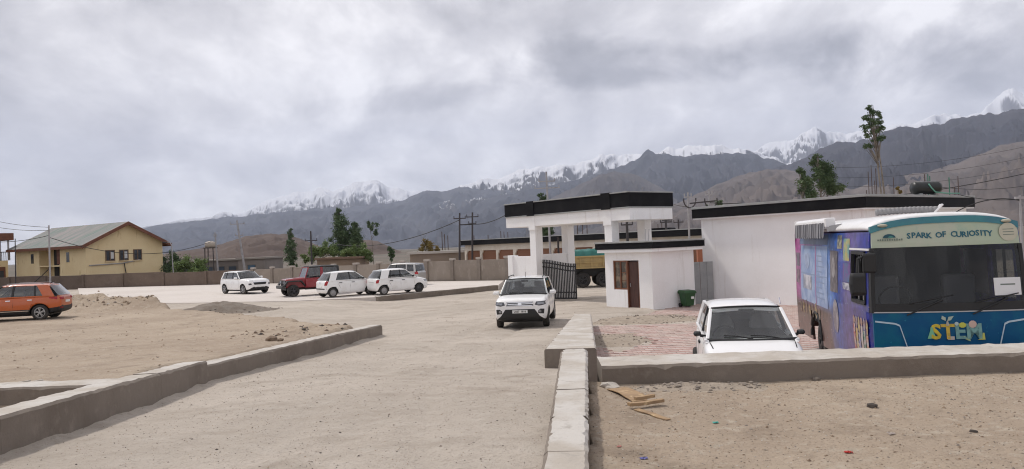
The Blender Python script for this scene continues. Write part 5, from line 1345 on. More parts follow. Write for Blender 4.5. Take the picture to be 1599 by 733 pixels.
MB().box(0.18, 0.28, -0.70, 0.70, 1.74, 1.80).build('windscreen_header', p_red, jp, bevel=0.015)
MB().loft([[(x, -w, 1.745 + dz), (x, w, 1.745 + dz), (x, w, 1.80 + dz), (x, w * 0.8, 1.85 + dz), (x, -w * 0.8, 1.85 + dz), (x, -w, 1.80 + dz)] for x, w, dz in ((0.17, 0.70, 0), (-0.8, 0.71, 0.02), (-1.72, 0.70, 0.0))]).build('hard_top', k_black, jp, bevel=0.02)
MB().box(-1.74, -1.70, -0.66, 0.66, 1.10, 1.75).build('rear_window', k_glassd, jp)
MB().box(1.70, 1.92, -0.74, 0.74, 0.50, 0.70).build('front_bumper', M('grey_bumper', (0.05, 0.05, 0.05), 0.6), jp, bevel=0.03)
sp = add_wheel(jp, -1.90, 0.0, 0.37, 0.25, 'off', 0, 'spare_wheel'); sp.rotation_euler = (0, 0, R_(90)); sp.location = (-1.90, 0.1, 0.98)
MB().box(-1.75, 1.6, -0.45, 0.45, 0.40, 0.55).build('chassis', k_black, jp)

# tipper truck behind the gate ---------------------------------------------------
k_yel = M('ochre_truck_paint', (0.44, 0.32, 0.14), 0.6, var=[(2.0, (0.33, 0.24, 0.11), 0.45, 0.65)], bump=[(5, 0.006)])
pt = onz(912, 450, -0.2)
tr = empty('tipper_truck', (pt.x, pt.y + 0.3, -0.2), R_(2), 'ochre tipper truck with green tarpaulin seen through the gate', 'truck')
MB().box(-0.95, 5.2, -0.1, 2.3, 1.28, 2.02).build('tipper_body', k_yel, tr, bevel=0.02)
for k in range(9):
    MB().box(-0.95 + k * 0.75, -0.87 + k * 0.75, -0.17, -0.102, 1.28, 2.02).build('side_rib', k_yel, tr)
MB().box(-0.98, 5.24, -0.20, -0.103, 1.97, 2.06).build('top_rail', k_yel, tr)
MB().box(-0.98, 5.24, -0.185, -0.104, 1.60, 1.66).build('side_rail', k_yel, tr)
MB().box(-0.98, 5.24, -0.20, -0.103, 1.24, 1.32).build('bottom_rail', k_yel, tr)
gx, gy = np.meshgrid(np.linspace(-0.95, 5.2, 40), np.linspace(-0.12, 2.3, 18), indexing='ij')
e_ = np.clip(np.minimum(np.minimum(gx + 0.95, 5.2 - gx), np.minimum(gy + 0.12, 2.3 - gy)) / 0.25, 0, 1)
gz = 2.04 + 0.34 * e_ ** 0.6 * (1 + 0.5 * fbm(gx * 1.1, gy * 1.3 + 4, 3)) + 0.06 * ridged(gx * 2.2, gy * 1.2, 3) * e_
link('tarpaulin', numesh('tarpaulin', np.stack([gx, gy, gz], -1).reshape(-1, 3), gridfaces(40, 18), M('teal_green_tarp', (0.012, 0.13, 0.11), 0.55, var=[(2.0, (0.01, 0.09, 0.075), 0.45, 0.65)])), tr)
MB().box(-0.7, 6.6, 0.5, 1.7, 0.72, 1.25).build('chassis', k_black, tr)
for xa in (0.0, 1.35, 5.9):
    for yy in (0.12, 2.1):
        add_wheel(tr, xa, yy, 0.50, 0.30, 'off').rotation_euler = (0, 0, math.pi if yy < 1 else 0)
MB().box(-1.0, -0.9, 0.2, 2.0, 0.6, 1.2).build('mud_flap', k_black, tr)
MB().box(2.4, 4.6, 0.0, 0.35, 0.65, 1.2).build('tool_box', k_black, tr, bevel=0.03)
MB().loft([[(x, 0.0, 0.7), (x, 2.25, 0.7), (x, 2.2, zt), (x, 0.05, zt)] for x, zt in ((5.45, 2.75), (6.9, 2.7), (7.15, 1.7))]).build('cab', k_yel, tr, bevel=0.05)
for ch in hb2.children:
    if ch.name.split('.')[0] == 'wheel' and ch.location.x > 0:
        ch.children[0].data = wheel_meshes(0.28, 0.17, 'steel')[1]

# ------------------------------------------------------------------ bus (local: x forward, front face at x=0, y to its left, origin on ground)
bus_c = Vector((5.43, 11.75, 0)); bh_dir = Vector((-0.183, -0.983, 0)).normalized()
brot = math.atan2(bh_dir.y, bh_dir.x)
BW = 2.2; BL = 6.85
left_ = Vector((-bh_dir.y, bh_dir.x, 0))           # bus's own left = image right
mid = bus_c + left_ * (BW / 2)
bus = empty('bus', (mid.x, mid.y, 0.17), brot, 'white roofed minibus wrapped in purple and blue science pictures', 'bus')
b_white = M('white_bus_roof', (0.78, 0.77, 0.77), 0.4, coat=0.3, var=[(2.0, (0.66, 0.64, 0.61), 0.5, 0.75)])
b_teal = M('teal_vinyl', (0.015, 0.13, 0.19), 0.35, var=[(1.4, (0.02, 0.20, 0.22), 0.42, 0.62), (14, (0.05, 0.17, 0.25), 0.62, 0.75)], coat=0.4)
b_blue = M('deep_blue_vinyl', (0.003, 0.080, 0.20), 0.4, spec=0.2, var=[(1.6, (0.006, 0.13, 0.21), 0.45, 0.68), (18, (0.02, 0.22, 0.30), 0.66, 0.76)])
b_cream = M('faded_cream_vinyl', (0.40, 0.47, 0.35), 0.5, var=[(0.8, (0.46, 0.47, 0.39), 0.4, 0.6), (3.0, (0.26, 0.40, 0.33), 0.55, 0.75)])
b_ink = M('teal_ink', (0.012, 0.11, 0.16), 0.6)
b_glass = glass('bus_windscreen', (0.62, 0.64, 0.66), 0.9, 0.045)
hb_ = BW / 2
def wrap_mat():
    """printed collage along the side: magenta at the rear through violet and blue to navy at the front, brown band low"""
    m = bpy.data.materials.new('science_wrap_print'); m.use_nodes = True
    t = m.node_tree; N = t.nodes; Lk = t.links; b = N['Principled BSDF']; b.inputs['Roughness'].default_value = 0.35; b.inputs['Coat Weight'].default_value = 0.3
    tc_ = N.new('ShaderNodeTexCoord'); sp_ = N.new('ShaderNodeSeparateXYZ'); Lk.new(tc_.outputs['Object'], sp_.inputs[0])
    nz = N.new('ShaderNodeTexNoise'); nz.inputs['Scale'].default_value = 1.6; nz.inputs['Detail'].default_value = 6; Lk.new(tc_.outputs['Object'], nz.inputs['Vector'])
    def ma(op, a, c, cl=False):
        n = N.new('ShaderNodeMath'); n.operation = op; n.use_clamp = cl
        for k, v in enumerate((a, c)):
            if isinstance(v, (int, float)): n.inputs[k].default_value = v
            else: Lk.new(v, n.inputs[k])
        return n.outputs[0]
    u = ma('DIVIDE', ma('MULTIPLY', sp_.outputs[0], -1.0), BL)
    u = ma('ADD', u, ma('MULTIPLY', ma('SUBTRACT', nz.outputs[0], 0.5), 0.16))
    cr = N.new('ShaderNodeValToRGB'); Lk.new(u, cr.inputs[0]); e = cr.color_ramp.elements
    stops = [(0.0, (0.02, 0.035, 0.22)), (0.08, (0.05, 0.05, 0.24)), (0.2, (0.09, 0.065, 0.21)), (0.34, (0.035, 0.10, 0.36)), (0.45, (0.10, 0.20, 0.45)), (0.62, (0.15, 0.09, 0.28)), (0.80, (0.30, 0.12, 0.30)), (0.93, (0.36, 0.08, 0.24)), (1.0, (0.30, 0.07, 0.25))]
    while len(e) < len(stops): e.new(0.5)
    for el, (p, c) in zip(e, stops): el.position = p; el.color = (*c, 1)
    low = N.new('ShaderNodeMapRange'); low.inputs[1].default_value = 1.30; low.inputs[2].default_value = 1.05; Lk.new(sp_.outputs[2], low.inputs[0])
    rear = N.new('ShaderNodeMapRange'); rear.inputs[1].default_value = 0.30; rear.inputs[2].default_value = 0.45; Lk.new(u, rear.inputs[0])
    fm = ma('MULTIPLY', low.outputs[0], rear.outputs[0])
    mx = N.new('ShaderNodeMix'); mx.data_type = 'RGBA'; Lk.new(fm, mx.inputs[0]); Lk.new(cr.outputs[0], mx.inputs[6]); mx.inputs[7].default_value = (0.085, 0.05, 0.045, 1)
    vo = N.new('ShaderNodeTexVoronoi'); vo.inputs['Scale'].default_value = 8.5; Lk.new(tc_.outputs['Object'], vo.inputs['Vector'])
    hs = N.new('ShaderNodeMapRange'); hs.inputs[1].default_value = 0.13; hs.inputs[2].default_value = 0.08; hs.inputs[4].default_value = 0.45; Lk.new(vo.outputs['Distance'], hs.inputs[0])
    mx2 = N.new('ShaderNodeMix'); mx2.data_type = 'RGBA'; Lk.new(hs.outputs[0], mx2.inputs[0]); Lk.new(mx.outputs[2], mx2.inputs[6]); Lk.new(vo.outputs['Color'], mx2.inputs[7])
    n2 = N.new('ShaderNodeTexNoise'); n2.inputs['Scale'].default_value = 7; n2.inputs['Detail'].default_value = 5; Lk.new(tc_.outputs['Object'], n2.inputs['Vector'])
    hsv = N.new('ShaderNodeHueSaturation'); hsv.inputs['Saturation'].default_value = 1.12
    vv_ = N.new('ShaderNodeMapRange'); vv_.inputs[1].default_value = 0.3; vv_.inputs[2].default_value = 0.7; vv_.inputs[3].default_value = 0.55; vv_.inputs[4].default_value = 1.5; Lk.new(n2.outputs[0], vv_.inputs[0])
    Lk.new(vv_.outputs[0], hsv.inputs['Value']); Lk.new(mx2.outputs[2], hsv.inputs['Color'])
    Lk.new(hsv.outputs[0], b.inputs['Base Color'])
    return m
b_wrap = wrap_mat()
# side shells: slightly bellied section, with the driver's window left open on both sides
def side_x(z):      # half width against height
    return hb_ * np.interp(z, [0.3, 0.9, 1.4, 2.2, 2.6], [0.965, 0.995, 1.0, 0.975, 0.945])
def side_piece(name, s, x0, x1, z0, z1, mat=None, parent=None):
    nz_ = max(2, int((z1 - z0) / 0.12)); nx_ = max(1, int(abs(x1 - x0) / 0.5))
    def P(i, j, th): 
        z = z0 + (z1 - z0) * j / nz_; x = x0 + (x1 - x0) * i / nx_
        inset = 0.0
        if x > -0.12: inset = 0.035 * (1 - max(0, -x) / 0.12) ** 1.5
        if x < -BL + 0.25: inset = 0.14 * (1 - (x + BL) / 0.25) ** 2
        return Vector((x, s * (side_x(z) - th - inset), z))
    m = MB()
    m.grid(lambda i, j: P(i, j, 0), nx_, nz_); m.grid(lambda i, j: P(i, j, 0.05), nx_, nz_)
    a = [(P(i, 0, 0), P(i, 0, 0.05)) for i in range(nx_ + 1)] ; b = [(P(i, nz_, 0), P(i, nz_, 0.05)) for i in range(nx_ + 1)]
    for st_ in (a, b):
        for p, q in zip(st_[:-1], st_[1:]): m.add([p[0], q[0], q[1], p[1]], [(0, 1, 2, 3)])
    for i in (0, nx_):
        for j in range(nz_): m.add([P(i, j, 0), P(i, j + 1, 0), P(i, j + 1, 0.05), P(i, j, 0.05)], [(0, 1, 2, 3)])
    return m.build(name, mat or b_wrap, parent or bus, smooth=False)
RWX = -4.25; FWX = -0.95; ARC = 0.50
for s in (-1, 1):
    wx0, wx1 = -0.30, -1.10          # driver's window
    side_piece('side_panel', s, 0.0, wx0, 0.35, 1.36)
    side_piece('side_panel', s, -0.13, wx0, 1.36, 2.60)
    side_piece('side_panel', s, wx0, wx1, 0.98, 1.50)
    side_piece('side_panel', s, wx0, wx1, 2.25, 2.60)
    if s == -1:
        side_piece('side_panel', s, wx1, RWX + ARC, 0.35, 2.60)
        side_piece('side_panel', s, RWX - ARC, -BL, 0.35, 2.60)
        side_piece('side_panel', s, RWX + ARC, RWX - ARC, 0.98, 2.60)
    else:
        side_piece('side_panel', s, wx1, RWX + ARC, 0.35, 1.50)
        side_piece('side_panel', s, wx1, -BL, 2.25, 2.60)
        side_piece('side_panel', s, RWX - ARC, -BL, 0.35, 1.50)
        side_piece('side_panel', s, RWX + ARC, RWX - ARC, 0.98, 1.50)
        for xa, xb_ in ((-1.10, -1.25), (-2.6, -2.75), (-4.1, -4.25), (-5.6, -6.6)):
            side_piece('window_post', s, xa, xb_, 1.50, 2.25)
        MB().add([(-1.2, side_x(1.9) - 0.03, 1.5), (-5.6, side_x(1.9) - 0.03, 1.5), (-5.6, side_x(1.9) - 0.05, 2.25), (-1.2, side_x(1.9) - 0.05, 2.25)], [(0, 1, 2, 3)]).build('side_window', glass('black_bus_glass', (0.03, 0.03, 0.035)), bus)
    MB().add([(wx0, s * (side_x(1.5) - 0.03), 1.50), (wx1, s * (side_x(1.5) - 0.03), 1.50), (wx1, s * (side_x(2.25) - 0.03), 2.25), (wx0, s * (side_x(2.25) - 0.03), 2.25)], [(0, 1, 2, 3)]).build('driver_window', k_glassd, bus)
    fr = MB(); yy = s * (side_x(1.87) + 0.012)
    fr.beam((wx0, yy, 1.48), (wx1, yy, 1.48), 0.05, 0.05); fr.beam((wx0, yy - s * 0.025, 2.27), (wx1, yy - s * 0.025, 2.27), 0.05, 0.05); fr.beam((wx1, yy, 1.48), (wx1, yy - s * 0.025, 2.27), 0.05, 0.05); fr.beam((wx0, yy, 1.48), (wx0, yy - s * 0.025, 2.27), 0.05, 0.05); fr.beam((-0.7, yy - s * 0.02, 1.48), (-0.7, yy - s * 0.035, 2.27), 0.03, 0.04)
    fr.build('window_frame', k_black, bus)
    # arch rings of the wheels
    for xa in (RWX,):
        m = MB(); m.tube([(xa + ARC * math.cos(a), s * (side_x(0.6) + 0.004), 0.45 + ARC * math.sin(a) * 1.05) for a in [math.pi * k / 14 for k in range(15)]], 0.035, 6); m.build('wheel_arch', k_black, bus)
        m = MB(); m.box(xa - ARC, xa + ARC, s * 0.62 - 0.01, s * 0.62 + 0.01, 0.3, 0.98); m.box(xa - ARC, xa + ARC, min(s * 0.62, s * 1.05), max(s * 0.62, s * 1.05), 0.965, 0.98); m.build('arch_liner', k_black, bus)
    for xa in (RWX, FWX - 0.0):
        add_wheel(bus, xa, s * 0.88, 0.40, 0.24, 'off')
# roof: low white vault
rings = []
for x, dz, ws_ in ((-0.17, -9, 0.985), (-0.23, -0.03, 0.99), (-0.33, -0.008, 0.995), (-0.7, 0.0, 1.0), (-3.3, 0.0, 1.0), (-6.2, 0.0, 1.0), (-6.5, -0.04, 0.98), (-6.62, -0.13, 0.93)):
    half = [(1.0, 2.585), (1.005, 2.66), (0.965, 2.73), (0.80, 2.81), (0.45, 2.865), (0.0, 2.88)]
    hi = [(y * hb_ * 0.96 * ws_, max(z + dz, 2.585)) for y, z in half]
    if dz < -1: hi = [(y, 2.80 - 0.13 * (abs(y) / hb_) ** 3 - (0.05 if k == 0 else 0.0)) for k, (y, z) in enumerate(hi)]
    front_x = x
    rings.append([Vector((x + (0.10 * (1 - (y / hb_) ** 2) if x > -0.4 else 0), y, z)) for y, z in hi] + [Vector((x + (0.10 * (1 - (y / hb_) ** 2) if x > -0.4 else 0), -y, z)) for y, z in hi[-2::-1]])
MB().loft(rings).build('roof', b_white, bus, sub=1)
# front: curved panels
def fx(y, z):     # x of the front face
    return 0.10 * (1 - (y / hb_) ** 2) - np.interp(z, [0.4, 1.3, 2.4, 2.8], [-0.04, 0.0, 0.09, 0.16])
def front_piece(name, y0, y1, z0, z1, mat, off=0.0, th=0.05, topcurve=None, botcurve=0.0, parent=None, ny=14, nz_=6):
    def P(i, j, t):
        y = y0 + (y1 - y0) * i / ny; zt_ = z1 if topcurve is None else z1 - topcurve * (abs(y) / hb_) ** 3
        zb_ = z0 - botcurve * (abs(y) / hb_) ** 3; z = zb_ + (zt_ - zb_) * j / nz_
        return Vector((fx(y, z) + off - t, y * np.interp(z, [1.4, 2.8], [1.0, 0.955]), z))
    m = MB(); m.grid(lambda i, j: P(i, j, 0), ny, nz_); m.grid(lambda i, j: P(i, j, th), ny, nz_)
    for i in range(ny):
        for j in (0, nz_): m.add([P(i, j, 0), P(i + 1, j, 0), P(i + 1, j, th), P(i, j, th)], [(0, 1, 2, 3)])
    for j in range(nz_):
        for i in (0, ny): m.add([P(i, j, 0), P(i, j + 1, 0), P(i, j + 1, th), P(i, j, th)], [(0, 1, 2, 3)])
    return m.build(name, mat, parent or bus)
h9 = hb_ * 0.975
front_piece('front_panel', -h9, h9, 0.55, 1.36, b_blue)
front_piece('bumper', -h9, h9, 0.28, 0.545, b_white, off=0.06)
front_piece('front_trim', -h9, h9, 1.362, 1.378, k_rim, off=0.012, th=0.03, nz_=1)
front_piece('windscreen_base', -h9, h9, 1.382, 1.50, k_black, off=0.005)
ws_o = front_piece('windscreen', -h9 + 0.03, h9 - 0.03, 1.50, 2.345, b_glass, off=0.0, th=0.0)
front_piece('name_board', -h9 + 0.01, h9 - 0.01, 2.35, 2.70, b_cream, off=0.008, topcurve=0.125)
front_piece('visor_band', -h9 - 0.005, h9 + 0.005, 2.70, 2.80, b_teal, off=0.02, topcurve=0.13, botcurve=0.13, th=0.08)
front_piece('board_seal', -h9 + 0.005, h9 - 0.005, 2.655, 2.715, k_black, off=0.014, topcurve=0.125, th=0.03, nz_=1) if False else None
for s in (-1, 1):
    m = MB(); m.loft([[Vector((fx(s * hb_ * 0.97, z) + dx, s * (hb_ * 0.965 * np.interp(z, [1.4, 2.8], [1.0, 0.955]) + dy), z)) for dx, dy in ((0.015, -0.03), (0.012, 0.03), (-0.12, 0.035), (-0.12, -0.03))] for z in (1.36, 1.8, 2.35)])
    m.build('front_pillar', k_black, bus, bevel=0.01)
    o = MB().lathe([(0.075, 0), (0.07, 0.02), (0.03, 0.035), (0.002, 0.037)], (0, 0, 0), 'x', 14).build('marker_lamp', M('cream_lamp', (0.42, 0.40, 0.31), 0.2), bus, smooth=True, loc=(fx(s * 0.86, 2.68) + 0.018, s * 0.86, 2.69)); o.scale = (1, 1, 0.38)
    # pale line outlining the lamp area
    ln = MB(); pts = [(s * 1.05, 1.235), (s * 0.78, 1.20), (s * 0.72, 1.17), (s * 0.60, 0.72)]
    for (y0, z0_), (y1, z1_) in zip(pts[:-1], pts[1:]):
        ln.beam((fx(y0, z0_) + 0.004, y0, z0_), (fx(y1, z1_) + 0.004, y1, z1_), 0.012, 0.024)
    ln.build('outline_stripe', M('pale_blue_stripe', (0.50, 0.62, 0.70), 0.4), bus)
    MB().lathe([(0.11, 0), (0.10, 0.03), (0.002, 0.045)], (fx(s * 0.85, 0.7), s * 0.86, 0.68), 'x', 16).build('headlight', k_lamp, bus)
# wipers
for y0, y1 in ((-0.62, -0.12), (0.28, 0.78)):
    m = MB(); m.tube([(fx(y0, 1.33) + 0.03, y0, 1.33), (fx(y1, 1.52) + 0.03, y1, 1.55)], 0.012, 5); m.tube([(fx(y0 - .05, 1.5) + 0.03, y1 - 0.45, 1.50), (fx(y1, 1.62) + 0.03, y1 + 0.15, 1.62)], 0.010, 5); m.build('wiper', k_black, bus)
# interior
MB().box(-BL + 0.1, -0.1, -hb_ + 0.08, hb_ - 0.08, 0.75, 0.85).build('floor', k_int, bus)
MB().box(-2.35, -2.28, -hb_ + 0.09, hb_ - 0.10, 0.85, 2.55).build('partition', M('grey_partition', (0.075, 0.075, 0.08), 0.8), bus)
MB().box(-0.62, -0.12, -hb_ + 0.12, hb_ - 0.12, 1.10, 1.40).build('dashboard', k_int, bus, bevel=0.05)
MB().box(-BL + 0.02, -BL + 0.08, -hb_ + 0.1, hb_ - 0.1, 0.4, 2.6).build('rear_wall', b_wrap, bus)
for y_ in (-0.55, 0.62):
    m = MB(); m.box(-1.45, -1.30, y_ - 0.25, y_ + 0.25, 1.0, 1.85); m.box(-1.45, -0.9, y_ - 0.25, y_ + 0.25, 1.0, 1.15); m.build('seat', k_seat, bus, bevel=0.05)
MB().tube([(-0.72 + 0.10 * math.sin(a), -0.55 + 0.24 * math.cos(a), 1.52 + 0.2 * math.sin(a)) for a in [2 * math.pi * k / 18 for k in range(19)]], 0.018, 6, False).build('steering_wheel', k_int, bus)
# name board lettering, emblem, round seal
def on_front(name, me, y, z, off, mat=None, tilt=0.0, parent=bus):
    sl = math.atan2(float(fx(y + 0.05, z) - fx(y - 0.05, z)), 0.1)
    return link(name, me, parent, (float(fx(y, z)) + off, y * float(np.interp(z, [1.4, 2.8], [1.0, 0.955])), z), (R_(90) - 0.13, tilt, R_(90) - sl))
LET = 'SPARK OF CURIOSITY'
wd = {'I': 0.035, ' ': 0.055, 'C': 0.068, 'O': 0.075, 'U': 0.07, 'K': 0.068, 'A': 0.068}
y = -0.56; k_l = 0
for ch in LET:
    wch = wd.get(ch, 0.060)
    if ch != ' ':
        on_front('letter', text_mesh('letter', ch, 0.118, b_ink, 0.002, 1.0, 0.003), y + wch / 2, 2.515 + 0.008 * math.sin(k_l), 0.012)
    y += wch + 0.0085; k_l += 1
em = MB(); em.prism([(0.13 * math.cos(a), 0.085 * math.sin(a)) for a in [math.pi * k / 12 for k in range(13)]], 0.0, 0.006, 'x'); em.cur = 1
em.prism([(0.055 * math.cos(a) + 0.03, 0.04 * math.sin(a)) for a in [math.pi * k / 8 for k in range(9)]], 0.006, 0.008, 'x')
em.build('emblem', [M('dark_teal_ink', (0.008, 0.07, 0.10), 0.5), M('light_teal_ink', (0.05, 0.22, 0.2), 0.5)], bus, loc=(float(fx(-0.79, 2.5)) + 0.012, -0.78, 2.50), rot=(0, -0.1, -0.1)).scale = (1, 0.68, 0.68)
sm_t = MB()
for k in range(11): sm_t.box(0, 0.004, -0.17 + k * 0.033, -0.15 + k * 0.033, -0.012, 0.012 + 0.004 * (k % 3))
sm_t.build('emblem_caption', M('grey_ink', (0.16, 0.20, 0.17), 0.6), bus, loc=(float(fx(-0.79, 2.45)) + 0.014, -0.78, 2.468), rot=(0, -0.1, -0.1))
sl_ = MB(); sl_.lathe([(0.135, 0.0), (0.135, 0.006), (0.002, 0.006)], (0, 0, 0), 'x', 28)
so = sl_.build('round_seal', M('pale_seal', (0.50, 0.48, 0.38), 0.5), bus, loc=(float(fx(0.88, 2.5)) + 0.010, 0.875, 2.525), rot=(0, -0.1, 0.16))
for k in range(3):
    MB().box(0.006, 0.008, -0.08, 0.08, -0.045 + k * 0.04, -0.035 + k * 0.04).build('seal_print', M('grey_ink', (0.2, 0.2, 0.2)), so)
# STEM lettering with its little ornaments on the lower front
cols = [('S', (0.62, 0.46, 0.03)), ('T', (0.60, 0.42, 0.05)), ('E', (0.16, 0.34, 0.33)), ('M', (0.18, 0.36, 0.34))]
for i, (ch, c_) in enumerate(cols):
    on_front('letter', text_mesh('letter', ch, 0.30, M('stem_' + ch, c_, 0.5, var=[(9.0, tuple(v * 0.7 for v in c_), 0.45, 0.65)]), 0.004, 1.0, 0.010), -0.235 + 0.165 * i + (0.03 if i == 3 else 0), 1.065, 0.010)
orn = [('leaf', (0.42, 0.50, 0.42), -0.075, 1.155, [(0, 0), (0.02, 0.06), (0.09, 0.07), (0.05, 0.01)]), ('leaf', (0.42, 0.50, 0.42), -0.095, 1.155, [(0, 0), (-0.06, 0.03), (-0.05, 0.08), (0.0, 0.05)]), ('flask', (0.20, 0.50, 0.30), -0.355, 0.895, [(0, 0), (0.12, 0), (0.08, 0.12), (0.075, 0.17), (0.045, 0.17), (0.04, 0.12)]),
       ('cone', (0.45, 0.42, 0.36), -0.095, 1.085, [(0, 0), (0.045, 0), (0.03, 0.07), (0.012, 0.07)]), ('bulb', (0.55, 0.55, 0.08), 0.13, 1.09, [(0.05 * math.cos(a), 0.04 * math.sin(a)) for a in [k * math.pi / 5 for k in range(10)]]), ('atom', (0.62, 0.45, 0.38), 0.27, 1.10, [(0.055 * math.cos(a), 0.055 * math.sin(a)) for a in [k * math.pi / 5 for k in range(10)]]),
       ('cog', (0.45, 0.55, 0.55), 0.05, 1.11, [(0.03 * math.cos(a), 0.03 * math.sin(a)) for a in [k * math.pi / 4 for k in range(8)]]), ('ruler', (0.55, 0.55, 0.12), 0.33, 0.87, [(0, 0), (0.10, 0), (0.09, 0.10), (0.07, 0.1), (0.06, 0.03)]), ('ruler', (0.35, 0.45, 0.25), 0.12, 0.87, [(0, 0.03), (0.10, -0.02), (0.11, 0.0), (0.02, 0.06)]), ('cube', (0.5, 0.45, 0.42), -0.08, 0.875, [(0, 0), (0.09, 0), (0.09, 0.05), (0.0, 0.05)])]
for nm, c_, y_, z_, poly in orn:
    MB().prism(poly, 0.0, 0.006, 'x').build('print_' + nm, M('ornament_%d' % int(c_[0] * 1000 + c_[2] * 77), c_, 0.5), bus, loc=(float(fx(y_, z_)) + 0.008, y_, z_ + 0.08))
# paper notice inside the screen, and mirrors
on = MB().box(0, 0.004, -0.19, 0.19, -0.13, 0.13).build('paper_notice', M('white_paper', (0.75, 0.75, 0.76), 0.8), bus, loc=(float(fx(0.80, 1.72)) + 0.006, 0.80, 1.72), rot=(0, -0.08, 0.12))
MB().box(0.0045, 0.006, -0.10, 0.11, 0.02, 0.04).build('notice_line', M('grey_ink', (0.16, 0.20, 0.17), 0.6), on)
for s in (-1,):
    a0 = Vector((0.02, s * (hb_ - 0.02), 2.28)); a1 = Vector((0.16, s * (hb_ + 0.20), 2.2)); a2 = Vector((0.17, s * (hb_ + 0.22), 1.98))
    MB().tube([a0, a1, a2], 0.018, 6).build('mirror_arm', k_black, bus)
    MB().loft([[a2 + Vector((dx, s * dy * sc, dz * sc - 0.16)) for dy, dz in ((-0.12, -0.17), (0.10, -0.17), (0.12, 0.0), (0.10, 0.17), (-0.12, 0.17))] for dx, sc in ((0.09, 0.75), (0.05, 1.0), (-0.02, 1.0))]).build('mirror', k_black, bus, bevel=0.02)
    MB().loft([[Vector((0.10 + dx, s * (hb_ + 0.02) + dy, z)) for dx, dy in ((0.04, -0.10), (0.04, 0.10), (-0.03, 0.10), (-0.03, -0.10))] for z in (1.98, 2.28)]).build('inner_mirror', k_black, bus, bevel=0.03)
s = 1
a2 = Vector((0.17, hb_ + 0.24, 2.05)); MB().tube([(0.02, hb_ - 0.02, 2.3), (0.16, hb_ + 0.2, 2.25), a2], 0.018, 6).build('mirror_arm', k_black, bus)
MB().box(0.12, 0.2, hb_ + 0.14, hb_ + 0.34, 1.75, 2.08).build('mirror', k_black, bus, bevel=0.03)
# pictures printed on panels along the right-hand side (image left)
def side_pic(name, xa, xb_, z0_, z1_, mat, off=0.005, oval=False):
    m = MB(); s = -1
    if oval:
        n = 16; c = ((xa + xb_) / 2, (z0_ + z1_) / 2); pts = [(c[0] + (xb_ - xa) / 2 * math.cos(2 * math.pi * k / n), c[1] + (z1_ - z0_) / 2 * math.sin(2 * math.pi * k / n)) for k in range(n)]
        m.add([(c[0], s * (side_x(c[1]) + off), c[1])] + [(x, s * (side_x(z) + off), z) for x, z in pts], [(0, 1 + k, 1 + (k + 1) % n) for k in range(n)])
    else:
        m.grid(lambda i, j: (xa + (xb_ - xa) * i, s * (side_x(z0_ + (z1_ - z0_) * j / 6) + off), z0_ + (z1_ - z0_) * j / 6), 1, 6)
    return m.build(name, mat, bus)
pic = lambda n, c, c2, sc=5.0: M(n, c, 0.35, var=[(sc, c2, 0.42, 0.6)], coat=0.3)
side_pic('poster', -5.7, -3.0, 1.15, 2.35, pic('pale_blue_poster', (0.17, 0.27, 0.50), (0.33, 0.43, 0.62), 2.5))
for k in range(9): side_pic('poster_text', -3.95 - 0.0, -3.25 - 0.12 * (k % 3), 1.30 + k * 0.105, 1.325 + k * 0.105, M('poster_ink', (0.22, 0.28, 0.42), 0.5), 0.009)
side_pic('poster_rule', -4.10, -4.05, 1.16, 2.34, M('magenta_ink', (0.40, 0.12, 0.28), 0.5), 0.008)
side_pic('poster_rule', -5.69, -3.01, 1.74, 1.76, M('poster_ink', (0.22, 0.28, 0.42), 0.5), 0.0085)
side_pic('poster_picture', -5.4, -4.5, 1.42, 1.72, pic('grey_blue_pic', (0.20, 0.22, 0.30), (0.55, 0.55, 0.6), 4), 0.009)
side_pic('poster_picture', -5.2, -4.7, 1.85, 2.2, pic('pale_pic', (0.33, 0.43, 0.62), (0.2, 0.25, 0.4), 4), 0.009, True)
side_pic('picture_panel', -5.85, -3.0, 2.38, 2.57, pic('night_blue_pic', (0.05, 0.09, 0.18), (0.10, 0.16, 0.30), 3))
side_pic('picture_panel', -6.25, -5.85, 1.50, 1.80, pic('dark_pic', (0.05, 0.03, 0.06), (0.20, 0.10, 0.14), 6))
side_pic('picture_panel', -6.25, -5.85, 1.88, 2.18, pic('dark_pic2', (0.06, 0.04, 0.08), (0.18, 0.14, 0.2), 6))
side_pic('portrait_panel', -2.75, -2.15, 1.52, 2.28, pic('brown_portrait', (0.07, 0.06, 0.07), (0.16, 0.14, 0.16), 4.5), 0.006)
side_pic('portrait_face', -2.62, -2.32, 1.78, 2.16, pic('pale_face', (0.30, 0.28, 0.29), (0.16, 0.14, 0.15), 7), 0.009, True)
side_pic('oval_portrait', -2.58, -2.16, 0.78, 1.40, pic('grey_portrait', (0.13, 0.12, 0.16), (0.30, 0.28, 0.32), 5.5), 0.007, True)
side_pic('picture_panel', -2.2, -1.85, 2.32, 2.56, pic('mixed_pic', (0.02, 0.02, 0.03), (0.45, 0.42, 0.3), 7))
side_pic('picture_panel', -1.72, -1.30, 2.12, 2.5, pic('green_yellow_pic', (0.10, 0.30, 0.30), (0.45, 0.38, 0.12), 6))
side_pic('picture_panel', -1.75, -1.25, 1.76, 2.08, pic('violet_pic', (0.16, 0.06, 0.26), (0.04, 0.16, 0.30), 5))
side_pic('print_block', -1.78, -1.25, 1.62, 1.74, pic('white_print_block', (0.62, 0.62, 0.66), (0.1, 0.1, 0.2), 12))
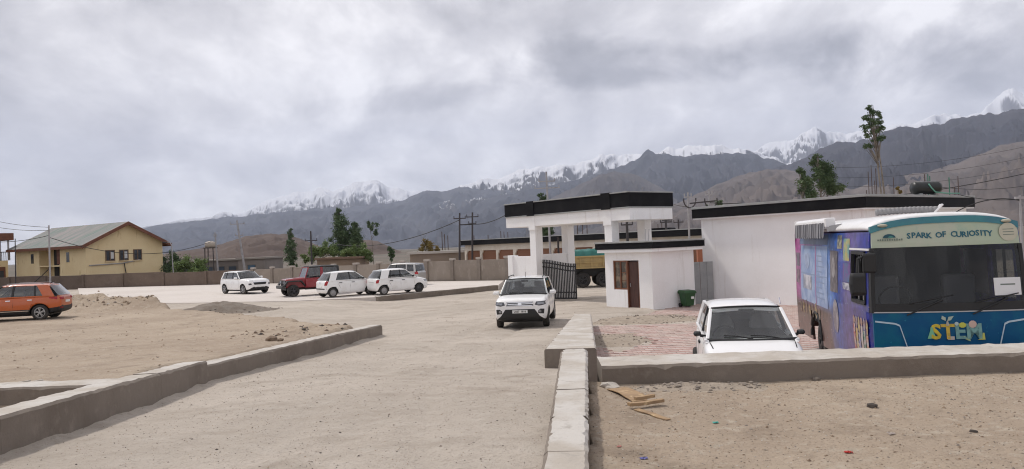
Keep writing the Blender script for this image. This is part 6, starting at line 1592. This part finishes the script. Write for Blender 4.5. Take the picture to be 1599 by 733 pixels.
for k, c_ in enumerate(((0.40, 0.05, 0.04), (0.50, 0.33, 0.05), (0.04, 0.10, 0.40), (0.45, 0.36, 0.30), (0.03, 0.22, 0.16), (0.48, 0.16, 0.05))):
    xa = -1.12 + k * 0.155
    side_pic('cartoon_block', xa, xa + 0.12, 0.62 + 0.05 * (k % 2), 1.10 - 0.06 * (k % 3), pic('cartoon_%d' % k, c_, (0.5, 0.45, 0.45), 11), 0.006)
    side_pic('cartoon_head', xa + 0.0, xa + 0.13, 1.10 - 0.06 * (k % 3), 1.24, pic('cartoon_head%d' % (k % 3), ((0.45, 0.28, 0.2), (0.3, 0.3, 0.4), (0.5, 0.4, 0.15))[k % 3], (0.2, 0.1, 0.1), 14), 0.007, True)
for k in range(7):
    side_pic('figure', -5.9 + k * 0.33, -5.72 + k * 0.33, 0.85, 1.10 + 0.04 * (k % 3), pic('sepia_figure%d' % (k % 2), ((0.22, 0.15, 0.10), (0.36, 0.26, 0.10))[k % 2], (0.05, 0.03, 0.03), 9), 0.006, True)
MB().beam((-0.05, -side_x(2.2) - 0.01, 2.33), (-1.2, -side_x(2.2) - 0.01, 2.33), 0.02, 0.03).build('rain_strip', b_white, bus)
# awning along the roof edge
aw = MB(); ax0, ax1 = -2.45, -5.5; yA = -hb_ * 0.965 + 0.07
aw.lathe([(0.09, 0), (0.09, ax0 - ax1)], (ax1, yA - 0.13, 2.80), 'x', 14)
awn = aw.build('awning_roller', b_white, bus, smooth=False)
m_can1 = M('grey_canvas', (0.12, 0.12, 0.135), 0.9); m_can2 = M('pale_canvas', (0.28, 0.28, 0.30), 0.9)
nst = 46
for k in range(nst):
    xa = ax0 - 0.05 - (ax0 - ax1 - 0.1) * k / nst; xb_ = ax0 - 0.05 - (ax0 - ax1 - 0.1) * (k + 1) / nst
    m = MB(); q = 4
    m.grid(lambda i, j: (xa + (xb_ - xa) * i / q, yA - 0.22 - 0.012 * math.sin(k * 1.3 + i * 0.8) - 0.02 * j, 2.80 - j * (0.26 + 0.035 * math.sin(math.pi * i / q))), q, 1)
    o = m.build('valance_strip', m_can1 if k % 2 else m_can2, bus)
    sd_ = o.modifiers.new('thick', 'SOLIDIFY'); sd_.thickness = 0.004
for xa in (ax0 + 0.02, ax1 - 0.02):
    MB().box(xa - 0.05, xa + 0.05, yA - 0.22, yA - 0.04, 2.71, 2.885).build('awning_bracket', b_white, bus, bevel=0.02)
MB().beam((ax0 + 0.02, yA - 0.18, 2.68), (ax0 + 0.16, yA + 0.05, 2.72), 0.06, 0.10).build('awning_arm', k_rim, bus)
# ribbed duct and ladder bracket lying on the roof
m = MB(); pts = [(-2.7, 0.05 + 0.0, 2.93), (-2.55, 0.45, 2.95), (-2.4, 0.85, 2.92)]
pp = []; rr2 = []
for k in range(31):
    t = k / 30; pp.append((-2.75 + 0.2 * t, -0.25 + 1.0 * t, 2.95 + 0.02 * math.sin(t * 3))); rr2.append(0.058 + (0.010 if k % 2 else 0))
m.tube(pp, rr2, 10); m.build('roof_duct', M('grey_duct', (0.25, 0.245, 0.25), 0.6), bus)
m = MB(); m.beam((-2.65, 0.70, 2.86), (-2.50, 0.80, 3.04), 0.05, 0.03); m.beam((-2.40, 0.62, 2.86), (-2.30, 0.76, 3.04), 0.05, 0.03)
for k in range(3):
    t = 0.25 + 0.3 * k; m.beam(Vector((-2.65, 0.70, 2.86)).lerp(Vector((-2.50, 0.80, 3.04)), t), Vector((-2.40, 0.62, 2.86)).lerp(Vector((-2.30, 0.76, 3.04)), t), 0.03, 0.02)
m.build('roof_bracket', b_white, bus)

# ------------------------------------------------------------------ poles and wires
def pole(name, label, px, ytop, d, zbase, r=0.10, lean=0.0, mat=None, arms=(), cat='pole', ins=True, group='utility poles'):
    mat = mat or m_darksteel
    b = at(px, 400, d); t = at(px, ytop, d)
    root = empty(name, (b.x, b.y, zbase), 0.0, label, cat, group)
    h = t.z - zbase
    def P(z, x=0.0): return Vector((lean * z / h + x, 0, z))
    MB().tube([P(-0.5), P(h * 0.5), P(h)], [r * 1.15, r, r * 0.8], 8).build('shaft', mat, root)
    for off, half in arms:
        a = MB().box(-half, half, -0.05, 0.05, -0.05, 0.05).build('crossarm', mat, root, loc=tuple(P(h - off)))
        if ins:
            for s in (-1, 0, 1) if half > 0.8 else (-1, 1):
                MB().tube([(s * half * 0.92, 0, 0.05), (s * half * 0.92, 0, 0.26)], 0.045, 6).build('insulator', mat, a)
    return root, (lambda z, x=0.0: Vector((b.x, b.y, zbase)) + P(z, x)), h
wires = MB(); 
def wire(p, q, sag, r=0.012, name='wire', label=None):
    p = Vector(p); q = Vector(q)
    m = MB(); m.tube([p.lerp(q, t / 14) - Vector((0, 0, sag * 4 * (t / 14) * (1 - t / 14))) for t in range(15)], r, 4)
    o = link(name, m.mesh(name, m_wire))
    return tag(o, label, 'wire')
pl1 = pole('utility_pole', 'pale leaning pole with crossarms beside the far white crossover', 383, 344, 96, 0, 0.13, -0.9, m_palepole, [(0.45, 0.9), (1.9, 0.5)])
pl2 = pole('utility_pole', 'pale pole next to the water tank stand behind brown wall', 340, 363, 100, 0, 0.11, -0.25, m_palepole, [(0.5, 0.2)])
pl3 = pole('utility_pole', 'dark single crossarm pole left of the tall poplars', 486.5, 361, 92, 0, 0.11, 0.0, None, [(1.15, 0.75)])
pl4 = pole('utility_pole', 'left post of the twin H pole behind the panel wall', 716.5, 333, 78, 0, 0.10, 0.25, None, [(0.55, 0.62)])
pl5 = pole('utility_pole', 'right post of the twin H pole behind the panel wall', 736.5, 332, 78, 0, 0.10, 0.25, None, [(0.45, 0.62), (1.15, 0.4)])
pl6 = pole('utility_pole', 'three armed pole top rising above the gateway roof', 860, 268, 68, 0, 0.09, -0.1, m_palepole, [(0.85, 0.75), (1.45, 1.15)])
pl7 = pole('utility_pole', 'dark pole with double crossarm seen beneath the gateway right side', 1042, 337, 60, 0, 0.10, 0.0, None, [(0.35, 0.3), (0.5, 0.45)])
pl8 = pole('utility_pole', 'shorter dark pole right of the gateway in the distance', 1061, 343, 85, 0, 0.10, 0.05, None, [(0.3, 0.55)])
pl9 = pole('utility_pole', 'grey pole with ring shaped insulators left of the white hall', 1077, 300, 52, 0, 0.07, 0.05, m_palepole, [(0.35, 0.25)], ins=True)
pl10 = pole('utility_pole', 'second grey pole of the insulator gantry left of the white hall', 1110, 296, 52, 0, 0.07, 0.05, m_palepole, [(0.35, 0.25)], ins=True)
pl11 = pole('utility_pole', 'dark pole framed between the gateway pillars', 981, 345, 58, 0, 0.11, 0.0, None, [(0.3, 0.45)])
pl12 = pole('utility_pole', 'pale pole standing in front of the yellow house', 77, 352, 76, 0, 0.085, 0.05, m_palepole, [])
pl13 = pole('utility_pole', 'thin dark pole at the far corner of the yellow house', 23, 373, 80, 0, 0.055, 0.1, m_darksteel, [])
pl14 = pole('utility_pole', 'pole with a wire bundle at the right edge beyond the bus', 1597, 305, 30, 0, 0.05, 0.0, m_palepole, [(0.1, 0.2)], ins=False)
gan = at(1077, 318, 52); gan2 = at(1117, 314, 52)
tag(link('gantry_beam', MB().beam((0, 0, 0), gan2 - gan, 0.09, 0.09).mesh('gantry_beam', m_darksteel), None, gan), 'dark crossbeam joining the two grey insulator poles', 'beam')
for px_, lab in ((1077, 'left ring insulator above the gantry by the hall'), (1110, 'right ring insulator above the gantry by the hall')):
    c = at(px_, 312, 51.8)
    m = MB(); m.tube([(0.42 * math.sin(a), 0, -0.55 * math.cos(a)) for a in [(-100 + 200 * k / 12) * math.pi / 180 for k in range(13)]], 0.045, 6, True)
    tag(link('ring_insulator', m.mesh('ring_insulator', m_darksteel), None, c), lab, 'insulator', 'ring insulators')
# street lamp beside the yellow house
lm = empty('street_lamp', at(269, 400, 86).xy.to_3d(), 0, 'curved grey street lamp right of the yellow house', 'lamp')
ht = at(269, 378, 86).z
MB().tube([(0.1, 0, -0.5), (0.0, 0, ht * 0.6), (-0.02, 0, ht - 0.4), (-0.2, 0, ht - 0.05), (-0.55, 0, ht)], 0.06, 8).build('lamp_post', m_palepole, lm)
MB().box(-1.0, -0.5, -0.12, 0.12, ht - 0.08, ht + 0.05).build('lamp_head', m_darksteel, lm, bevel=0.03)
# elevated tank
tp2 = at(329, 400, 104)
ts = empty('tank_stand', (tp2.x, tp2.y, 0), 0, 'pale round water tank on a tall steel stand', 'tank')
zt2 = at(329, 388, 104).z; zt3 = at(329, 377, 104).z
for sx in (-0.55, 0.55):
    for sy in (-0.55, 0.55):
        MB().tube([(sx * 1.1, sy, 0), (sx, sy, zt2)], 0.07, 5).build('leg', m_darksteel, ts)
MB().box(-0.75, 0.75, -0.75, 0.75, zt2, zt2 + 0.08).build('platform', m_darksteel, ts)
MB().lathe([(0.68, zt2 + 0.083), (0.70, zt2 + 0.4), (0.70, zt3 - 0.25), (0.55, zt3 - 0.1), (0.2, zt3), (0.01, zt3 + 0.02)], (0, 0, 0), 'z', 18).build('tank_body', M('cream_tank', (0.42, 0.36, 0.30), 0.6), ts, smooth=True)
# wires
P_ = lambda pl, off: pl[1](pl[2] - off)
wire(at(-30, 377, 80), P_(pl12, 1.0), 0.3, 0.03, label='upper thin wire reaching the pale pole from the left edge')
wire(P_(pl12, 1.2), at(330, 377.5, 98), 1.6, 0.03, label='long dark cable sagging across the yellow house gable')
wire(at(-60, 330, 92), P_(pl12, 0.2), 0.4, 0.022, label='highest wire crossing the sky left of the yellow house')
wire(at(-60, 340, 92), P_(pl12, 0.5), 0.5, 0.022, label='second highest wire left of the yellow house')
wire(P_(pl13, 5.6), P_(pl12, 4.2), 0.3, 0.05, label='sagging black cable low across the yellow house front')
wire(P_(pl4, 0.7), at(520, 381, 110), 1.2, 0.04, label='wire running left from the twin H pole')
wire(P_(pl5, 1.2), at(815, 318, 66), 0.5, 0.035, label='wire running right from the twin H pole to the gateway')
wire(P_(pl4, 1.2), P_(pl5, 1.2), 0.0, 0.06, label='short bar linking the two posts of the H pole')
wire(at(1040, 314, 56), P_(pl9, 1.0), 0.1, 0.022, label='wire between the gateway roof and the grey insulator pole')
wire(P_(pl10, 0.9), at(1660, 258, 45), 0.8, 0.024, label='long wire running up to the right above the hall roof')
wire(at(1440, 288, 40), at(1680, 272, 40), 0.5, 0.012, label='thin wire just below the long wire over the hall roof')
for k, (ya, yb) in enumerate(((262, 205), (278, 222), (292, 238))):
    wire(at(1300, ya, 180), at(1700, yb, 160), 2.0, 0.030, label=('uppermost', 'middle', 'lowest')[k] + ' faint power line before the dark slope at right')
wire(at(1490, 333, 30), P_(pl14, 0.2), -0.25, 0.02, label='black cable drooping from the right edge pole behind the bus')
wire(at(1500, 305, 31), P_(pl14, 0.15), 0.1, 0.012, label='thin cable from the hall roof end to the right edge pole')
# thin rods sticking up from roofs beyond the gate
for i, (px_, yt, d_) in enumerate(((690, 362, 82), (694, 366, 82), (699, 368, 82), (740, 368, 80), (782, 361, 84), (787, 362, 84), (793, 363, 84), (902, 352, 75), (910, 350, 75), (917, 352, 75), (1028, 350, 88), (1034, 348, 88), (762, 367, 84))):
    o = rebar(px_, yt, d_, 2.5, 'rebar rod number %d' % i, 0.045)
    o['label'] = ('tallest rod of the cluster right of the yellowish bush', 'middle rod of the cluster right of the yellowish bush', 'right rod of the cluster right of the yellowish bush', 'lone rod just right of the twin H pole', 'left rod above the service building roof', 'centre rod above the service building roof', 'right rod above the service building roof', 'left rod seen through the gateway opening', 'middle rod seen through the gateway opening', 'right rod seen through the gateway opening', 'left rod above the small rear block', 'right rod above the small rear block', 'short rod between the H pole and the service roof rods')[i]
for px_, d_, lab in ((1007, 33.6, 'thin grey conduit rising left on the gatehouse roof'), (1012, 33.8, 'thin grey conduit rising right on the gatehouse roof')):
    o = rebar(px_, 358, d_, 2.73, lab, 0.016, 0.05, m_palepole); o.name = 'roof_conduit'; o['category'] = 'pipe'; o['group'] = 'gatehouse roof conduits'
o = rebar(871, 370, 41.5, 2.2, 'slim dark post standing beside the gateway rear pillar', 0.06, 0.0, m_darksteel); o.name = 'post'; o['category'] = 'post'; del o['group']

# ------------------------------------------------------------------ trees
m_leaf = M('poplar_leaf', (0.072, 0.12, 0.05), 0.6, var=[(0.9, (0.115, 0.165, 0.07), 0.45, 0.65), (0.4, (0.04, 0.075, 0.03), 0.5, 0.7)])
m_leaf2 = M('willow_leaf', (0.13, 0.19, 0.055), 0.6, var=[(0.9, (0.18, 0.25, 0.075), 0.45, 0.65)])
m_leaf3 = M('ochre_leaf', (0.17, 0.125, 0.03), 0.7, var=[(0.9, (0.22, 0.15, 0.04), 0.45, 0.65)])
m_bark = M('pale_bark', (0.24, 0.21, 0.18), 0.9, var=[(3.0, (0.14, 0.12, 0.10), 0.45, 0.65)], bump=[(10, 0.01)])
def leaves(name, centres, radii, n, size, mat, parent, seed, wind=0.0, flat=1.0):
    r = np.random.default_rng(seed)
    k = r.choice(len(centres), n, p=np.array(radii) ** 2 / np.sum(np.array(radii) ** 2))
    C = np.array(centres)[k]; Rd = np.array(radii)[k]
    v = r.normal(size=(n, 3)); v /= np.linalg.norm(v, axis=1, keepdims=True)
    P = C + v * (Rd * np.where(r.random(n) < 0.25, np.minimum(r.gamma(2.0, 0.5, n), 1.45), r.random(n) ** 0.6))[:, None] * np.array([1 + 0.35 * wind, 1, flat])
    a = r.normal(size=(n, 3)); a[:, 0] -= wind * 1.6; a[:, 2] += wind * 0.7; a /= np.linalg.norm(a, axis=1, keepdims=True)
    b = np.cross(a, r.normal(size=(n, 3))); b /= np.linalg.norm(b, axis=1, keepdims=True)
    s = size * 0.72 * r.uniform(0.5, 1.3, n)[:, None]
    V = np.stack([P - a * s, P + b * s * 0.42, P + a * s, P - b * s * 0.42], 1).reshape(-1, 3)
    F = np.arange(n * 4).reshape(-1, 4)
    o = link(name, numesh(name, V, F, mat, smooth=False), parent)
    return o
def tree(name, label, px, ytop, d, zbase, clumps, n, size, mat, seed, trunk=0.12, wind=0.0, lean=0.0, cat='tree', group=None, zlow=None, forks=1):
    """clumps: (px, py, radius px) of the foliage masses as surveyed; each spread in depth as well"""
    b = at(px, 400, d); root = empty(name, (b.x, b.y, zbase), 0, label, cat, group)
    r = random.Random(seed); cs = []; rs = []
    k_ = d / FPX
    for cx, cy, cr in clumps:
        cr = cr * 1.25
        p = at(cx, cy, d + r.uniform(-0.6, 0.6) * cr * k_) - Vector((b.x, b.y, zbase))
        for _ in range(9):
            q = Vector((r.gauss(0, 1), r.gauss(0, 1), r.gauss(0, 1.2))).normalized() * cr * k_ * r.uniform(0.1, 1.05)
            cs.append(tuple(p + q)); rs.append(cr * k_ * r.uniform(0.25, 0.55))
    leaves('crown', cs, rs, int(n * 3.0), size * 0.85, mat, root, seed, wind)
    top = at(px, ytop, d).z - zbase
    m = MB()
    tops = sorted(cs, key=lambda c: -c[2])[0]
    for f_ in range(forks):
        ox = (f_ - (forks - 1) / 2) * 0.35
        pts = [Vector((ox * 0.3 + (tops[0] + ox) * t + 0.08 * math.sin(5 * t + seed + f_), tops[1] * t + f_ * 0.1, -0.3 + (tops[2] + 0.3) * t)) for t in [k / 8 for k in range(9)]]
        m.tube(pts, [trunk * (1 - 0.8 * k / 8) for k in range(9)], 7)
    for c in cs[::3]:
        t = max(0.2, min(0.9, c[2] / max(tops[2], 0.1) - 0.12))
        s_ = Vector((tops[0] * t, tops[1] * t, tops[2] * t))
        m.tube([s_, s_.lerp(Vector(c), 0.5) + Vector((0, 0, 0.05)), Vector(c)], [trunk * 0.35, trunk * 0.25, trunk * 0.08], 5)
    m.build('trunk', m_bark, root, smooth=True)
    return root
col_ = lambda x, y0, y1, w0, w1, n, lean=0: [(x + lean * (1 - k / (n - 1)), y0 + (y1 - y0) * k / (n - 1), w0 + (w1 - w0) * math.sin(math.pi * min(1, (k + 0.6) / n) * 0.75)) for k in range(n)]
tree('poplar_tree', 'slim dark poplar rising behind the wall above the red jeep', 457, 353, 100, 0, col_(456, 360, 412, 2.0, 8.0, 8, -3), 1900, 0.18, m_leaf, 21, 0.10)
tree('poplar_tree', 'tallest broad poplar behind the panel wall', 533, 325, 110, 0, col_(533, 332, 392, 4.0, 13.0, 9, -5), 4200, 0.22, m_leaf, 22, 0.16)
tree('poplar_tree', 'second poplar pressed against the right of the tallest poplar', 556, 346, 110, 0, col_(555, 352, 394, 4.0, 12.0, 7, -1), 3000, 0.22, m_leaf, 23, 0.16)
tree('poplar_tree', 'thin windblown poplar with a small leaning tuft of leaves', 584, 345, 110, 0, [(576, 349, 4), (580, 355, 5), (586, 362, 5), (588, 352, 3)], 420, 0.22, m_leaf, 24, 0.06)
tree('poplar_tree', 'short dark poplar stub right of the windblown poplar', 611, 385, 100, 0, [(608, 388, 4), (611, 395, 5), (612, 400, 5)], 450, 0.2, m_leaf, 25, 0.06)
tree('leafy_bush', 'bright green willow bush below the poplars behind the wall', 500, 385, 98, 0, [(476, 402, 6), (487, 397, 9), (500, 393, 10), (514, 391, 9), (522, 396, 8)], 4200, 0.16, m_leaf2, 26, 0.08, cat='bush')
tree('leafy_bush', 'second bright willow bush under the second poplar', 560, 388, 98, 0, [(540, 397, 8), (552, 394, 9), (565, 394, 9), (576, 398, 7)], 3800, 0.16, m_leaf2, 27, 0.08, cat='bush')
tree('leafy_bush', 'dark green bush beside the yellow house corner', 265, 395, 92, 0, [(262, 404, 10), (272, 404, 9), (268, 418, 12), (259, 420, 9)], 2000, 0.18, m_leaf, 28, 0.08, cat='bush')
tree('leafy_bush', 'light green bush right of the street lamp', 283, 405, 88, 0, [(280, 416, 10), (290, 414, 9), (286, 424, 12)], 1900, 0.16, m_leaf2, 29, 0.08, cat='bush')
tree('leafy_bush', 'green bush at the right end of the shrubs by the brown wall', 310, 407, 88, 0, [(304, 417, 10), (316, 417, 9), (310, 425, 11)], 1900, 0.16, m_leaf2, 30, 0.08, cat='bush')
tree('leafy_bush', 'yellowish autumn coloured bush behind the panel wall', 667, 372, 84, 0, [(660, 385, 6), (667, 379, 6), (672, 388, 8), (682, 389, 5)], 800, 0.17, m_leaf3, 31, 0.07, cat='bush')
tree('poplar_tree', 'green tree crown seen between the gateway pillars', 852, 350, 90, 0, [(846, 360, 8), (856, 357, 9), (850, 368, 9)], 1400, 0.2, m_leaf, 32, 0.1)
tree('poplar_tree', 'bit of tree crown peeping over the gateway roof', 846, 302, 95, 0, [(845, 306, 4), (848, 310, 5), (846, 320, 7), (842, 335, 7)], 700, 0.2, m_leaf, 33, 0.1)
tree('poplar_tree', 'sparse left tree bending in wind behind the hall', 1262, 258, 58, 0, [(1252, 268, 6), (1258, 280, 8), (1262, 294, 10), (1250, 298, 5), (1266, 308, 10)], 1500, 0.15, m_leaf, 34, 0.10, wind=0.8)
tree('poplar_tree', 'dense leaning tree behind the hall, right of the sparse one', 1290, 237, 60, 0, [(1273, 246, 6), (1280, 258, 10), (1288, 270, 13), (1294, 284, 13), (1298, 297, 12), (1284, 290, 10), (1276, 276, 7)], 3600, 0.15, m_leaf, 35, 0.12, wind=0.8)
tree('poplar_tree', 'tall bare stemmed tree with windblown tuft above the hall', 1391, 160, 60, 0, [(1357, 168, 4), (1363, 177, 6), (1352, 184, 5), (1371, 186, 6), (1360, 193, 6), (1349, 197, 4), (1375, 200, 6), (1364, 205, 5), (1354, 210, 5), (1376, 216, 5), (1366, 219, 4), (1358, 226, 4), (1352, 229, 3)], 1500, 0.14, m_leaf, 36, 0.11, wind=1.0, forks=2)
tree('leafy_bush', 'small yellowish sapling on the hall roof line right of thin tree', 1404, 288, 50, 0, [(1402, 294, 3), (1405, 299, 3)], 120, 0.10, m_leaf3, 37, 0.04, cat='bush')
tree('poplar_tree', 'small tree top left of the white hall fascia', 1125, 312, 62, 0, [(1124, 318, 5), (1120, 328, 5), (1104, 326, 4), (1098, 335, 5)], 500, 0.14, m_leaf, 38, 0.06)

# ------------------------------------------------------------------ scrap wood and litter on the right terrace
m_plank = M('raw_plank', (0.34, 0.225, 0.125), 0.8, var=[(3.0, (0.24, 0.155, 0.09), 0.45, 0.65, (0.6, 6, 6)), (9.0, (0.52, 0.38, 0.22), 0.58, 0.7)], bump=[(20, 0.004)])
def zt(x, y): return float(zground(np.array(float(x)), np.array(float(y))))
def plank(label, a, b, wdt, th, dz=0.0, curl=0.0, mat=None):
    pa = onz(*a, 0.97); pb = onz(*b, 0.97)
    d = (pb - pa); Ln = d.length; nrm = Vector((-d.y, d.x, 0)).normalized()
    rings = []
    for k in range(9):
        t = k / 8; p = pa.lerp(pb, t); z = zt(p.x, p.y) + 0.004 + dz + curl * math.sin(math.pi * t) * 0.05
        ww = wdt / 2 * (1 - 0.25 * (t if t > 0.8 else 0)) * (1 + 0.06 * math.sin(9 * t))
        rings.append([Vector((p.x, p.y, 0)) - pa.xy.to_3d() + nrm * s * ww + Vector((0, 0, z - 0.95 + h)) for s, h in ((-1, 0), (1, 0), (1, th), (-1, th))])
    m = MB(); m.loft(rings)
    return tag(m.build('plank', mat or m_plank, None, bevel=0.003, loc=(pa.x, pa.y, 0.95)), label, 'plank')
plank('broad pale warped board lying by the wall corner', (962, 609), (1000, 628), 0.24, 0.012, 0.0, 0.6)
plank('wooden batten lying across the broad board', (982, 639), (1036, 632), 0.07, 0.035, 0.030)
plank('short brown batten behind the other batten on the board', (992, 630), (1022, 626), 0.055, 0.035, 0.030)
plank('long thin splintered board lying nearest the viewer', (994, 640), (1044, 654), 0.075, 0.012, 0.0)
p_ = onz(951, 606, 0.97)
tag(link('concrete_lump', rock_mesh('concrete_lump', 44, m_cap, 2), None, (p_.x, p_.y, zt(p_.x, p_.y) + 0.02), (0, 0, 0.4), (0.11, 0.16, 0.09)), 'rounded concrete lump at the end of the broad board', 'rubble')
def scrap(label, px, py, s, col, z=0.96):
    p = onz(px, py, z); r = random.Random(px)
    m = MB(); n = 5
    m.grid(lambda i, j: (s * (i / n - 0.5) * 2 + r.uniform(-.2, .2) * s, s * (j / n - 0.5) * 1.4 + r.uniform(-.2, .2) * s, s * (0.15 + r.uniform(0, 0.5))), n, n)
    o = m.build('litter', M('litter_%d' % px, col, 0.6), None, loc=(p.x, p.y, zt(p.x, p.y)))
    sd_ = o.modifiers.new('thick', 'SOLIDIFY'); sd_.thickness = 0.003
    return tag(o, label, 'litter')
scrap('crumpled red wrapper on the dirt at lower right', 1325, 704, 0.030, (0.45, 0.03, 0.02))
scrap('small teal plastic scrap right of the planks', 1117, 658, 0.028, (0.05, 0.33, 0.28))
scrap('small blue violet scrap near the bottom edge', 1005, 718, 0.030, (0.12, 0.12, 0.33))
scrap('orange red scrap in the rubble at the retaining wall foot', 1045, 605, 0.035, (0.40, 0.12, 0.05))
scrap('white paper scrap beside the rubble strip', 1063, 603, 0.045, (0.5, 0.5, 0.5))
scrap('pinkish scrap beside the shadow of the narrow wall', 967, 701, 0.02, (0.45, 0.18, 0.15))
scrap('pale curled scrap at the right of the dirt', 1392, 677, 0.03, (0.35, 0.3, 0.27))
scrap('pale paper lying on the driveway near the bottom left', 33, 702, 0.02, (0.6, 0.58, 0.55), 1.0) if False else None
def dirt_sticks(label, px, py, ln, ang_, z):
    p = onz(px, py, z); zz_ = zt(p.x, p.y)
    m = MB(); m.beam((-ln / 2, 0, 0.02), (ln / 2, 0, 0.05), 0.05, 0.03)
    return tag(m.build('broken_board', m_cap, None, loc=(p.x, p.y, zz_ + 0.01), rot=(0, 0, ang_), bevel=0.004), label, 'board')
dirt_sticks('left pale broken board on the dirt at the left edge', 28, 598, 0.35, 0.3, 0.95)
dirt_sticks('right pale broken board on the dirt at the left edge', 50, 597, 0.30, 0.5, 0.95)

# ------------------------------------------------------------------ hazy mountain air
hz_ = bpy.data.materials.new('hazy_air'); hz_.use_nodes = True
t = hz_.node_tree; t.nodes.clear()
pv_ = t.nodes.new('ShaderNodeVolumePrincipled'); pv_.inputs['Color'].default_value = (0.74, 0.82, 1.0, 1); pv_.inputs['Density'].default_value = HAZE = 0.000056
ou = t.nodes.new('ShaderNodeOutputMaterial'); t.links.new(pv_.outputs[0], ou.inputs['Volume'])
tag(MB().box(-16500, 16500, -4300, 19000, -140, 2900).build('haze', hz_), 'thin grey blue air between the viewer and the mountains', 'haze', kind='stuff')
